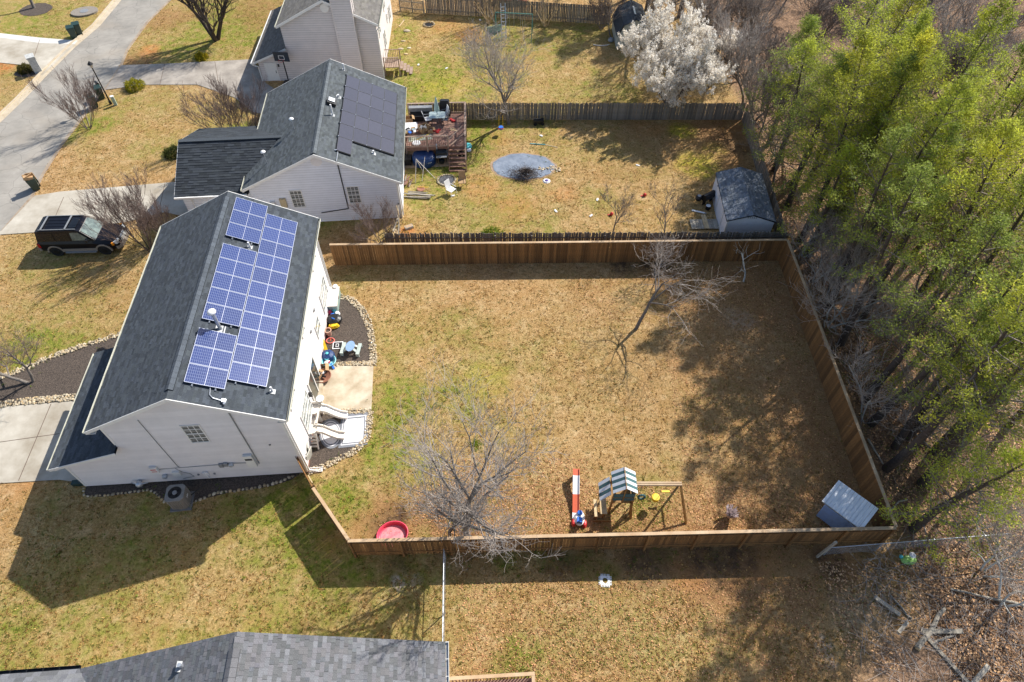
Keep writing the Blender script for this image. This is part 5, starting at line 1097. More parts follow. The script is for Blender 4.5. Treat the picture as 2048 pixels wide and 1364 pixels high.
# round liner, brush pile, rubble
tp = ell(1047,333,2.32,1.55,40); K['liner'] = mat('grey_blue_pool_liner',(.10,.135,.19),.55,scale=1.2,detail=8,col2=(.26,.30,.37),bump=.02,bscale=4)
mb = MB(); c_ = G(1047,333); P = [p-c_ for p in tp]; mb.face([(p.x,p.y,.028) for p in P]); o = mb.build('pool_tarp', K['liner']); o.location=(c_.x,c_.y,0); tag(o,'round grey blue tarp spread flat on the neighbour lawn','tarp')
sheet('bare_rim', [c_+ (p*1.08) for p in P], .010, mat('bare_clay_rim',(.25,.16,.10),.95,scale=2,col2=(.42,.30,.19)))
bp_ = thing('brush_pile','heap of cut brown twigs on the edge of the round tarp','brush pile',at(1051,352)); mb = MB()
for k in range(420):
    a = random.uniform(0,6.28); r = abs(random.gauss(0,.5)); x = r*math.cos(a)*1.6; y = r*math.sin(a); z = max(.03,.5*(1-r)+random.uniform(-.1,.12)); q = Vector((random.gauss(0,1),random.gauss(0,.8),random.gauss(.1,.35))).normalized()*random.uniform(.15,.5)
    p = Vector((x,y,z)); b = p+q; b.z = max(.02,b.z); mb.tube(p-q*.6*Vector((1,1,.3)).length/1.45, b, .012,.005,3,caps=False)
mb.build('twigs', K['twig_dark'], bp_, kind='stuff')
for k in range(8): a = random.uniform(0,3.1); mb = MB(); mb.tube((math.cos(a)*-.8,-.3+.1*k-.3,.1),(math.cos(a)*.9,.1*k-.4,.35),.03,.02,5); mb.build('branch', K['twig'], bp_)
rb_ = thing('rubble','line of broken pale stones and scraps on the right rim of the tarp','rubble',at(1095,340))
for k in range(34): s = random.uniform(.05,.13); o = put('stone', random.choice(ROCK), rb_, (random.uniform(-.75,.95)+0,random.gauss(.15,.12)+.12*math.sin(k),s*.4), (0,0,random.uniform(0,6))); o.scale=(s*1.2,s*.8,s*.7)
cl2 = thing('cloth_scrap','purple and white cloth scrap right below the tarp rubble','cloth',at(1093,362)); pt(cl2,'cloth','white_pl',('lathe',[(.3,0),(.22,.07),(.1,.04),(0,.09)],9)); pt(cl2,'cloth_band',mat('purple_cloth',(.12,.08,.30),.8),('lathe',[(.14,.06),(.08,.1),(0,.11)],7))
pn = thing('pool_pole','thin blue pole lying on the grass above the tarp','pole',at(1075,289),-.1); pt(pn,'pole','teal',('tube',(-.6,0,.04),(.6,0,.04),.03,.03,6)); pt(pn,'pole_tip','cream',('tube',(.6,0,.04),(1.6,-.25,.03),.015,.015,6))
for px,py,l in ((1223,430,'small red ball on the grass near the bare sapling'),(1289,392,'small red toy near the middle of the neighbour lawn')):
    o = thing('toy_ball', l, 'ball', at(px,py)); pt(o,'ball','redplastic',('lathe',[(.0,.0),(.1,.03),(.13,.12),(.1,.2),(0,.24)],10),smooth=True); pt(o,'flat_piece','redplastic',('bx',-.28,-.1,-.06,.06,0,.03))
for px,py,l in ((1195,400,'small white scrap left of the red toy'),(1182,432,'small white scrap left of the bare sapling'),(1111,422,'tiny white scrap on the left of the neighbour lawn'),(1275,331,'small dark and white scrap above the lawn middle'),(1083,272,'pale scrap on grass near the shaded back fence'),(905,392,'pale stone right of the white lawn chair'),(960,40,'pale scrap in the far yard by the fence'),(837,130,'pale stone below the landing of the beige house'),(893,137,'white stone in the far yard grass')):
    o = thing('scrap', l, 'scrap', at(px,py), px); o.scale=(1,1,1); pt(o,'scrap_piece','white_pl',('bx',-.12,.12,-.06,.07,0,.05)); pt(o,'scrap_corner','cream',('bx',.05,.18,-.02,.1,0,.03))
bs_ = thing('toy_swing','toddler swing with yellow ropes and a blue seat hanging from the grey tree','swing',(*at(1002,268)[:2],.45)); pt(bs_,'seat','blueplastic',('lathe',[(.12,.0),(.2,.04),(.2,.2),(.15,.2)],10))
for x in (-.16,.16): pt(bs_,'rope','yellow',('tube',(x,0,.18),(x*.9,0,1.2),.014,.014,5))
pt(bs_,'seat_bar','redplastic',('bx',-.2,.2,-.2,-.16,.12,.18))
mw = thing('overturned_cart','small black cart by the foot of the grey back fence','cart',at(1077,248),.1); pt(mw,'tray','black',('bx',-.4,.4,-.2,.2,.15,.4)); pt(mw,'wheel','tyre',('tube',(-.3,-.25,.14),(-.3,-.2,.14),.14,.14,10)); pt(mw,'wheel','tyre',('tube',(.3,-.25,.14),(.3,-.2,.14),.14,.14,10)); pt(mw,'handle','log',('bar',(-.6,.1,.42),(.2,.1,.45),.04,.04))
# white shed by the woods
SH = thing('shed', 'white garden shed with blue grey roof at the edge of the woods', 'shed', (15.769,33.544,0), -.042); w5, L5, z5, s5 = 1.617, 5.083, 2.3, .331
for sg in (-1,1):
    pass
mb = MB()
for sg in (-1,1): mb.face([(0,0,z5-.02),(sg*w5,0,z5-s5*w5-.02),(sg*w5,L5,z5-s5*w5-.02),(0,L5,z5-.02)]); mb.face([(0,0,z5-.09),(sg*w5,0,z5-s5*w5-.09),(sg*w5,L5,z5-s5*w5-.09),(0,L5,z5-.09)])
r5 = mb.build('roof', K['deck_under'], SH); sh = MB()
for sg in (-1,1): shingles(sh, Vector((sg*w5,0,z5-s5*w5)), (0,1,0), L5, (-sg*w5,0,s5*w5), math.hypot(w5,s5*w5), .3,.14)
sh.build('shingles', K['shed_roof'], r5, kind='stuff')
K['shedwall'] = mat('shed_white_siding',(.66,.68,.74),.6,var=.06); x5 = w5-.09
def xr5(z): lim = (z5-.1-z)/s5; return (-min(x5,lim), min(x5,lim))
wall(SH,'gable_wall',K['shedwall'],lambda s,o,z:(s,.1-o,z),xr5,.0,z5-.1,.24); wall(SH,'side_wall',K['shedwall'],lambda s,o,z:(-x5-o,s,z),lambda z:(.1,L5-.1),0,z5-s5*w5-.02,.24); wall(SH,'side_wall',K['shedwall'],lambda s,o,z:(x5+o,s,z),lambda z:(.1,L5-.1),0,z5-s5*w5-.02,.24)
pt(SH,'corner_trim','white',('bx',-x5-.03,-x5+.08,.05,.16,0,1.68)); pt(SH,'foundation','black',('bx',-x5,x5,.12,L5-.12,0,.15))
for k in range(5): pt(SH,'gable_vent_slot','grey',('bx',-.3+k*.13,-.24+k*.13,.06,.085,1.95,2.05))
for yy in (1.2,3.9): pt(SH,'door_hinge','black',('bx',-x5-.05,-x5-.03,yy,yy+.12,1.45,1.5))
pt(SH,'door_frame','white',('bx',-x5-.05,-x5-.028,1.2,1.27,0,1.7)); pt(SH,'door_frame','white',('bx',-x5-.05,-x5-.028,3.0,3.07,0,1.7)); 
rp_ = thing('ramp','weathered board ramp in front of the white shed','ramp',at(1408,450),.02)
for k in range(11): pt(rp_,'board','rawwood' if k in (5,6) else 'log',('bx',-.95+k*.175,-.79+k*.175,-.50-(.0 if k not in (5,6) else .0),.48+(.45 if k in (5,6) else 0),.08 if k not in (5,6) else .11,.115 if k not in (5,6) else .14))
wf = thing('wood_frame','small raised garden frame of boards left of the shed ramp','planter',at(1362,478),.0); 
for a,b in (((-.9,0),(.8,.15)),((.8,.15),(.85,-.45)),((-.9,0),(-.9,-.4))): pt(wf,'board','rawwood',('bar',(a[0],a[1],.15),(b[0],b[1],.15),.05,.25))
sg_ = thing('grill', 'black barrel grill with round lid beside the white shed', 'grill', at(1414,405), .6); mb = MB(); mb.tube((-.5,0,.6),(.5,0,.6),.26,.26,14); mb.build('barrel', K['blackmetal'], sg_); pt(sg_,'side_firebox','blackmetal',('lathe',[(.2,.3),(.26,.5),(.2,.62),(0,.66)],14,(-.6,.35,0))); pt(sg_,'lid','grey',('lathe',[(.14,.67),(0,.70)],12,(-.6,.35,0))); 
for x in (-.35,.35): pt(sg_,'leg','blackmetal',('bar',(x,0,0),(x,0,.4),.05,.3))
bkt = thing('bucket','small dark bucket with a white lid next to the black barrel grill','bucket',at(1415,418)); pt(bkt,'bucket_body','black',('lathe',[(.16,0),(.2,.3),(.19,.32)],12)); pt(bkt,'lid','white_pl',('lathe',[(.17,.32),(0,.34)],12))
ls_ = thing('plank','short white painted plank on the ground by the shed ramp','plank',at(1396,424),-.35); pt(ls_,'plank','white_pl',('bx',-.45,.45,-.07,.07,.02,.06)); pt(ls_,'plank_end','log',('bx',.45,.6,-.07,.07,.02,.06))
# lean-to shed in the lawn corner
LS = thing('shed', 'small blue grey lean-to shed with pale metal roof in the fence corner', 'shed', (15.95,13.55,0), -.80)
K['metalroof'] = mat('weathered_metal_roof',(.52,.55,.59),.5,scale=1.6,detail=7,col2=(.78,.80,.83),stretch=(6,1,1)); K['bluewall'] = mat('pale_blue_panel',(.36,.56,.92),.5,var=.08)
mb = MB(); X0,X1,Y0,Y1 = -.80,.80,-.42,.42; mb.raw([(X0,Y0,0),(X1,Y0,0),(X1,Y1,0),(X0,Y1,0),(X0,Y0,1.78),(X1,Y0,1.78),(X1,Y1,1.98),(X0,Y1,1.98)],[(4,5,6,7),(0,1,5,4),(1,2,6,5),(2,3,7,6),(3,0,4,7)]); mb.build('walls', K['bluewall'], LS)
for k in range(12): a = -1.02+k*.17; mb = MB(); mb.raw([(a,-.72,1.76),(a+.16,-.72,1.76),(a+.16,.62,2.06),(a,.62,2.06),(a,-.72,1.785),(a+.16,-.72,1.785),(a+.16,.62,2.085),(a,.62,2.085)],[(0,3,2,1),(4,5,6,7),(0,1,5,4),(1,2,6,5),(2,3,7,6),(3,0,4,7)]); mb.build('roof_board', K['metalroof'], LS)
pt(LS,'door','bluewall',('bx',-.4,.4,-.445,-.42,.05,1.6)); pt(LS,'roof_edge','grey',('bx',-1.03,1.03,-.745,-.72,1.73,1.80))
# play set
PS = thing('play_set', 'wooden play tower with green and white striped canopy and a swing beam', 'play set', (5.33,14.40,0), .0)
K['psw'] = mat('golden_playset_wood',(.22,.11,.03),.7,scale=4,col2=(.36,.20,.06)); K['stripe_g'] = mat('grey_green_canvas',(.055,.13,.14),.75,var=.12); K['stripe_w'] = mat('white_canvas',(.70,.73,.76),.75,var=.05)
for x in (-.46,.46):
    for y in (-.42,.42): pt(PS,'post','psw',('bar',(x*1.15,y*1.1,0),(x,y,2.40),.09,.09))
N_ = 7
for sg in (-1,1):
    for k in range(N_):
        y0 = -.56+k*1.12/N_; y1 = y0+1.12/N_; m_ = 'stripe_w' if k%2==0 else 'stripe_g'
        pt(PS,'canopy_stripe',m_,('raw',[(0,y0,2.90),(sg*.58,y0,2.40),(sg*.58,y1,2.40),(0,y1,2.90),(0,y0,2.885),(sg*.58,y0,2.385),(sg*.58,y1,2.385),(0,y1,2.885)],[(0,1,2,3),(7,6,5,4),(0,4,5,1),(2,6,7,3),(1,5,6,2)]))
for k in range(5):
    y0 = -.50+k*.19; m_ = 'stripe_g' if k%2 else 'stripe_w'
    pt(PS,'side_awning_stripe',m_,('raw',[(-.60,y0+.1,1.95),(-1.12,y0,1.45),(-1.12,y0+.185,1.45),(-.60,y0+.285,1.95)],[(0,1,2,3)]))
pt(PS,'awning_bar','psw',('bar',(-1.12,-.55,1.44),(-1.12,.45,1.44),.05,.05)); pt(PS,'ridge_pole','psw',('bar',(0,-.56,2.87),(0,.56,2.87),.05,.05)); pt(PS,'front_brace','psw',('bar',(.0,-.50,2.9),(-.04,-.50,1.25),.06,.04))
for a in ((-.5,-.03,1.25,1.55),(.03,.5,1.25,1.55),(-.5,-.03,1.60,1.90),(.03,.5,1.60,1.90)): pt(PS,'wall_panel','stripe_g',('bx',a[0],a[1],-.51,-.485,a[2]+.28,a[3]+.30))
pt(PS,'floor','psw',('bx',-.5,.5,-.46,.46,1.15,1.20)); pt(PS,'wall_panel','stripe_g',('bx',.49,.51,-.42,.42,1.25,1.85)); pt(PS,'rail','psw',('bx',-.5,.5,-.53,-.49,1.845,1.885))
pt(PS,'swing_beam','cap',('bx',.50,2.78,-.02,.06,2.06,2.18)); pt(PS,'swing_beam','cap',('bx',.50,2.78,.09,.17,2.06,2.18))
for y in (-1.0,1.1): pt(PS,'swing_leg','psw',('bar',(3.25,y,0),(2.72,.07,2.15),.09,.09))
pt(PS,'leg_brace','psw',('bar',(3.0,-.45,1.05),(3.0,.60,1.05),.07,.05))
for k,(x,m_,yy,zz) in enumerate(((1.05,'stripe_g',.0,.75),(1.75,'yellow',.0,.62),(2.3,'yellow',.35,.75))):
    mb = MB(); 
    if k == 1: mb.lathe([(.13,0),(.19,.03),(.2,.24),(.17,.24)],12,(x,yy,zz))
    elif k == 0:
        for j in range(14): a = 2*math.pi*j/14; b = 2*math.pi*(j+1)/14; mb.tube((x+.16*math.cos(a),yy,zz+.1+.2*math.sin(a)),(x+.16*math.cos(b),yy,zz+.1+.2*math.sin(b)),.06,.06,6)
    else: mb.bar((x-.2,yy,zz),(x+.2,yy,zz),.1,.04)
    s_ = mb.build('swing_seat', K[m_], PS, smooth=k<2)
    for q in (-.14,.14): m2 = MB(); m2.tube((x+q,yy,zz+.2),(x+q*.9,.07,2.08),.009,.009,4); m2.build('chain', K['grey' if k!=1 else 'yellow'], s_)
pt(PS,'bench','rawwood',('bx',-1.28,-1.12,-.85,.05,.42,.47)); pt(PS,'play_table','rawwood',('bx',-1.0,-.68,-.80,.1,.62,.66)); pt(PS,'table_leg','psw',('bar',(-.84,-.7,0),(-.84,-.7,.62),.08,.08)); pt(PS,'bench_leg','psw',('bar',(-1.2,-.75,0),(-1.2,-.75,.42),.08,.08)); pt(PS,'sandbox_board','psw',('bx',-1.3,-.5,-.92,-.88,0,.12))
pt(PS,'rope_ladder','cream',('bar',(.52,-.2,0),(.49,-.4,1.2),.04,.04)); pt(PS,'climbing_plank','psw',('bar',(.55,-.75,0),(.45,-.48,1.18),.12,.05))
# ride-on coaster track
RC = thing('toy_coaster', 'long red and white toy ride track with a blue car at its foot', 'ride toy', (3.22,14.75,0), -.05)
K['coral'] = mat('coral_plastic',(.62,.13,.06),.45,var=.06)
RC.scale = (.78,1,1)
for k,(a,b,za,zb,m_) in enumerate(((1.30,.95,.62,.58,'coral'),(.95,.05,.58,.30,'white_pl'),(.05,-.85,.30,.10,'coral'),(-.85,-1.15,.10,.07,'white_pl'))):
    for sgn in ('deck',): pt(RC,'track_section',m_,('raw',[(-.19,b,zb),(.19,b,zb),(.19,a,za),(-.19,a,za),(-.19,b,zb-.05),(.19,b,zb-.05),(.19,a,za-.05),(-.19,a,za-.05)],[(0,1,2,3),(7,6,5,4),(0,4,5,1),(2,6,7,3),(1,5,6,2),(3,7,4,0)]))
    for x in (-.2,.2): pt(RC,'track_edge',m_,('bar',(x,b,zb+.02),(x,a,za+.02),.035,.09))
for y,z in ((1.2,.58),(.3,.36)): pt(RC,'support','coral',('bx',-.16,.16,y-.04,y+.04,0,z-.04))
TC = thing('toy_car', 'little blue and white ride-on car at the lower end of the toy track', 'toy car', (3.34,13.62,0), -.12)
pt(TC,'body','white_pl',('lathe',[(.0,.08),(.24,.1),(.26,.22),(.18,.3),(0,.32)],14,(0,-.05,0),None,1,1.5)); pt(TC,'seat','blueplastic',('bx',-.12,.12,-.28,-.05,.30,.36)); pt(TC,'dashboard','blueplastic',('lathe',[(.14,.28),(.12,.4),(0,.42)],10,(0,.18,0))); pt(TC,'fender','redplastic',('lathe',[(.1,.0),(.17,.08),(.1,.2),(0,.22)],10,(-.27,-.25,0),None,.7,1.3)); pt(TC,'fender','redplastic',('lathe',[(.1,.0),(.17,.08),(.1,.2),(0,.22)],10,(.27,-.25,0),None,.7,1.3)); pt(TC,'seat_back','blueplastic',('bx',-.14,.14,-.36,-.31,.25,.5))
# wading pool
WP = thing('wading_pool', 'red and pink plastic wading pool half hidden by the near fence', 'wading pool', (-5.75,12.72,0), .3); WP.scale = (.88,.88,1)
mb = MB(); mb.lathe([(.74,.0),(.80,.10),(.82,.26),(.88,.28),(.86,.22),(.80,.06),(.70,.035),(0,.03)],28,(0,0,0),None,1,.86); mb.build('pool_shell', K['pink'], WP, smooth=True); pt(WP,'pool_floor',mat('worn_pink_floor',(.62,.12,.16),.5,scale=3,col2=(.75,.35,.36)),('lathe',[(.70,.04),(0,.045)],24,(0,0,0),None,1,.86)); pt(WP,'seat_bulge','pink',('lathe',[(.22,.0),(.25,.15),(.2,.27),(0,.28)],14,(-.72,-.28,0)))
# foam mat piece, bag
FM = thing('foam_mat', 'white square foam mat piece with a round hole in the shaded near lawn', 'foam mat', (4.36,10.6,0), -.06); mb = MB(); n = 32; ri = .12; ro = .22
inn = [(ri*math.cos(2*math.pi*k/n), ri*math.sin(2*math.pi*k/n)) for k in range(n)]
def sqp(a,R): c,s = math.cos(a),math.sin(a); q = R/max(abs(c),abs(s)); return (c*q,s*q)
out = [sqp(2*math.pi*k/n,ro) for k in range(n)]
V = [(x,y,.03) for x,y in inn]+[(x,y,.03) for x,y in out]+[(x,y,.008) for x,y in inn]+[(x,y,.008) for x,y in out]
mb.raw(V,[(k,(k+1)%n,n+(k+1)%n,n+k) for k in range(n)]+[(n+k,n+(k+1)%n,3*n+(k+1)%n,3*n+k) for k in range(n)]); mb.build('mat_square', K['white_pl'], FM)
for sd_ in range(4):
    for k in range(6): a = sd_*math.pi/2; x = -.18+k*.072; p = Matrix.Rotation(a,3,'Z')@Vector((x,-.26,.02)); mb = MB(); mb.box(p,(.036,.09,.022),Matrix.Rotation(a,3,'Z')); mb.build('tooth', K['white_pl'], FM)
BG = thing('plastic_bag', 'crumpled green and white plastic bag on the leaves by the chain link fence', 'bag', at(1815,1119), .1); pt(BG,'bag','%s'%'bag' if 'bag' in K else mat('green_bag_film',(.20,.50,.06),.4,scale=5,col2=(.5,.75,.25)),('lathe',[(.28,0),(.34,.08),(.25,.18),(.08,.2),(0,.15)],9,(0,-.05,0),None,1.2,.7),smooth=False); pt(BG,'bag_mouth','white_pl',('lathe',[(.1,.05),(.16,.2),(.06,.26),(0,.22)],7,(.22,.12,0))); pt(BG,'bag_knot','teal',('lathe',[(.07,.05),(.1,.15),(0,.2)],6,(-.32,.12,0)))
# deck rail of the near house
DR = thing('deck_railing', 'pale wooden deck railing corner at the bottom edge', 'railing', (-2.70,6.22,0), .055)
pt(DR,'top_rail','cap',('bx',0,3.68,-.07,.07,.98,1.02)); pt(DR,'top_rail','cap',('bx',3.54,3.68,-2.4,-.075,.98,1.02)); pt(DR,'post','cap',('bx',3.56,3.66,-.05,.05,0,.975))
mb = MB(); mb.bx(-.02,.02,-.02,.02,0,.98); me_ = mb.mesh('baluster', K['deckwood'])
for k in range(24): put('baluster', me_, DR, (.1+k*.145,0,0))
for k in range(14): put('baluster', me_, DR, (3.61,-.15-k*.145,0))
mb = MB()
for k in range(18): mb.bx(0,3.6,-.15-k*.14,-.02-k*.14,.0+.30,.33)
mb.build('floor_boards', K['deckfl'] , DR, kind='stuff')
# ------------------------------------------------------------------ rear of the blue panel house
sb = thing('storage_bench', 'cream topped storage bench at the far corner of the rear wall', 'storage bench', (-11.13,27.9,0), .07); pt(sb,'bench_body',mat('sage_plastic',(.30,.40,.36),.5),('bx',-.33,.33,-.85,.75,0,.55)); pt(sb,'lid','cream',('bx',-.36,.36,-.88,.78,.55,.62)); pt(sb,'latch','black',('bx',.33,.37,-.1,.05,.42,.52)); pt(sb,'toys_on_lid','white_pl',('lathe',[(.1,.62),(.16,.7),(0,.76)],8,(.1,.75,0)))
wg = thing('toy_wagon', 'black and yellow ride-on toy heap by the storage bench', 'ride toy', (-10.85,26.3,0), .2); pt(wg,'body','black',('lathe',[(.25,.05),(.42,.12),(.40,.32),(.25,.42),(0,.40)],14,(0,0,0),None,1.1,1.0)); pt(wg,'bumper','yellow',('lathe',[(.15,.0),(.27,.1),(.2,.28),(0,.3)],12,(-.05,-.45,0),None,1.3,.7)); pt(wg,'handle','blueplastic',('bar',(-.1,.0,.4),(.1,-.3,.6),.05,.05))
for sg in (-1,1): pt(wg,'wheel','tyre',('tube',(sg*.38,.1,.13),(sg*.45,.1,.13),.13,.13,10))
pk = thing('toy_pile', 'pink purple and white soft toys between the bench and the black ride-on', 'toys', (-11.05,26.85,0)); 
for k,(c_,x,y) in enumerate((('pink',-.2,.1),('teal',.1,.25),('white_pl',.3,-.0),('blueplastic',.05,-.15),('black',-.05,.4))): pt(pk,'soft_toy',c_,('lathe',[(.08,.0),(.17,.1),(.12,.26),(0,.3)],9,(x,y,0)))
for k,(x,y,r,m_,l) in enumerate(((-10.99,25.25,.19,'cream','tall pale terracotta pot against the rear wall'),(-11.1,24.95,.0,'','')) [:1]): t = thing('flower_pot', l, 'flower pot', (x,y,0)); pt(t,'pot',mat('pale_terracotta',(.60,.36,.26),.8),('lathe',[(.13,0),(.18,.42),(.21,.44),(.21,.5),(.17,.5),(.15,.40),(0,.40)],14)); pt(t,'soil','mulch',('lathe',[(.15,.41),(0,.42)],12))
hp = thing('toy_hoop', 'coral red toy ring lying by the terracotta pot', 'toy ring', (-10.85,24.8,0)); mb = MB()
for k in range(18): a=2*math.pi*k/18; b=2*math.pi*(k+1)/18; mb.tube((.24*math.cos(a),.2*math.sin(a),.05),(.24*math.cos(b),.2*math.sin(b),.05),.04,.04,6)
mb.build('ring', mat('coral_red',(.70,.18,.15),.5), hp); pt(hp,'leg','coral',('bar',(0,0,.03),(0,.22,.03),.04,.04))
yt = thing('toy_slide', 'small yellow toy slide propped by the wall', 'toy slide', (-11.05,24.2,0), .1); pt(yt,'chute','yellow',('bar',(-.1,.3,.5),(.1,-.25,.05),.2,.04)); pt(yt,'ladder','yellow',('bar',(-.12,.32,.5),(-.15,.42,.0),.2,.04)); pt(yt,'base','black',('bx',-.2,.15,-.5,-.25,0,.2))
cbm = thing('framed_board', 'black square board with a white border lying on the dark mulch', 'board', (-10.35,24.45,0), .08); pt(cbm,'board','black',('bx',-.25,.25,-.22,.22,0,.05))
for a in ((-.3,.3,-.27,-.22),(-.3,.3,.22,.27),(-.3,-.25,-.22,.22),(.25,.3,-.22,.22)): pt(cbm,'frame','white_pl',('bx',*a,0,.06))
for a in ((-.12,.06,-.12,-.09),(-.12,.06,.09,.12),(-.12,-.09,-.09,.09),(.03,.06,-.09,.09)): pt(cbm,'line','white_pl',('bx',*a,.05,.056))
pb = thing('pool_bag', 'crumpled dark blue pool bag behind the pale blue tub', 'bag', (-10.75,23.55,0)); pt(pb,'bag','blueplastic',('lathe',[(.30,0),(.42,.12),(.36,.35),(.18,.42),(0,.36)],9)); pb.children[0].data = pb.children[0].data.copy(); pb.children[0].data.materials[0] = K['navy']; pt(pb,'bag_top','teal',('lathe',[(.06,.4),(.1,.46),(0,.5)],6))
tu = thing('plastic_tub', 'pale blue round plastic tub full of small toys', 'tub', (-10.62,23.15,0)); K['ltblue'] = mat('pale_blue_plastic',(.25,.62,.70),.45,var=.08); pt(tu,'tub','ltblue',('lathe',[(.30,0),(.40,.26),(.43,.28),(.40,.30),(.37,.26),(.28,.08),(0,.08)],20)); pt(tu,'cup','teal',('lathe',[(.12,.1),(.15,.35),(.12,.35),(.1,.2),(0,.2)],10,(-.12,.15,0))); pt(tu,'toy','white_pl',('lathe',[(.14,.1),(.18,.25),(0,.35)],7,(-.08,-.1,0))); pt(tu,'toy','pink',('lathe',[(.05,.2),(.07,.3),(0,.36)],6,(.05,-.12,0))); pt(tu,'scoop','blueplastic',('bar',(.15,-.2,.25),(.35,-.45,.08),.12,.06))
pi = thing('toy_picnic_table', 'small grey plastic toddler picnic table with a blue top on the mulch', 'picnic table', (-9.47,24.05,0), -.08)
mb = MB(); mb.lathe([(.0,.46),(.30,.46),(.31,.50),(.0,.505)],22,(0,0,0),None,.85,1.25); mb.build('table_top', mat('sky_blue_plastic',(.22,.34,.55),.5), pi)
K['sage'] = mat('pale_sage_plastic',(.44,.50,.46),.5,var=.1)
for sg in (-1,1): pt(pi,'bench','sage',('bx',sg*.47-.1,sg*.47+.1,-.42,.40,.24,.30)); pt(pi,'bench_leg','sage',('bx',sg*.47-.09,sg*.47+.09,-.42,-.34,0,.24)); pt(pi,'bench_leg','sage',('bx',sg*.47-.09,sg*.47+.09,.30,.38,0,.24)); pt(pi,'brace','sage',('bar',(sg*.45,-.2,.15),(sg*.12,-.12,.45),.14,.06)); pt(pi,'brace','sage',('bar',(sg*.45,.2,.15),(sg*.12,.12,.45),.14,.06))
for k,(x,y,s,l) in enumerate(((-10.95,22.55,(.28,.25,.4),'open brown carton right by the patio door frame'),(-11.0,22.0,(.2,.2,.55),'tall narrow brown carton beside the patio door'))): cb_o = cbox(0,0,0,s,.2+k,l); cb_o.location = (x,y,0)
fp = thing('fire_bowl', 'round brown fire bowl with black logs on the patio by the door', 'fire bowl', (-10.78,22.05,0)); fp.location.z=.06; pt(fp,'bowl','brick',('lathe',[(.3,0),(.46,.22),(.50,.24),(.46,.26),(.40,.2),(.2,.12),(0,.12)],20)); pt(fp,'log','black',('tube',(-.25,.1,.24),(.2,-.1,.28),.07,.07,8)); pt(fp,'log','black',('tube',(-.1,-.2,.24),(.15,.25,.30),.06,.06,8)); pt(fp,'jar','white_pl',('lathe',[(.1,.3),(.11,.42),(0,.44)],9,(.0,.12,0)))
lp_ = thing('door_step', 'low tan concrete step beneath the patio door', 'step', (-10.98,20.95,.06), .07); pt(lp_,'step','patio',('bx',-.32,.32,-.75,.75,0,.22)); pt(lp_,'step_edge','patio',('bx',.32,.35,-.75,.75,0,.20))
bb_ = thing('storage_crate', 'small bright blue plastic crate at the end of the door step', 'crate', (-11.02,19.98,.06), .05)
for q in ((-.16,.16,-.14,-.12,0,.26),(-.16,.16,.12,.14,0,.26),(-.16,-.14,-.12,.12,0,.26),(.14,.16,-.12,.12,0,.26)): pt(bb_,'side','blueplastic',('bx',*q))
pt(bb_,'bottom','blueplastic',('bx',-.14,.14,-.12,.12,0,.02))
t_ = thing('toy_pile', 'colourful small toys behind the double slide', 'toys', (-10.95,19.25,0))
for k in range(9): pt(t_,'small_toy',['pink','yellow','teal','white_pl','sage','redplastic','ltblue','cream','coral'][k],('lathe',[(.05,.0),(.11,.07),(.07,.2),(0,.22)],7,(random.uniform(-.25,.3),random.uniform(-.3,.3),random.uniform(0,.12))))
t_ = thing('flower_basket', 'deep red artificial flowers in a basket beside the slides', 'flowers', (-11.0,18.65,0))
for k in range(8): pt(t_,'bloom',mat('crimson_bloom',(.40,.01,.05),.6) if k==0 else t_.children[0].data.materials[0],('lathe',[(.03,.0),(.11,.05),(.06,.12),(0,.1)],7,(random.uniform(-.14,.16),random.uniform(-.18,.18),random.uniform(.18,.32))))
pt(t_,'basket','cardboard',('lathe',[(.1,0),(.16,.22),(0,.2)],10))
def rug(label, pts, z):
    t = thing('rug', label, 'rug', (0,0,z)); c = sum((Vector(p) for p in pts), Vector((0,0,0)))/len(pts)
    sc = lambda s: [(c.x+(p.x-c.x)*s, c.y+(p.y-c.y)*s) for p in pts]
    for k,(s,m_) in enumerate(((1,'rg'),(.84,'wr'),(.78,'rg'),(.70,'wr'))): 
        mb = MB(); mb.prism(sc(s), .0, .012+.004*k); mb.build('border' if k<3 else 'field', K[m_], t)
    return t
K['rg'] = mat('grey_rug_weave',(.15,.16,.18),.9,scale=20,col2=(.25,.26,.29)); K['wr'] = mat('white_rug_weave',(.74,.73,.75),.9,var=.06,scale=14)
rug('rectangular white outdoor rug with grey border lines under the slide ends', [G(*p) for p in [(684,829),(738,824),(735,889),(725,892),(677,897),(679,862)]], .03)
rug('round grey and white rug under the play slides tower', [G(662+22*math.cos(a)*1.05, 868+30*math.sin(a)) for a in [k*2*math.pi/24 for k in range(24)]], .026)
DS = thing('double_slide', 'cream plastic toddler climber with two curved slides on the rugs', 'slide', (-10.25,18.72,.04), .03)
for y0,tag_ in ((.72,0),(-.55,1)):
    for dy,wd in ((0,0),):
        prof = [(-.0,.92),(.28,.80),(.62,.45),(.95,.18),(1.30,.10)]
        for (xa,za),(xb,zb) in zip(prof[:-1],prof[1:]): pt(DS,'chute','cream' if tag_ else 'white_pl',('bar',(xa,y0,za),(xb,y0,zb),.36,.03))
        for sg in (-1,1):
            mb = MB()
            for (xa,za),(xb,zb) in zip(prof[:-1],prof[1:]): mb.bar((xa,y0+sg*.20,za+.07),(xb,y0+sg*.20,zb+.07),.05,.17)
            mb.build('side_rail', K['cream'], DS)
for x,y in ((-.1,.95),(-.1,.45),(-.1,-.3),(-.1,-.8),(-.55,.95),(-.55,-.8),(-.55,.1)): pt(DS,'post','cream',('bar',(x,y,0),(x,y,1.0),.10,.10))
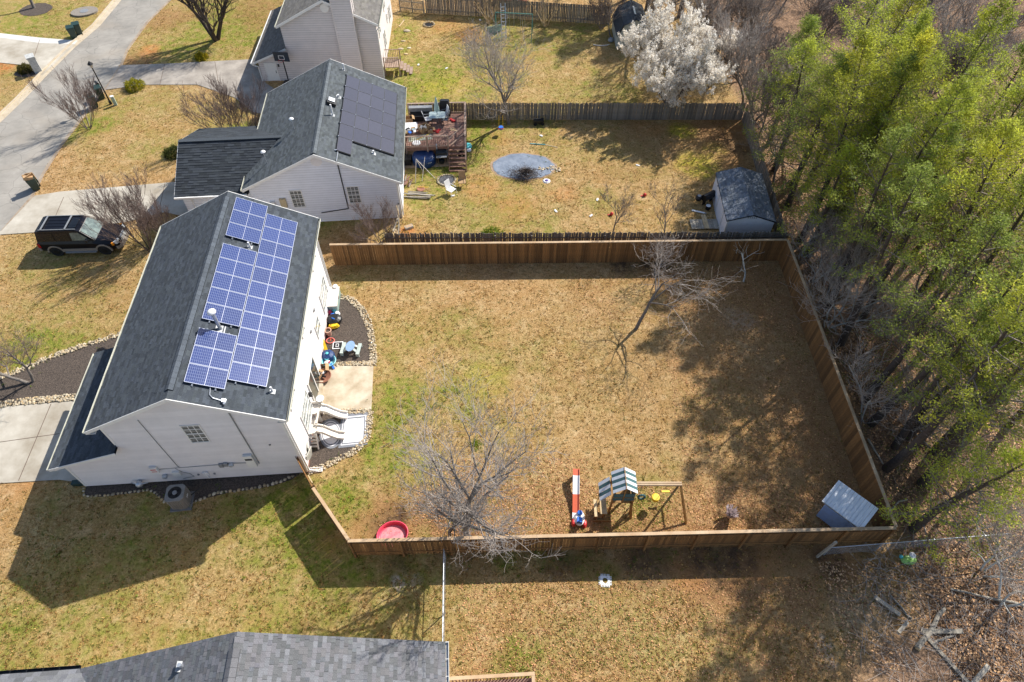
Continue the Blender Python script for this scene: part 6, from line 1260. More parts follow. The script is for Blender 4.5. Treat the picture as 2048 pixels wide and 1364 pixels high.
pt(DS,'platform','cream',('bx',-.6,0,.4,1.0,.82,.88)); pt(DS,'platform','cream',('bx',-.6,0,-.82,-.25,.82,.88)); pt(DS,'bridge','cream',('bar',(-.4,.4,.6),(-.35,-.3,.6),.3,.04)); pt(DS,'arch','cream',('bar',(-.05,.42,1.0),(-.05,-.28,1.0),.08,.10))
pt(DS,'basketball_ring','white_pl',('lathe',[(.20,1.12),(.22,1.16),(.18,1.16)],16,(-.05,1.2,0))); pt(DS,'ring_panel','cream',('bx',-.6,.1,1.0,1.06,.5,1.1))
for k in range(4): pt(DS,'ladder_step','cream',('bx',-.5+k*.02,-.05,-.95-k*.08,-.85-k*.08,.70-k*.2,.74-k*.2))
for x in (-.55,.0): pt(DS,'ladder_side','cream',('bar',(x,-.84,.9),(x,-1.25,.02),.06,.10))
gn = thing('frog_toy', 'green plastic turtle toy near the leaning white panels', 'toy', (-10.85,17.55,0), .3); pt(gn,'shell',mat('bright_green',(.02,.22,.10),.5),('lathe',[(.2,0),(.27,.1),(.2,.24),(0,.28)],12)); pt(gn,'head',gn.children[0].data.materials[0],('lathe',[(.06,.1),(.1,.18),(0,.25)],9,(.1,-.28,0)))
lpn = thing('leaning_panels', 'dirty white plastic panels leaning on the rear wall near the corner', 'panel', (-10.72,16.95,0), .0)
K['dirtyw'] = mat('dirty_white_panel',(.40,.38,.32),.7,scale=3,col2=(.66,.65,.58))
for k,(x,y,r) in enumerate(((0,0,.15),(.22,-.1,-.2),(.1,.35,.3))): mb = MB(); mb.box((x,y,.48),(.04,.62,.98),Matrix.Rotation(r,3,'Z')@Matrix.Rotation(.30-.1*k,3,'Y')); mb.build('panel', K['dirtyw'], lpn)
spb = thing('splash_block', 'white downspout splash block at the near rear corner of the house', 'splash block', (-10.15,16.25,0), .1); pt(spb,'block_base','white_pl',('bx',-.35,.35,-.13,.13,0,.04)); pt(spb,'block_side','white_pl',('bx',-.35,.35,.10,.13,.04,.09)); pt(spb,'block_side','white_pl',('bx',-.35,.35,-.13,-.10,.04,.09))
# condenser unit
AC = thing('air_conditioner', 'grey slatted air conditioning condenser in the bed under the gable wall', 'air conditioner', at(366,1004), .12)
pt(AC,'pad',mat('grey_pad',(.17,.17,.17),.85),('bx',-.52,.52,-.5,.5,0,.08)); mb = MB(); n = 8; pr_ = [(x*.42,y*.42) for x,y in ((-.7,-1),(.7,-1),(1,-.7),(1,.7),(.7,1),(-.7,1),(-1,.7),(-1,-.7))]
mb.prism(pr_, .08, 1.04); mb.build('core', K['cladding'], AC)
for i in range(8):
    a = Vector((*pr_[i],0)); b = Vector((*pr_[(i+1)%8],0)); L_ = (b-a).length; m_ = max(1,int(L_/.085))
    for k in range(m_): p = a+(b-a)*((k+.5)/m_); q = p*1.03; mb = MB(); mb.bar((q.x,q.y,.12),(q.x,q.y,1.00),.058,.02,None,(b-a)); mb.build('slat', K['ac'], AC)
mb = MB(); po = [(x*1.06,y*1.06) for x,y in pr_]; mb.prism(po,1.0,1.05); mb.build('top_rim', K['ac'], AC); pt(AC,'fan_well','black',('lathe',[(.34,1.052),(.33,1.055),(0,1.054)],24)); pt(AC,'guard_ring','ac',('lathe',[(.36,1.05),(.36,1.08),(.33,1.08),(.33,1.05)],24))
for k in range(4): a = k*math.pi/2+.4; mb = MB(); mb.bar((.04*math.cos(a),.04*math.sin(a),1.065),(.26*math.cos(a+.2),.26*math.sin(a+.2),1.065),.10,.01); mb.build('fan_blade', K['tyre'], AC)
pt(AC,'fan_hub','grey',('lathe',[(.12,1.06),(.10,1.11),(0,1.12)],12)); pt(AC,'label','white_pl',('bx',.44,.455,-.1,.1,.6,.7)); pt(AC,'refrigerant_line','black',('tube',(.45,.2,.25),(1.1,.75,.3),.03,.03,6))
A2 = thing('air_conditioner', 'grey round topped condenser behind the charcoal roof beside the side wall', 'air conditioner', at(620,424)); pt(A2,'cabinet','ac',('lathe',[(.42,0),(.42,.75),(.36,.80),(.34,.80)],16)); pt(A2,'fan_well','black',('lathe',[(.33,.79),(0,.78)],16))
gb_ = thing('green_box', 'small dark green box on the lawn by the near front corner', 'box', at(160,968), .1); pt(gb_,'box_body','green_bin',('bx',-.3,.3,-.12,.12,0,.2)); pt(gb_,'box_lid','green_bin',('bx',-.31,.31,-.13,.13,.2,.24))
# barn style shed and things at the top
BS = thing('shed', 'barn style shed with dark gambrel roof behind the white blossom tree', 'shed', (11.0,59.2,0), .02)
gp = [(-1.55,1.15),(-1.05,2.15),(0,2.65),(1.05,2.15),(1.55,1.15)]
mb = MB()
for (a,b),(c_,d_) in zip(gp[:-1],gp[1:]): mb.raw([(a*1.03,-.1,b),(c_*1.03,-.1,d_+.02),(c_*1.03,3.8,d_+.02),(a*1.03,3.8,b)],[(0,1,2,3)])
mb.build('roof', mat('dark_blue_grey_roof',(.018,.022,.030),.85,var=.3,scale=8), BS)
for (a,b),(c_,d_) in zip(gp[:-1],gp[1:]):
    O = Vector((a*1.03,-.1,b)); up_ = Vector((c_-a,0,d_-b)) if a<0 else Vector((a-c_,0,b-d_)); O = O if a<0 else Vector((c_*1.03,-.1,d_)); sh = MB(); shingles(sh, O, (0,1,0), 3.9, up_, up_.length, .4,.2, tones=(.4,.5,.6)); sh.build('shingles', K['shingle'], BS.children[0], kind='stuff')
pt(BS,'ridge_light','galv',('bx',-.07,.07,.9,2.4,2.67,2.72)); K['sagew'] = mat('pale_sage_wall',(.46,.49,.44),.7,var=.08)
mb = MB(); P = [(-1.5,0,0),(1.5,0,0),(1.5,0,1.1),(1.0,0,2.08),(0,0,2.58),(-1.0,0,2.08),(-1.5,0,1.1)]; mb.face(P); mb.face([(x,3.7,z) for x,y,z in P]); mb.face([(-1.5,0,0),(-1.5,3.7,0),(-1.5,3.7,1.1),(-1.5,0,1.1)]); mb.face([(1.5,0,0),(1.5,3.7,0),(1.5,3.7,1.1),(1.5,0,1.1)]); mb.build('walls', K['sagew'], BS)
for sg in (-1,1):
    pt(BS,'door',mat('grey_green_door',(.10,.12,.11),.7),('bx',min(sg*.02,sg*.72),max(sg*.02,sg*.72),-.05,-.005,.05,1.75))
    for z in (.5,1.3): mb = MB(); mb.lathe([(.33,0),(.33,.02),(0,.025)],8); o = mb.build('door_panel', K['sagew'], BS); o.location=(sg*.38,-.052,z); o.rotation_euler=(math.pi/2,math.pi/8,0)
hz = thing('hose', 'pale coiled hose hooked on the shaded grass left of the barn style shed', 'hose', at(1202,88)); mb = MB(); pts2 = [(-.75*math.cos(a),.28*math.sin(a)-.1,.05) for a in np.linspace(-.3,-2.9,12)]; mb.path(pts2,.05,6); mb.build('hose_coil', K['cream'], hz); pt(hz,'hose_reel','grey',('lathe',[(.2,0),(.3,.1),(.2,.3),(0,.35)],9,(.95,.5,0)))
for px in (1225,1285): pass
sw2 = thing('swing_set', 'old green metal swing frame near the far grey fence', 'swing set', (*at(1032,74)[:2],0), -.10); K['gpipe'] = mat('faded_green_pipe',(.10,.26,.22),.5)
pt(sw2,'top_bar','gpipe',('tube',(-1.9,0,2.2),(1.5,0,2.2),.045,.045,8))
for x in (-1.9,1.5):
    for y in (-.9,.9): mb = MB(); mb.tube((x,y,0),(x,0,2.2),.035,.035,6); mb.build('leg', K['gpipe'], sw2)
for x in (-.6,-.2,.4,.8): mb = MB(); mb.tube((x,0,.5),(x,0,2.2),.012,.012,4); mb.build('chain', K['galv'], sw2)
ld = thing('ladder', 'aluminium ladder leaning on the old green swing frame', 'ladder', (*at(1006,72)[:2],0), .15)
for x in (-.2,.2): mb = MB(); mb.bar((x,-.7,0),(x+.05,.25,2.9),.07,.04); mb.build('rail', K['galv'], ld)
for k in range(9): f_ = (k+1)/10; mb = MB(); mb.bar((-.2+.05*f_,-.7+.95*f_,2.9*f_),(.2+.05*f_,-.7+.95*f_,2.9*f_),.04,.03); mb.build('rung', K['galv'], ld)
tr_ = thing('wire_cage', 'grey green wire cage beside the foot of the ladder', 'cage', (*at(992,72)[:2],0), .4); mb = MB()
for k in range(8):
    x = -.7+k*.2; mb.tube((x,-.5,0),(x,-.5,.75),.012,.012,3); mb.tube((x,.5,0),(x,.5,.75),.012,.012,3); mb.tube((x,-.5,.75),(x,.5,.75),.012,.012,3)
for z in (.02,.38,.75): mb.tube((-.7,-.5,z),(.7,-.5,z),.015,.015,3); mb.tube((-.7,.5,z),(.7,.5,z),.015,.015,3)
mb.build('cage_wires', K['gpipe'], tr_); pt(tr_,'cage_panel',mat('faded_mesh_panel',(.24,.30,.29),.7),('bx',-.7,.7,.5,.52,0,.7))
pr2 = thing('parked_trailer', 'dark covered trailer just beyond the far fence at the top edge', 'trailer', (*at(1025,2)[:2],0), -.05); pt(pr2,'cover','black',('lathe',[(1.0,.3),(1.05,.8),(.7,1.1),(0,1.2)],14,(0,0,0),None,1.6,.8)); pt(pr2,'trailer_bed','rust' if 'rust' in K else 'brick',('bx',-1.6,1.6,-.8,.8,.3,.45)); pt(pr2,'wheel','tyre',('tube',(.3,-.9,.3),(.3,-.7,.3),.3,.3,12))
for k,(px,py,r) in enumerate(((813,62,.5),(806,82,.35),(818,96,.3),(801,98,.4),(812,108,.3))): o = put('garden_rock', ROCK[k], None, at(px,py)); o.scale=(r*.8,r*.6,r*.4); tag(o, ['pale rock at the top of the weedy strip beside the beige house','small pale rock below the first in the weedy strip','flat rock at the right of the weedy strip','grey rock against the beige house in the weedy strip','lowest pale rock of the weedy strip by the beige house'][k], 'rock')
ww = thing('shingle_scrap', 'short pale timber lying by the weeds behind the beige house', 'timber', at(803,48), 1.3); pt(ww,'timber','rawwood',('bar',(-.6,0,.04),(.6,0,.04),.09,.06)); pt(ww,'timber_end','log',('bar',(.6,0,.04),(.8,.05,.04),.09,.06))
# lumber and logs at the lower right
def log(px0,py0,px1,py1,r,label,m='log',cat='log',sq=False):
    a = G(px0,py0); b = G(px1,py1); z = r+.03; t = thing('fallen_log' if not sq else 'plank', label, cat, (a.x,a.y,0)); d = b-a; mb = MB(); n=9
    if sq: mb.bar((0,0,z),(d.x,d.y,z+.06),r*2.2,r)
    else:
        P = [Vector((d.x*k/5, d.y*k/5, z))+Vector((random.gauss(0,.03),random.gauss(0,.03),0)) for k in range(6)]
        for k in range(5): mb.tube(P[k],P[k+1],r*(1-.07*k),r*(1-.07*(k+1)),n)
    mb.build('log_body' if not sq else 'board', K[m], t)
    m2 = MB(); dn = d.normalized(); m2.tube((-dn.x*.012,-dn.y*.012,z),(0,0,z),r*(.8 if not sq else .6),r*(.8 if not sq else .6),9); m2.build('cut_end', K['rawwood'], t); return t
log(1832,1300,1884,1217,.13,'thick grey cut log slanting across the scrap pile at the lower right')
log(1840,1264,1921,1265,.09,'grey square timber lying level across the thick cut log',sq=True,cat='plank')
log(1747,1195,1797,1232,.08,'bluish grey weathered board left of the scrap timber pile',sq=True,cat='plank')
log(1855,1280,1940,1375,.07,'long grey timber running down out of the picture at the lower right',sq=True,cat='plank')
log(1938,1374,1972,1333,.09,'short grey timber at the bottom edge of the woods',sq=True,cat='plank')
log(1795,1266,1812,1246,.07,'small broken slat left of the cut log',sq=True,cat='plank')
log(1868,1288,1905,1270,.06,'pale split branch just under the level timber')
log(1820,1240,1780,1190,.05,'thin dead branch above the scrap timber')
log(2048,1210,1900,1180,.07,'long dead grey limb lying at the right edge under the woods')
log(1745,1040,1810,1000,.06,'thin pole leaning in the leaves behind the fence corner')
log(1830,870,1905,935,.05,'thin fallen pole between the big pine trunks')
log(1735,880,1765,930,.06,'dark fallen pole beside the right fence')
# ------------------------------------------------------------------ trees and other plants
def segs_mesh(name, segs, sides, m):
    A = np.array([s[0] for s in segs]); B = np.array([s[1] for s in segs]); r0 = np.array([s[2] for s in segs]); r1 = np.array([s[3] for s in segs])
    d = B-A; L = np.linalg.norm(d,axis=1,keepdims=True); L[L<1e-6] = 1e-6; d = d/L
    u = np.where(np.abs(d[:,2:3])<.9, np.array([[0,0,1.]]), np.array([[1.,0,0]])); x = np.cross(d,u); x /= np.linalg.norm(x,axis=1,keepdims=True); y = np.cross(d,x)
    V = []
    for E_,r in ((A,r0),(B,r1)):
        for k in range(sides): t = 2*math.pi*k/sides; V.append(E_+(x*math.cos(t)+y*math.sin(t))*r[:,None])
    V = np.stack(V,1); n = len(A); base = np.arange(n)[:,None]*2*sides
    F = np.concatenate([base+np.array([[k,(k+1)%sides,sides+(k+1)%sides,sides+k]]) for k in range(sides)],0)
    return arr_mesh(name, V.reshape(-1,3), F, m)
def arr_mesh(name, V, F, m, tint=None):
    me = bpy.data.meshes.new(name); F = np.asarray(F); me.vertices.add(len(V)); me.vertices.foreach_set('co', np.asarray(V,dtype=np.float32).ravel())
    me.loops.add(F.size); me.loops.foreach_set('vertex_index', F.ravel().astype(np.int32)); me.polygons.add(len(F)); q = F.shape[1]
    me.polygons.foreach_set('loop_start', np.arange(0,F.size,q)); me.polygons.foreach_set('loop_total', np.full(len(F),q)); me.update()
    me.materials.append(m)
    if tint is not None:
        a = me.attributes.new('tint','FLOAT_COLOR','FACE'); a.data.foreach_set('color', np.concatenate([tint,np.ones((len(tint),1))],1).astype(np.float32).ravel())
    return me
def skeleton(rnd, H, r, stems=1, levels=4, spread=.55, up=.25, kids=(5,5,5,4), ratio=.62, lean=(0,0), wig=.16, first=.35, minr=.006, stem_spread=.5, twigfan=.6):
    segs = [[],[]]; tips = []
    def grow(p, d, L, rr, lev):
        ns = 5 if lev == 0 else (4 if lev < levels-1 else 3); nodes = []; q = p.copy(); dd = d.copy(); r_ = rr
        for k in range(ns):
            dd = dd+np.array([rnd.gauss(0,wig),rnd.gauss(0,wig),rnd.gauss(0,wig*.6)+up*.25*(1 if lev else .3)]); dd /= np.linalg.norm(dd)
            e = q+dd*L/ns; r2 = max(minr*(.55 if lev==levels else .8), rr*(1-.62*(k+1)/ns)); segs[0 if lev <= 1 and rr > .03 else 1].append((q,e,r_,r2)); q = e; r_ = r2; nodes.append((q.copy(),dd.copy(),r2,(k+1)/ns))
        if lev == levels: tips.append((q.copy(),dd.copy())); tips.append((nodes[0][0],dd.copy())); return
        nk = kids[min(lev,len(kids)-1)]
        for j in range(nk):
            f = (first if lev == 0 else .2)+(1-(first if lev == 0 else .2))*(j+rnd.random())/nk; i = min(len(nodes)-1, int(f*ns)); c = nodes[i]
            t = rnd.uniform(0,6.283); ax = np.array([math.cos(t),math.sin(t),rnd.uniform(-.1,.5)]); ax = ax-c[1]*np.dot(ax,c[1]); ax /= np.linalg.norm(ax)+1e-6
            s = spread*rnd.uniform(.7,1.3); nd = c[1]*math.cos(s)+ax*math.sin(s); nd[2] += up*.3; nd /= np.linalg.norm(nd)
            grow(c[0], nd, L*ratio*rnd.uniform(.75,1.2)*(1.15-.45*f if lev==0 else 1), max(minr*(.6 if lev+1==levels else 1),c[2]*.66), lev+1)
    for s in range(stems):
        a = 2*math.pi*s/stems+rnd.random(); o = 0 if stems == 1 else .12; d = np.array([math.cos(a)*stem_spread*(stems>1)*rnd.uniform(.4,1.1)+lean[0], math.sin(a)*stem_spread*(stems>1)*rnd.uniform(.4,1.1)+lean[1], 1.]); d /= np.linalg.norm(d)
        grow(np.array([math.cos(a)*o,math.sin(a)*o,-.05]), d, H*(.72 if levels>2 else .9)*rnd.uniform(.85,1.1), r*(1 if stems==1 else rnd.uniform(.7,1)), 0)
    return segs, tips
def bare_meshes(seed, m_tr, m_tw, **kw):
    s, tips = skeleton(random.Random(seed), **kw); out = []
    a = segs_mesh('trunk', s[0], 7, m_tr) if s[0] else None
    return a, segs_mesh('twigs', s[1], 3, m_tw), tips
def bare_tree(name, label, x, y, meshes, rz=0, scale=1., cat='tree', group=None):
    t = thing(name, label, cat, (x,y,0), rz, group); t.scale = (scale,)*3 if isinstance(scale,(int,float)) else scale
    if meshes[0]: put('trunk', meshes[0], t)
    put('crown', meshes[1], t); return t
T = G(942,1086)
bm_ = bare_meshes(11, K['bark'], K['twig_pale'], H=10.4, r=.18, levels=4, kids=(17,8,6,4), spread=.78, up=.42, ratio=.50, first=.10, wig=.10, minr=.0085)
bare_tree('bare_tree', 'large spreading bare tree rising just inside the near fence', T.x, T.y, bm_, .4)
T = G(900,1078); bm_ = bare_meshes(12, K['bark'], K['twig_pale'], H=6.2, r=.10, levels=4, kids=(10,6,5,4), spread=.8, up=.3, ratio=.52, first=.25, lean=(-.12,.05), minr=.0085)
bare_tree('bare_tree', 'smaller bare tree leaning beside the large one at the near fence', T.x, T.y, bm_)
T = G(1272,658); bm_ = bare_meshes(13, K['bark'], K['twig_pale'], H=4.6, r=.12, levels=4, kids=(6,5,4,3), spread=.9, up=.22, ratio=.66, first=.38, lean=(.22,.12), wig=.16, minr=.0085)
bare_tree('bare_tree', 'lone bent bare tree in the middle of the brown lawn', T.x, T.y, bm_)
K['lichen'] = mat('lichen_bark', (.42,.44,.42), .85, scale=9, col2=(.62,.63,.60))
T = G(1487,563); bm_ = bare_meshes(14, K['lichen'], K['lichen'], H=2.3, r=.065, levels=2, kids=(4,4,3), spread=.8, up=.2, ratio=.6, first=.25, minr=.010)
bare_tree('bare_tree', 'small pale lichen covered tree near the back fence corner', T.x, T.y, bm_)
T = G(1312,552); bm_ = bare_meshes(15, K['bark'], K['twig'], H=3.0, r=.06, stems=3, levels=4, kids=(4,5,4,3), spread=.85, up=.1, ratio=.66, first=.2, minr=.009, stem_spread=.7)
bare_tree('bare_tree', 'tangled brown bare tree in the shade of the back fence', T.x, T.y, bm_, 0, .85)
T = G(1327,490); bm2 = bare_meshes(16, K['bark'], K['twig'], H=4.0, r=.06, levels=4, kids=(9,5,5,3), spread=.6, up=.45, ratio=.5, first=.2, minr=.008)
bare_tree('bare_tree', 'thin bare sapling behind the grey fence near the ramp', T.x, T.y, bm2)
T = G(1222,474); bm_ = bare_meshes(17, K['bark'], K['twig'], H=3.9, r=.065, levels=4, kids=(9,5,5,3), spread=.55, up=.45, ratio=.55, first=.3, lean=(.08,.0), minr=.008)
bare_tree('bare_tree', 'slender bare tree in the neighbour lawn close to the grey fence', T.x, T.y, bm_)
T = G(1018,248); bm_ = bare_meshes(18, K['bark'], K['twig_pale'], H=7.6, r=.14, levels=4, kids=(15,7,6,4), spread=.82, up=.36, ratio=.58, first=.10, minr=.010)
bare_tree('bare_tree', 'grey bare tree growing through the middle grey fence', T.x, T.y, bm_)
T = G(433,80); bm_ = bare_meshes(19, K['twig_dark'], K['twig_dark'], H=6.8, r=.26, stems=3, levels=4, kids=(9,6,5,4), spread=.62, up=.35, ratio=.62, first=.10, minr=.013, stem_spread=.45)
bare_tree('bare_tree', 'big dark limbed bare tree on the green lawn at the top', T.x, T.y, bm_)
T = G(68,16); bm_ = bare_meshes(20, K['bark'], K['twig'], H=7.5, r=.16, levels=3, kids=(8,5,4), spread=.6, up=.4, ratio=.5, first=.4, minr=.008)
bare_tree('bare_tree', 'tree trunk in the dark mulch ring at the top left', T.x, T.y, bm_)
cmA = bare_meshes(21, K['twig'], K['twig_red'], H=3.9, r=.035, stems=9, levels=3, kids=(8,6,5), spread=.38, up=.5, ratio=.5, first=.25, minr=.0095, stem_spread=.62)
cmB = bare_meshes(22, K['rawwood'], K['twig'], H=4.4, r=.06, stems=9, levels=3, kids=(5,4,4), spread=.35, up=.5, ratio=.5, first=.35, minr=.008, stem_spread=.6)
cmC = bare_meshes(23, K['twig_dark'], K['twig_red'], H=4.6, r=.045, stems=9, levels=3, kids=(9,7,5), spread=.36, up=.5, ratio=.52, first=.2, minr=.010, stem_spread=.5)
for px,py,ms,rz,sc,l in ((178,257,cmA,.3,1.05,'bare vase shaped shrub on the kerb corner by the street lamp bins'),(466,276,cmA,1.9,1.12,'bare multi stemmed shrub left of its twin behind the side garage'),(495,273,cmA,4.1,1.0,'bare multi stemmed shrub closest to the wall behind the side garage'),
    (300,500,cmC,.5,1.05,'dark bare shrub between the black car and the solar roof'),(762,487,cmA,2.7,.82,'dense fine twigged bare shrub by the collapsed fence'),(977,47,cmB,.0,1.05,'large tan stemmed shrub left of the old swing frame'),(1091,53,cmB,2.2,.95,'large tan stemmed shrub right of the old swing frame'),(1203,58,cmA,3.3,.8,'small bare shrub just left of the barn style shed'),
    (330,470,cmC,2.5,.62,'small dark bare shrub hidden partly by the solar house roof edge')):
    T = G(px,py); bare_tree('bare_shrub', l, T.x, T.y, ms, rz, sc, 'shrub')
T = G(62,766); bm_ = bare_meshes(24, K['bark'], K['twig_red'], H=3.6, r=.12, stems=2, levels=4, kids=(6,6,5,5), spread=.78, up=.28, ratio=.64, first=.25, wig=.22, lean=(-.15,.1), minr=.008, stem_spread=.55)
bare_tree('bare_tree', 'twisted forked bare tree in the mulch bed at the left edge', T.x, T.y, bm_)
# leaf cluster helper: many small triangles round given points
def leafcloud(name, pts, n, size, m, pal, rng, spread, thin=.35, extra=None):
    P = np.repeat(np.asarray(pts), n, axis=0); N_ = len(P); P = P+rng.normal(0,spread,(N_,3)); d = rng.normal(0,1,(N_,3)); d /= np.linalg.norm(d,axis=1,keepdims=True); e = np.cross(d, rng.normal(0,1,(N_,3))); e /= np.linalg.norm(e,axis=1,keepdims=True)+1e-6
    s = size*rng.uniform(.6,1.3,(N_,1)); V = np.stack([P-e*s*thin, P+e*s*thin, P+d*s*1.2],1).reshape(-1,3); F = np.arange(3*N_).reshape(-1,3)
    pal = np.array(pal); gi = np.repeat(rng.integers(0,len(pal),len(pts)), n); t = pal[gi]*rng.uniform(.8,1.2,(N_,1)); return arr_mesh(name, V, F, m, t)
rg = np.random.default_rng(3)
# blossom tree
T = G(1338,212); seg, tips = skeleton(random.Random(31), H=6.9, r=.12, stems=8, levels=4, kids=(9,6,5,4), spread=.66, up=.24, ratio=.52, first=.05, minr=.007, stem_spread=1.0)
pr3 = thing('blossom_tree', 'white blossoming tree beside the barn style shed', 'tree', (T.x,T.y,0)); pr3.scale = (.80,.80,1.05); put('trunk', segs_mesh('trunk', seg[0], 7, K['bark']), pr3); put('twigs', segs_mesh('twigs', seg[1], 3, K['twig_dark']), pr3)
tp_ = np.array([t[0] for t in tips]); sel = tp_[rg.random(len(tp_))<.62]; put('blossom', leafcloud('blossom', sel, 10, .085, K['blossom'], [(.5,.49,.48),(.52,.52,.52),(.46,.44,.42),(.5,.46,.40)], rg, .065, .6), pr3)
# round shrubs
def shrub(px,py,r,h,m,pal,label,n=900,size=.05,flat=1.,name='shrub',cat='shrub'):
    T = G(px,py); t = thing(name,label,cat,(T.x,T.y,0)); d = rg.normal(0,1,(n,3)); d /= np.linalg.norm(d,axis=1,keepdims=True); d[:,2] = np.abs(d[:,2]); q = d*rg.uniform(.45,1,(n,1))**.5; q *= (1+.12*np.sin(d[:,:1]*7+d[:,1:2]*5)); q = q*np.array([r,r,h])
    put('foliage', leafcloud('foliage', q, 7, size, m, pal, rg, size*.7, .45), t); s,_ = skeleton(random.Random(px), H=h*.9, r=.02, stems=6, levels=1, kids=(4,3), spread=.6, up=.3, minr=.006, stem_spread=.8); put('stems', segs_mesh('stems', s[0]+s[1], 3, K['twig_dark']), t); return t
K['leafy'] = mat('shrub_leaves', (.085,.11,.018), .6, var=.25, tint=1, trans=.3, spec=.3)
shrub(270,176,.85,.75,K['leafy'],[(2.2,1.5,.3),(2.6,1.7,.3),(.9,.8,.3),(1.4,1.1,.3)],'round yellow green shrub beside the stained driveway near the lamp'); shrub(403,117,.6,.5,K['leafy'],[(2.6,1.5,.3),(2.9,1.8,.3),(1.0,.8,.3)],'small round golden shrub on the far side of the stained driveway')
shrub(52,142,.7,.6,K['leafy'],[(.6,.35,.35),(.4,.3,.3),(.7,.5,.3)],'brown green shrub behind the brick mailbox pillar'); shrub(350,308,.9,.5,K['leafy'],[(.5,.45,.35),(.35,.35,.3)],'low olive shrub at the corner of the side garage',700); shrub(383,350+35,.6,.6,K['leafy'],[(.9,.3,.3),(.5,.25,.3)],'reddish low shrub by the garage downspout',400)
shrub(985,470,.75,.45,K['leafy'],[(1.2,1.2,.4),(.8,.95,.4)],'yellow green weed clump just behind the grey picket fence',260,.06)
T = G(1457,1034); t = thing('grass_clump', 'pale pinkish ornamental grass clump near the play set', 'grass clump', (T.x,T.y,0)); mb = []
for k in range(240): a = random.uniform(0,6.28); e = random.uniform(.1,.75); h = random.uniform(.35,.75); mb.append((np.array([.06*math.cos(a),.06*math.sin(a),0]), np.array([e*h*math.cos(a)*.75,e*h*math.sin(a)*.75,h]), .013,.024))
put('blades', segs_mesh('blades', mb, 3, mat('pale_plume',(.85,.74,.74),.8,var=.2)), t); put('stems', segs_mesh('stems', mb[:30], 3, K['twig_pale']), t)
mistle = leafcloud('mistletoe', rg.normal(0,.14,(160,3)), 5, .05, K['leafy'], [(1.2,1.1,.3),(.8,.9,.3)], rg, .04)
o = put('mistletoe', mistle, None, (T.x,T.y,0)); P_ = G(952,888,4.2); o.location = (P_.x-.0,P_.y,4.2); tag(o,'yellow green mistletoe ball high in the large bare tree','mistletoe')
# ---- evergreen woods
def pine_meshes(seed, H, R, c0, n_limb=52, nt=4, droop=.0):
    rnd = random.Random(seed); segs = []; limb = []; pts = []; q = np.array([0.,0,-.1]); d = np.array([rnd.gauss(0,.03),rnd.gauss(0,.03),1.]); nodes = []
    for k in range(10): d = d+np.array([rnd.gauss(0,.03),rnd.gauss(0,.03),0]); d /= np.linalg.norm(d); e = q+d*H/10; r0 = .23*(1-k/10.5); r1 = .23*(1-(k+1)/10.5); segs.append((q,e,r0,r1)); nodes.append((q,e)); q = e
    for j in range(n_limb):
        f = c0+(1-c0)*((j+rnd.random())/n_limb)**.9; i = min(9,int(f*10)); a,b = nodes[i]; p = a+(b-a)*(f*10-i); t = j*2.4+rnd.gauss(0,.3); g = (f-c0)/(1-c0); L = R*(1.02-g**1.25)*(.55+.45*min(1,g*4+.35))*rnd.uniform(.65,1.15)+.25
        dd = np.array([math.cos(t),math.sin(t),.15+.5*g-droop]); dd /= np.linalg.norm(dd); ns = 5; pp = p; rr = .045*(1-.5*g)
        for k in range(ns):
            dd = dd+np.array([rnd.gauss(0,.10),rnd.gauss(0,.10),rnd.gauss(.05,.06)]); dd /= np.linalg.norm(dd); e = pp+dd*L/ns; limb.append((pp,e,rr*(1-k/ns)+.006,rr*(1-(k+1)/ns)+.005)); 
            if k >= 1:
                for s in range(2 if rnd.random()<.6 else 3):
                    aa = rnd.uniform(0,6.28); sd_ = dd*.55+np.array([math.cos(aa),math.sin(aa),rnd.uniform(-.1,.6)])*.7; sd_ /= np.linalg.norm(sd_); l = L*.30*rnd.uniform(.5,1.1)*(1-.10*k)+.12; ee = e+sd_*l; limb.append((e,ee,.010,.006))
                    for w in range(nt): u = .25+.75*(w+rnd.random())/nt; pts.append((e+(ee-e)*u+np.array([rnd.gauss(0,.07),rnd.gauss(0,.07),rnd.gauss(0,.05)]), g, u))
            pp = e
        pts.append((pp,g,1.))
    rng = np.random.default_rng(seed); P = np.array([p[0] for p in pts]); U = np.array([p[2] for p in pts]); n = 5; N_ = len(P)*n
    C = np.repeat(P,n,axis=0)+rng.normal(0,.13,(N_,3)); dv = rng.normal(0,1,(N_,3)); dv[:,2] = dv[:,2]*.8+.35; dv /= np.linalg.norm(dv,axis=1,keepdims=True); ev = np.cross(dv,rng.normal(0,1,(N_,3))); ev /= np.linalg.norm(ev,axis=1,keepdims=True)+1e-6
    s = .125*rng.uniform(.6,1.3,(N_,1)); w = .22; V = np.stack([C-ev*s*w, C+ev*s*w, C+dv*s],1).reshape(-1,3); F = np.arange(3*N_).reshape(-1,3)
    limbid = rng.random(len(P)); tone = (.36+.34*vn1(P,seed)+.22*rng.random(len(P)))[:,None]; yl = np.clip(vn1(P*.9+7,seed+5)*1.6-.75,0,1)[:,None]*U[:,None]
    col = tone*np.array([[1.,1.,1.]])+yl*np.array([[.55,.35,-.02]]); col = np.repeat(col,n,axis=0)*rng.uniform(.75,1.25,(N_,1))
    return segs_mesh('trunk', segs, 8, K['pinebark']), segs_mesh('limbs', limb, 3, K['twig']), arr_mesh('needles', V, F, K['needles'], col)
def vn1(P, seed): return (np.sin(P[:,0]*1.7+seed)*np.sin(P[:,1]*1.9+seed*2)*np.sin(P[:,2]*1.5+seed*3)*.5+.5)
PM = [pine_meshes(101,13,3.6,.30), pine_meshes(102,15,3.8,.38), pine_meshes(103,11,3.3,.22), pine_meshes(104,9,3.0,.12,40), pine_meshes(105,14,3.9,.45,34), pine_meshes(106,12,3.2,.40,20)]
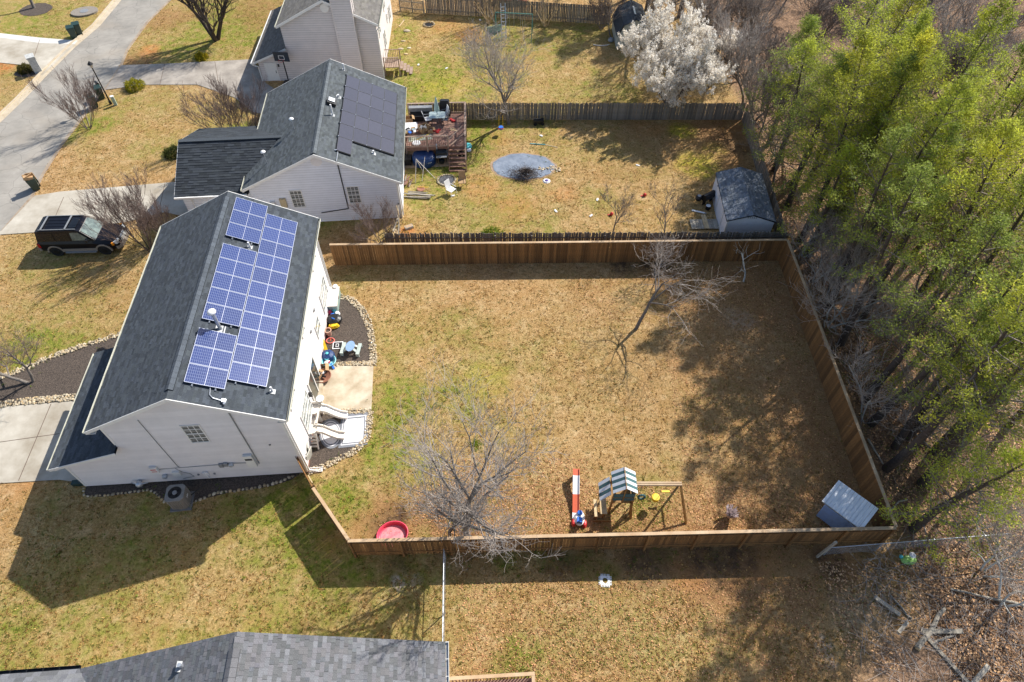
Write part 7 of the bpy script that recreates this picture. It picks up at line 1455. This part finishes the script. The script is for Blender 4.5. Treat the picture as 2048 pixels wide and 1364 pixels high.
for k_,m_ in ((0,'needles_y'),(1,'needles'),(2,'needles_d'),(3,'needles'),(4,'needles_y'),(5,'needles_d')): PM[k_][2].materials[0] = K[m_]
crowns = [(1590,250,9,0),(1690,110,10,1),(1760,60,11,0),(1660,210,8,2),(1790,180,9,4),(1850,250,9,1),(1900,330,9,0),(1985,260,10,1),(2050,110,10,2),(2060,300,10,4),(1960,420,9,0),(1850,440,8,5),(2030,480,9,1),(1775,520,7,5),
  (2060,640,9,2),(1740,690,5,5),(1830,690,7,5),(1890,985,4,3),(1700,330,7,5),(1740,270,8,4),(1560,230,6,3),
  (2100,200,10,1),(2110,420,10,0),(1810,330,9,1),(1720,180,9,1),(1680,780,3.5,3),(1930,170,9,2),(1740,470,6,5),(1640,300,7,2),(1930,740,7,5),(1800,770,5,5),(2000,820,7,5),(1570,170,7,3),(1590,330,6,3),(1540,120,7,2),(1620,420,4,3)]
plabel = {0:'tall pine', 1:'wide crowned pine', 2:'bushy mid height pine', 3:'young low branching pine', 4:'high crowned pine', 5:'sparse dull green pine'}
special = {}
_s = {0:'bright green pine leaning over the back of the white shed', 2:'tallest yellow green topped pine at the upper right', 18:'low evergreen reaching over the right fence at mid height', 22:'bushy evergreen right of the lean-to shed corner', 25:'evergreen crown just outside the near right fence corner', 29:'small evergreen beside the grey fence corner above the white shed'}
placed = []
special = {0:_s[0], 2:_s[2]}
woods = []
def place_words(X, Y):
    row = ('near the chain link fence' if Y<13 else 'level with the lean-to shed' if Y<18.5 else 'level with the lower lawn' if Y<23.5 else 'level with the lone bent tree' if Y<28 else 'level with the back fence corner' if Y<34 else 'beside the white shed' if Y<41 else 'level with the round tarp' if Y<48 else 'level with the blossom tree' if Y<56 else 'at the top of the woods')
    dep = ('closest to the fence' if X<21.5 else 'second row in' if X<25.5 else 'well inside the woods' if X<31 else 'deep in the woods' if X<38 else 'far inside the woods')
    return row, dep
crowns += [(1748,938,0,4),(1868,905,0,4),(1945,862,0,4),(2015,852,0,5),(1612,470,0,4),(1660,560,0,5),(1700,470,0,5),(1780,640,0,5),(1850,730,0,5),]
for k,(px,py,z,v) in enumerate(crowns):
    p = G(px,py,z); X, Y = p.x, p.y
    if X < 19.4 and Y < 52 and Y > 10: X = 19.4+random.uniform(0,.6)
    if any((X-a)**2+(Y-b)**2 < 2.2 for a,b in placed): X += 1.6
    placed.append((X,Y)); t = thing('pine_tree', special.get(k, plabel[v]), 'tree', (X,Y,-.1), random.uniform(0,6.28), 'pines in the woods'); (woods.append((t,plabel[v],X,Y)) if k not in special else None)
    s = random.uniform(.92,1.08); t.scale = (s,s,s*random.uniform(.95,1.05)); put('trunk', PM[v][0], t); put('limbs', PM[v][1], t, kind='stuff'); put('crown', PM[v][2], t)
for k_,(X,Y) in enumerate(((13.2,66.6),(16.2,65.2),(11.2,68.6))):
    t = thing('pine_tree', ['dark evergreen just behind the barn style shed','dark evergreen behind the top of the blossom tree','dark evergreen at the top edge left of the barn style shed roof'][k_], 'tree', (X,Y,-.1), k_*2., 'pines in the woods'); put('trunk', PM[2][0], t); put('limbs', PM[2][1], t, kind='stuff'); put('crown', PM[2][2], t)
# leafless trees of the woods
BM = [bare_meshes(201,K['bark'],K['twig_pale'],H=9,r=.12,levels=4,kids=(12,6,5,4),spread=.6,up=.4,ratio=.5,first=.2,minr=.016), bare_meshes(202,K['bark'],K['twig'],H=7,r=.09,levels=4,kids=(12,6,5,3),spread=.7,up=.3,ratio=.52,first=.15,minr=.015), bare_meshes(203,K['lichen'],K['twig_pale'],H=5,r=.06,stems=3,levels=3,kids=(10,6,5),spread=.7,up=.25,ratio=.55,first=.15,minr=.012)]
bl_ = ['tall leafless tree','mid height leafless tree','pale multi stemmed leafless tree']
spots = [(1500,70,6,0),(1545,20,6,0),(1610,60,6,1),(1470,130,5,1),(1530,150,5,0),(1480,10,6,0),(1420,-30,6,0),(1340,-50,6,1),(1880,50,7,0),(1950,30,7,1),(2020,50,7,0),(1900,110,6,1),(1840,20,7,0),(1980,100,6,0),(1460,215,3,1),(1490,260,3,2),(1540,300,3,1),
  (1700,470,3,2),(1760,420,4,1),(1650,520,2,2),(1800,600,3,2),(1900,500,4,1),(1720,600,2,2),(1990,700,4,2),(1880,800,3,2),(1960,900,3,1),(1760,800,2,2),(2030,1000,3,2),(2060,1180,2,2),(1990,1130,1,2),(1590,470,2,2),(1630,610,2,2),
  (1560,-20,7,0),(1660,-30,7,1),(1740,-30,8,0),(1830,-60,8,0),(1920,-60,8,1),(2010,-60,8,0),(1400,60,4,1),(1445,60,5,0),(1690,540,3,1),(1840,380,5,0),(1780,340,6,0),(1960,480,5,0),(2010,400,6,0),(1870,660,4,1),(1940,660,5,0)]+[(1430+i*47+(i%3)*9, -40-(i%4)*45+(i%2)*70, 6, i%2) for i in range(15)]+[(1600+i*42, -120-(i%3)*60, 7, i%2) for i in range(12)]+[(1500,110,6,0),(1570,80,6,1),(1640,100,7,0),(1870,20,8,0),(1930,90,7,0),(1990,20,7,1),(2040,90,7,0),(1290,-40,6,0),(1240,-60,6,1),(1380,20,4,1)]
for k,(px,py,z,v) in enumerate(spots):
    p = G(px,py,z); X, Y = p.x, p.y
    if X < 19.2 and 12 < Y < 50: X = 19.2
    t = thing('leafless_tree', bl_[v], 'tree', (X,Y,-.1), random.uniform(0,6.28), 'leafless trees in the woods'); woods.append((t,bl_[v],X,Y)); s = random.uniform(.75,1.1); t.scale = (s,s,s); put('trunk', BM[v][0], t); put('crown', BM[v][1], t)
bykey = {}
for t,l,X,Y in woods: bykey.setdefault((l,)+place_words(X,Y), []).append((X,t))
for (l,r_,d_),lst in bykey.items():
    lst.sort(key=lambda q: q[0]); nmx = ['leftmost ','second ','third ','fourth ','fifth ','sixth ','seventh ']
    for i,(X,t) in enumerate(lst): t['label'] = (nmx[min(i,6)] if len(lst)>1 else '')+l+' '+r_+', '+d_
# dead twiggy scrub lying in the open woods floor
mb = []
for k in range(900):
    if k%3: p = G(random.uniform(1720,2060), random.uniform(1080,1364))
    else: p = Vector((random.uniform(18.8,34), random.uniform(12,48), 0))
    a = random.uniform(0,6.28); l = random.uniform(.3,1.4); q = np.array([p.x,p.y,random.uniform(.02,.15)]); d = np.array([math.cos(a),math.sin(a),random.uniform(-.02,.45)])
    for s in range(3): d = d+rg.normal(0,.18,3)*np.array([1,1,.5]); e = q+d*l/3; mb.append((q,e,.011,.008)); q = e
o = put('dead_brush', segs_mesh('dead_brush', mb, 3, K['twig_pale'])); tag(o,'scattered dead pale twigs over the woods floor','brush'); o['kind'] = 'stuff'
# woods undergrowth
up_ = []
for k in range(520):
    p = Vector((random.uniform(19,50), random.uniform(9,80), 0))
    if random.random() < .5: p = Vector((random.uniform(18.9,30), random.uniform(11,46), 0))
    up_.append((p.x,p.y,random.uniform(.05,.5)))
o = put('undergrowth', leafcloud('undergrowth', up_, 60, .07, K['leafy'], [(.7,.9,.5),(.5,.65,.4),(.9,1.0,.45)], rg, .28)); tag(o,'low green undergrowth on the woods floor','undergrowth'); o['kind'] = 'stuff'
# fallen leaves
def litter(name, label, boxes, pal, size=.05, zf=.02):
    P = []
    for (x0,x1,y0,y1,n) in boxes: P.append(np.stack([rg.uniform(x0,x1,n), rg.uniform(y0,y1,n), np.full(n,zf)],1))
    P = np.concatenate(P); n = len(P)
    w = np.clip((P[:,0]-18.3)/1.2,0,1); P[:,2] += w*.0+ (fbm(P[:,0],P[:,1],40,3)-.5)*.35*(w*w*(3-2*w)); a = rg.uniform(0,6.28,n); s = size*rg.uniform(.6,1.5,n)
    V = []
    for k in range(4): t = a+k*math.pi/2; V.append(np.stack([P[:,0]+s*np.cos(t)*(1 if k%2 else .6), P[:,1]+s*np.sin(t)*(1 if k%2 else .6), P[:,2]+rg.uniform(0,.03,n)],1))
    V = np.stack(V,1).reshape(-1,3); F = np.arange(4*n).reshape(-1,4); pal = np.array(pal); tt = pal[rg.integers(0,len(pal),n)]*rg.uniform(.7,1.3,(n,1))
    o = put(name, arr_mesh(name, V, F, K['leaf'], tt)); tag(o,label,'leaves'); o['kind'] = 'stuff'
K['leaf'] = mat('dry_leaves', (.36,.22,.13), .8, var=.2, tint=1, spec=.2)
litter('fallen_leaves','dry fallen leaves covering the woods floor', [(18.4,34,6,48,52000),(34,52,20,80,16000),(18.4,34,48,80,9000),(14.5,22,5,11.5,6000)], [(.75,.72,.62),(.5,.46,.40),(.85,.86,.76),(.33,.28,.24)], .050)
litter('leaf_scatter','small fallen leaves scattered on the lawn inside the near fence', [(-5,17.3,12.8,15.5,5200),(-4.,4,12.6,17,2600),(9,17.3,12.8,31,7500),(-2.5,14,6,10.5,5200),(4,17,26,31,1500)], [(.75,.66,.55),(.55,.42,.32),(.9,.8,.65),(.35,.26,.2)], .034, .012)
# tufts of green weeds that stand out of the dormant turf
tf = []
for (px,py,r,n) in ((880,800,2.6,70),(800,860,2.4,70),(700,980,2.2,80),(900,650,3,45),(1010,880,3,40),(330,1060,3.2,60),(560,1130,3,70),(640,1260,3,50),(110,1140,3,50),(60,700,3,50),(900,350,3,60),(870,400,3,60),(880,150,4,60),(1290,1010,1.6,40),(1060,1330,1.6,40),(1000,1120,3,40),(1200,1130,3,40),(200,560,4,40),(1200,480-60,4,40),(1100,300,3,40),(500,1030,2,70),(1230,1240,4,30)):
    c_ = G(px,py)
    for k in range(n): tf.append((c_.x+random.gauss(0,r*.5), c_.y+random.gauss(0,r*.5), .02))
o = put('weeds', leafcloud('weeds', tf, 16, .055, K['leafy'], [(.8,1.0,.4),(.55,.75,.35),(1.1,1.15,.5)], rg, .055)); tag(o,'small green weed tufts in the dormant lawns','weeds'); o['kind'] = 'stuff'

# dead grass tufts over the lawns, kept off the paving
def inpoly(X, Y, poly):
    r = np.zeros(len(X),bool); n = len(poly)
    for i in range(n):
        x0,y0 = poly[i][0],poly[i][1]; x1,y1 = poly[(i+1)%n][0],poly[(i+1)%n][1]
        c = ((y0>Y)!=(y1>Y)) & (X < (x1-x0)*(Y-y0)/((y1-y0) if abs(y1-y0)>1e-9 else 1e-9)+x0); r ^= c
    return r
n_ = 150000; X = rg.uniform(-46,18.2,n_); Y = 5.5+66*rg.random(n_)**1.45
keep = np.ones(n_,bool)
for o in list(bpy.data.objects):
    if o.get('kind') == 'structure' and o.name != 'ground' and not o.name.startswith(('curb','driveway_joint','bare_rim')) and o.type == 'MESH':
        keep &= ~inpoly(X, Y, [tuple(v.co) for v in o.data.vertices][:(len(o.data.vertices)//2 if o.name.startswith('patio') else len(o.data.vertices))])
cc = G(1047,333); keep &= ((X-cc.x)/2.6)**2+((Y-cc.y)/1.8)**2 > 1
cl_n = fbm(X,Y,77,1.3); keep &= rg.random(n_) < .25+1.5*np.clip(cl_n-.35,0,1)
X = X[keep]; Y = Y[keep]; cn = fbm(X,Y,14,2.6)
P3 = np.stack([X,Y,np.full(len(X),.01)],1)
_ix = np.clip(np.searchsorted(xs, X),0,nx-1); _iy = np.clip(np.searchsorted(ys, Y),0,ny-1); gv = green.reshape(ny,nx)[_iy,_ix]
gprob = np.clip(rg.random(len(X))*.66+gv*rg.random(len(X))*.75+.02,0,.999)
def tuftmesh(name, P, n, size, pal, prob, m):
    N_ = len(P)*n; C = np.repeat(P,n,axis=0)+rg.normal(0,size*.45,(N_,3))*np.array([1,1,.1]); a = rg.uniform(0,6.283,N_); s = size*rg.uniform(.5,1.3,N_); t = rg.uniform(.2,1.0,N_)
    d = np.stack([np.cos(a)*t,np.sin(a)*t,np.full(N_,.55)],1)*s[:,None]; e = np.stack([-np.sin(a),np.cos(a),np.zeros(N_)],1)*s[:,None]*.28
    V = np.stack([C-e,C+e,C+d],1).reshape(-1,3); F = np.arange(3*N_).reshape(-1,3); pal = np.array(pal); gi = np.repeat((prob*len(pal)).astype(int).clip(0,len(pal)-1), n); return arr_mesh(name, V, F, m, pal[gi]*rg.uniform(.75,1.25,(N_,1)))
K['tuft'] = mat('dead_grass_blades', (.40,.29,.13), .9, var=.2, tint=1, trans=.3, spec=.15)
o = put('dead_grass', tuftmesh('dead_grass', P3, 4, .085, [(.85,.78,.68),(.70,.62,.52),(.58,.48,.38),(.42,.33,.25),(.30,.23,.16),(.24,.30,.15),(.15,.22,.10),(.30,.42,.16)], gprob, K['tuft'])); tag(o,'short dead grass tufts over the dormant lawns','grass'); o['kind'] = 'stuff'
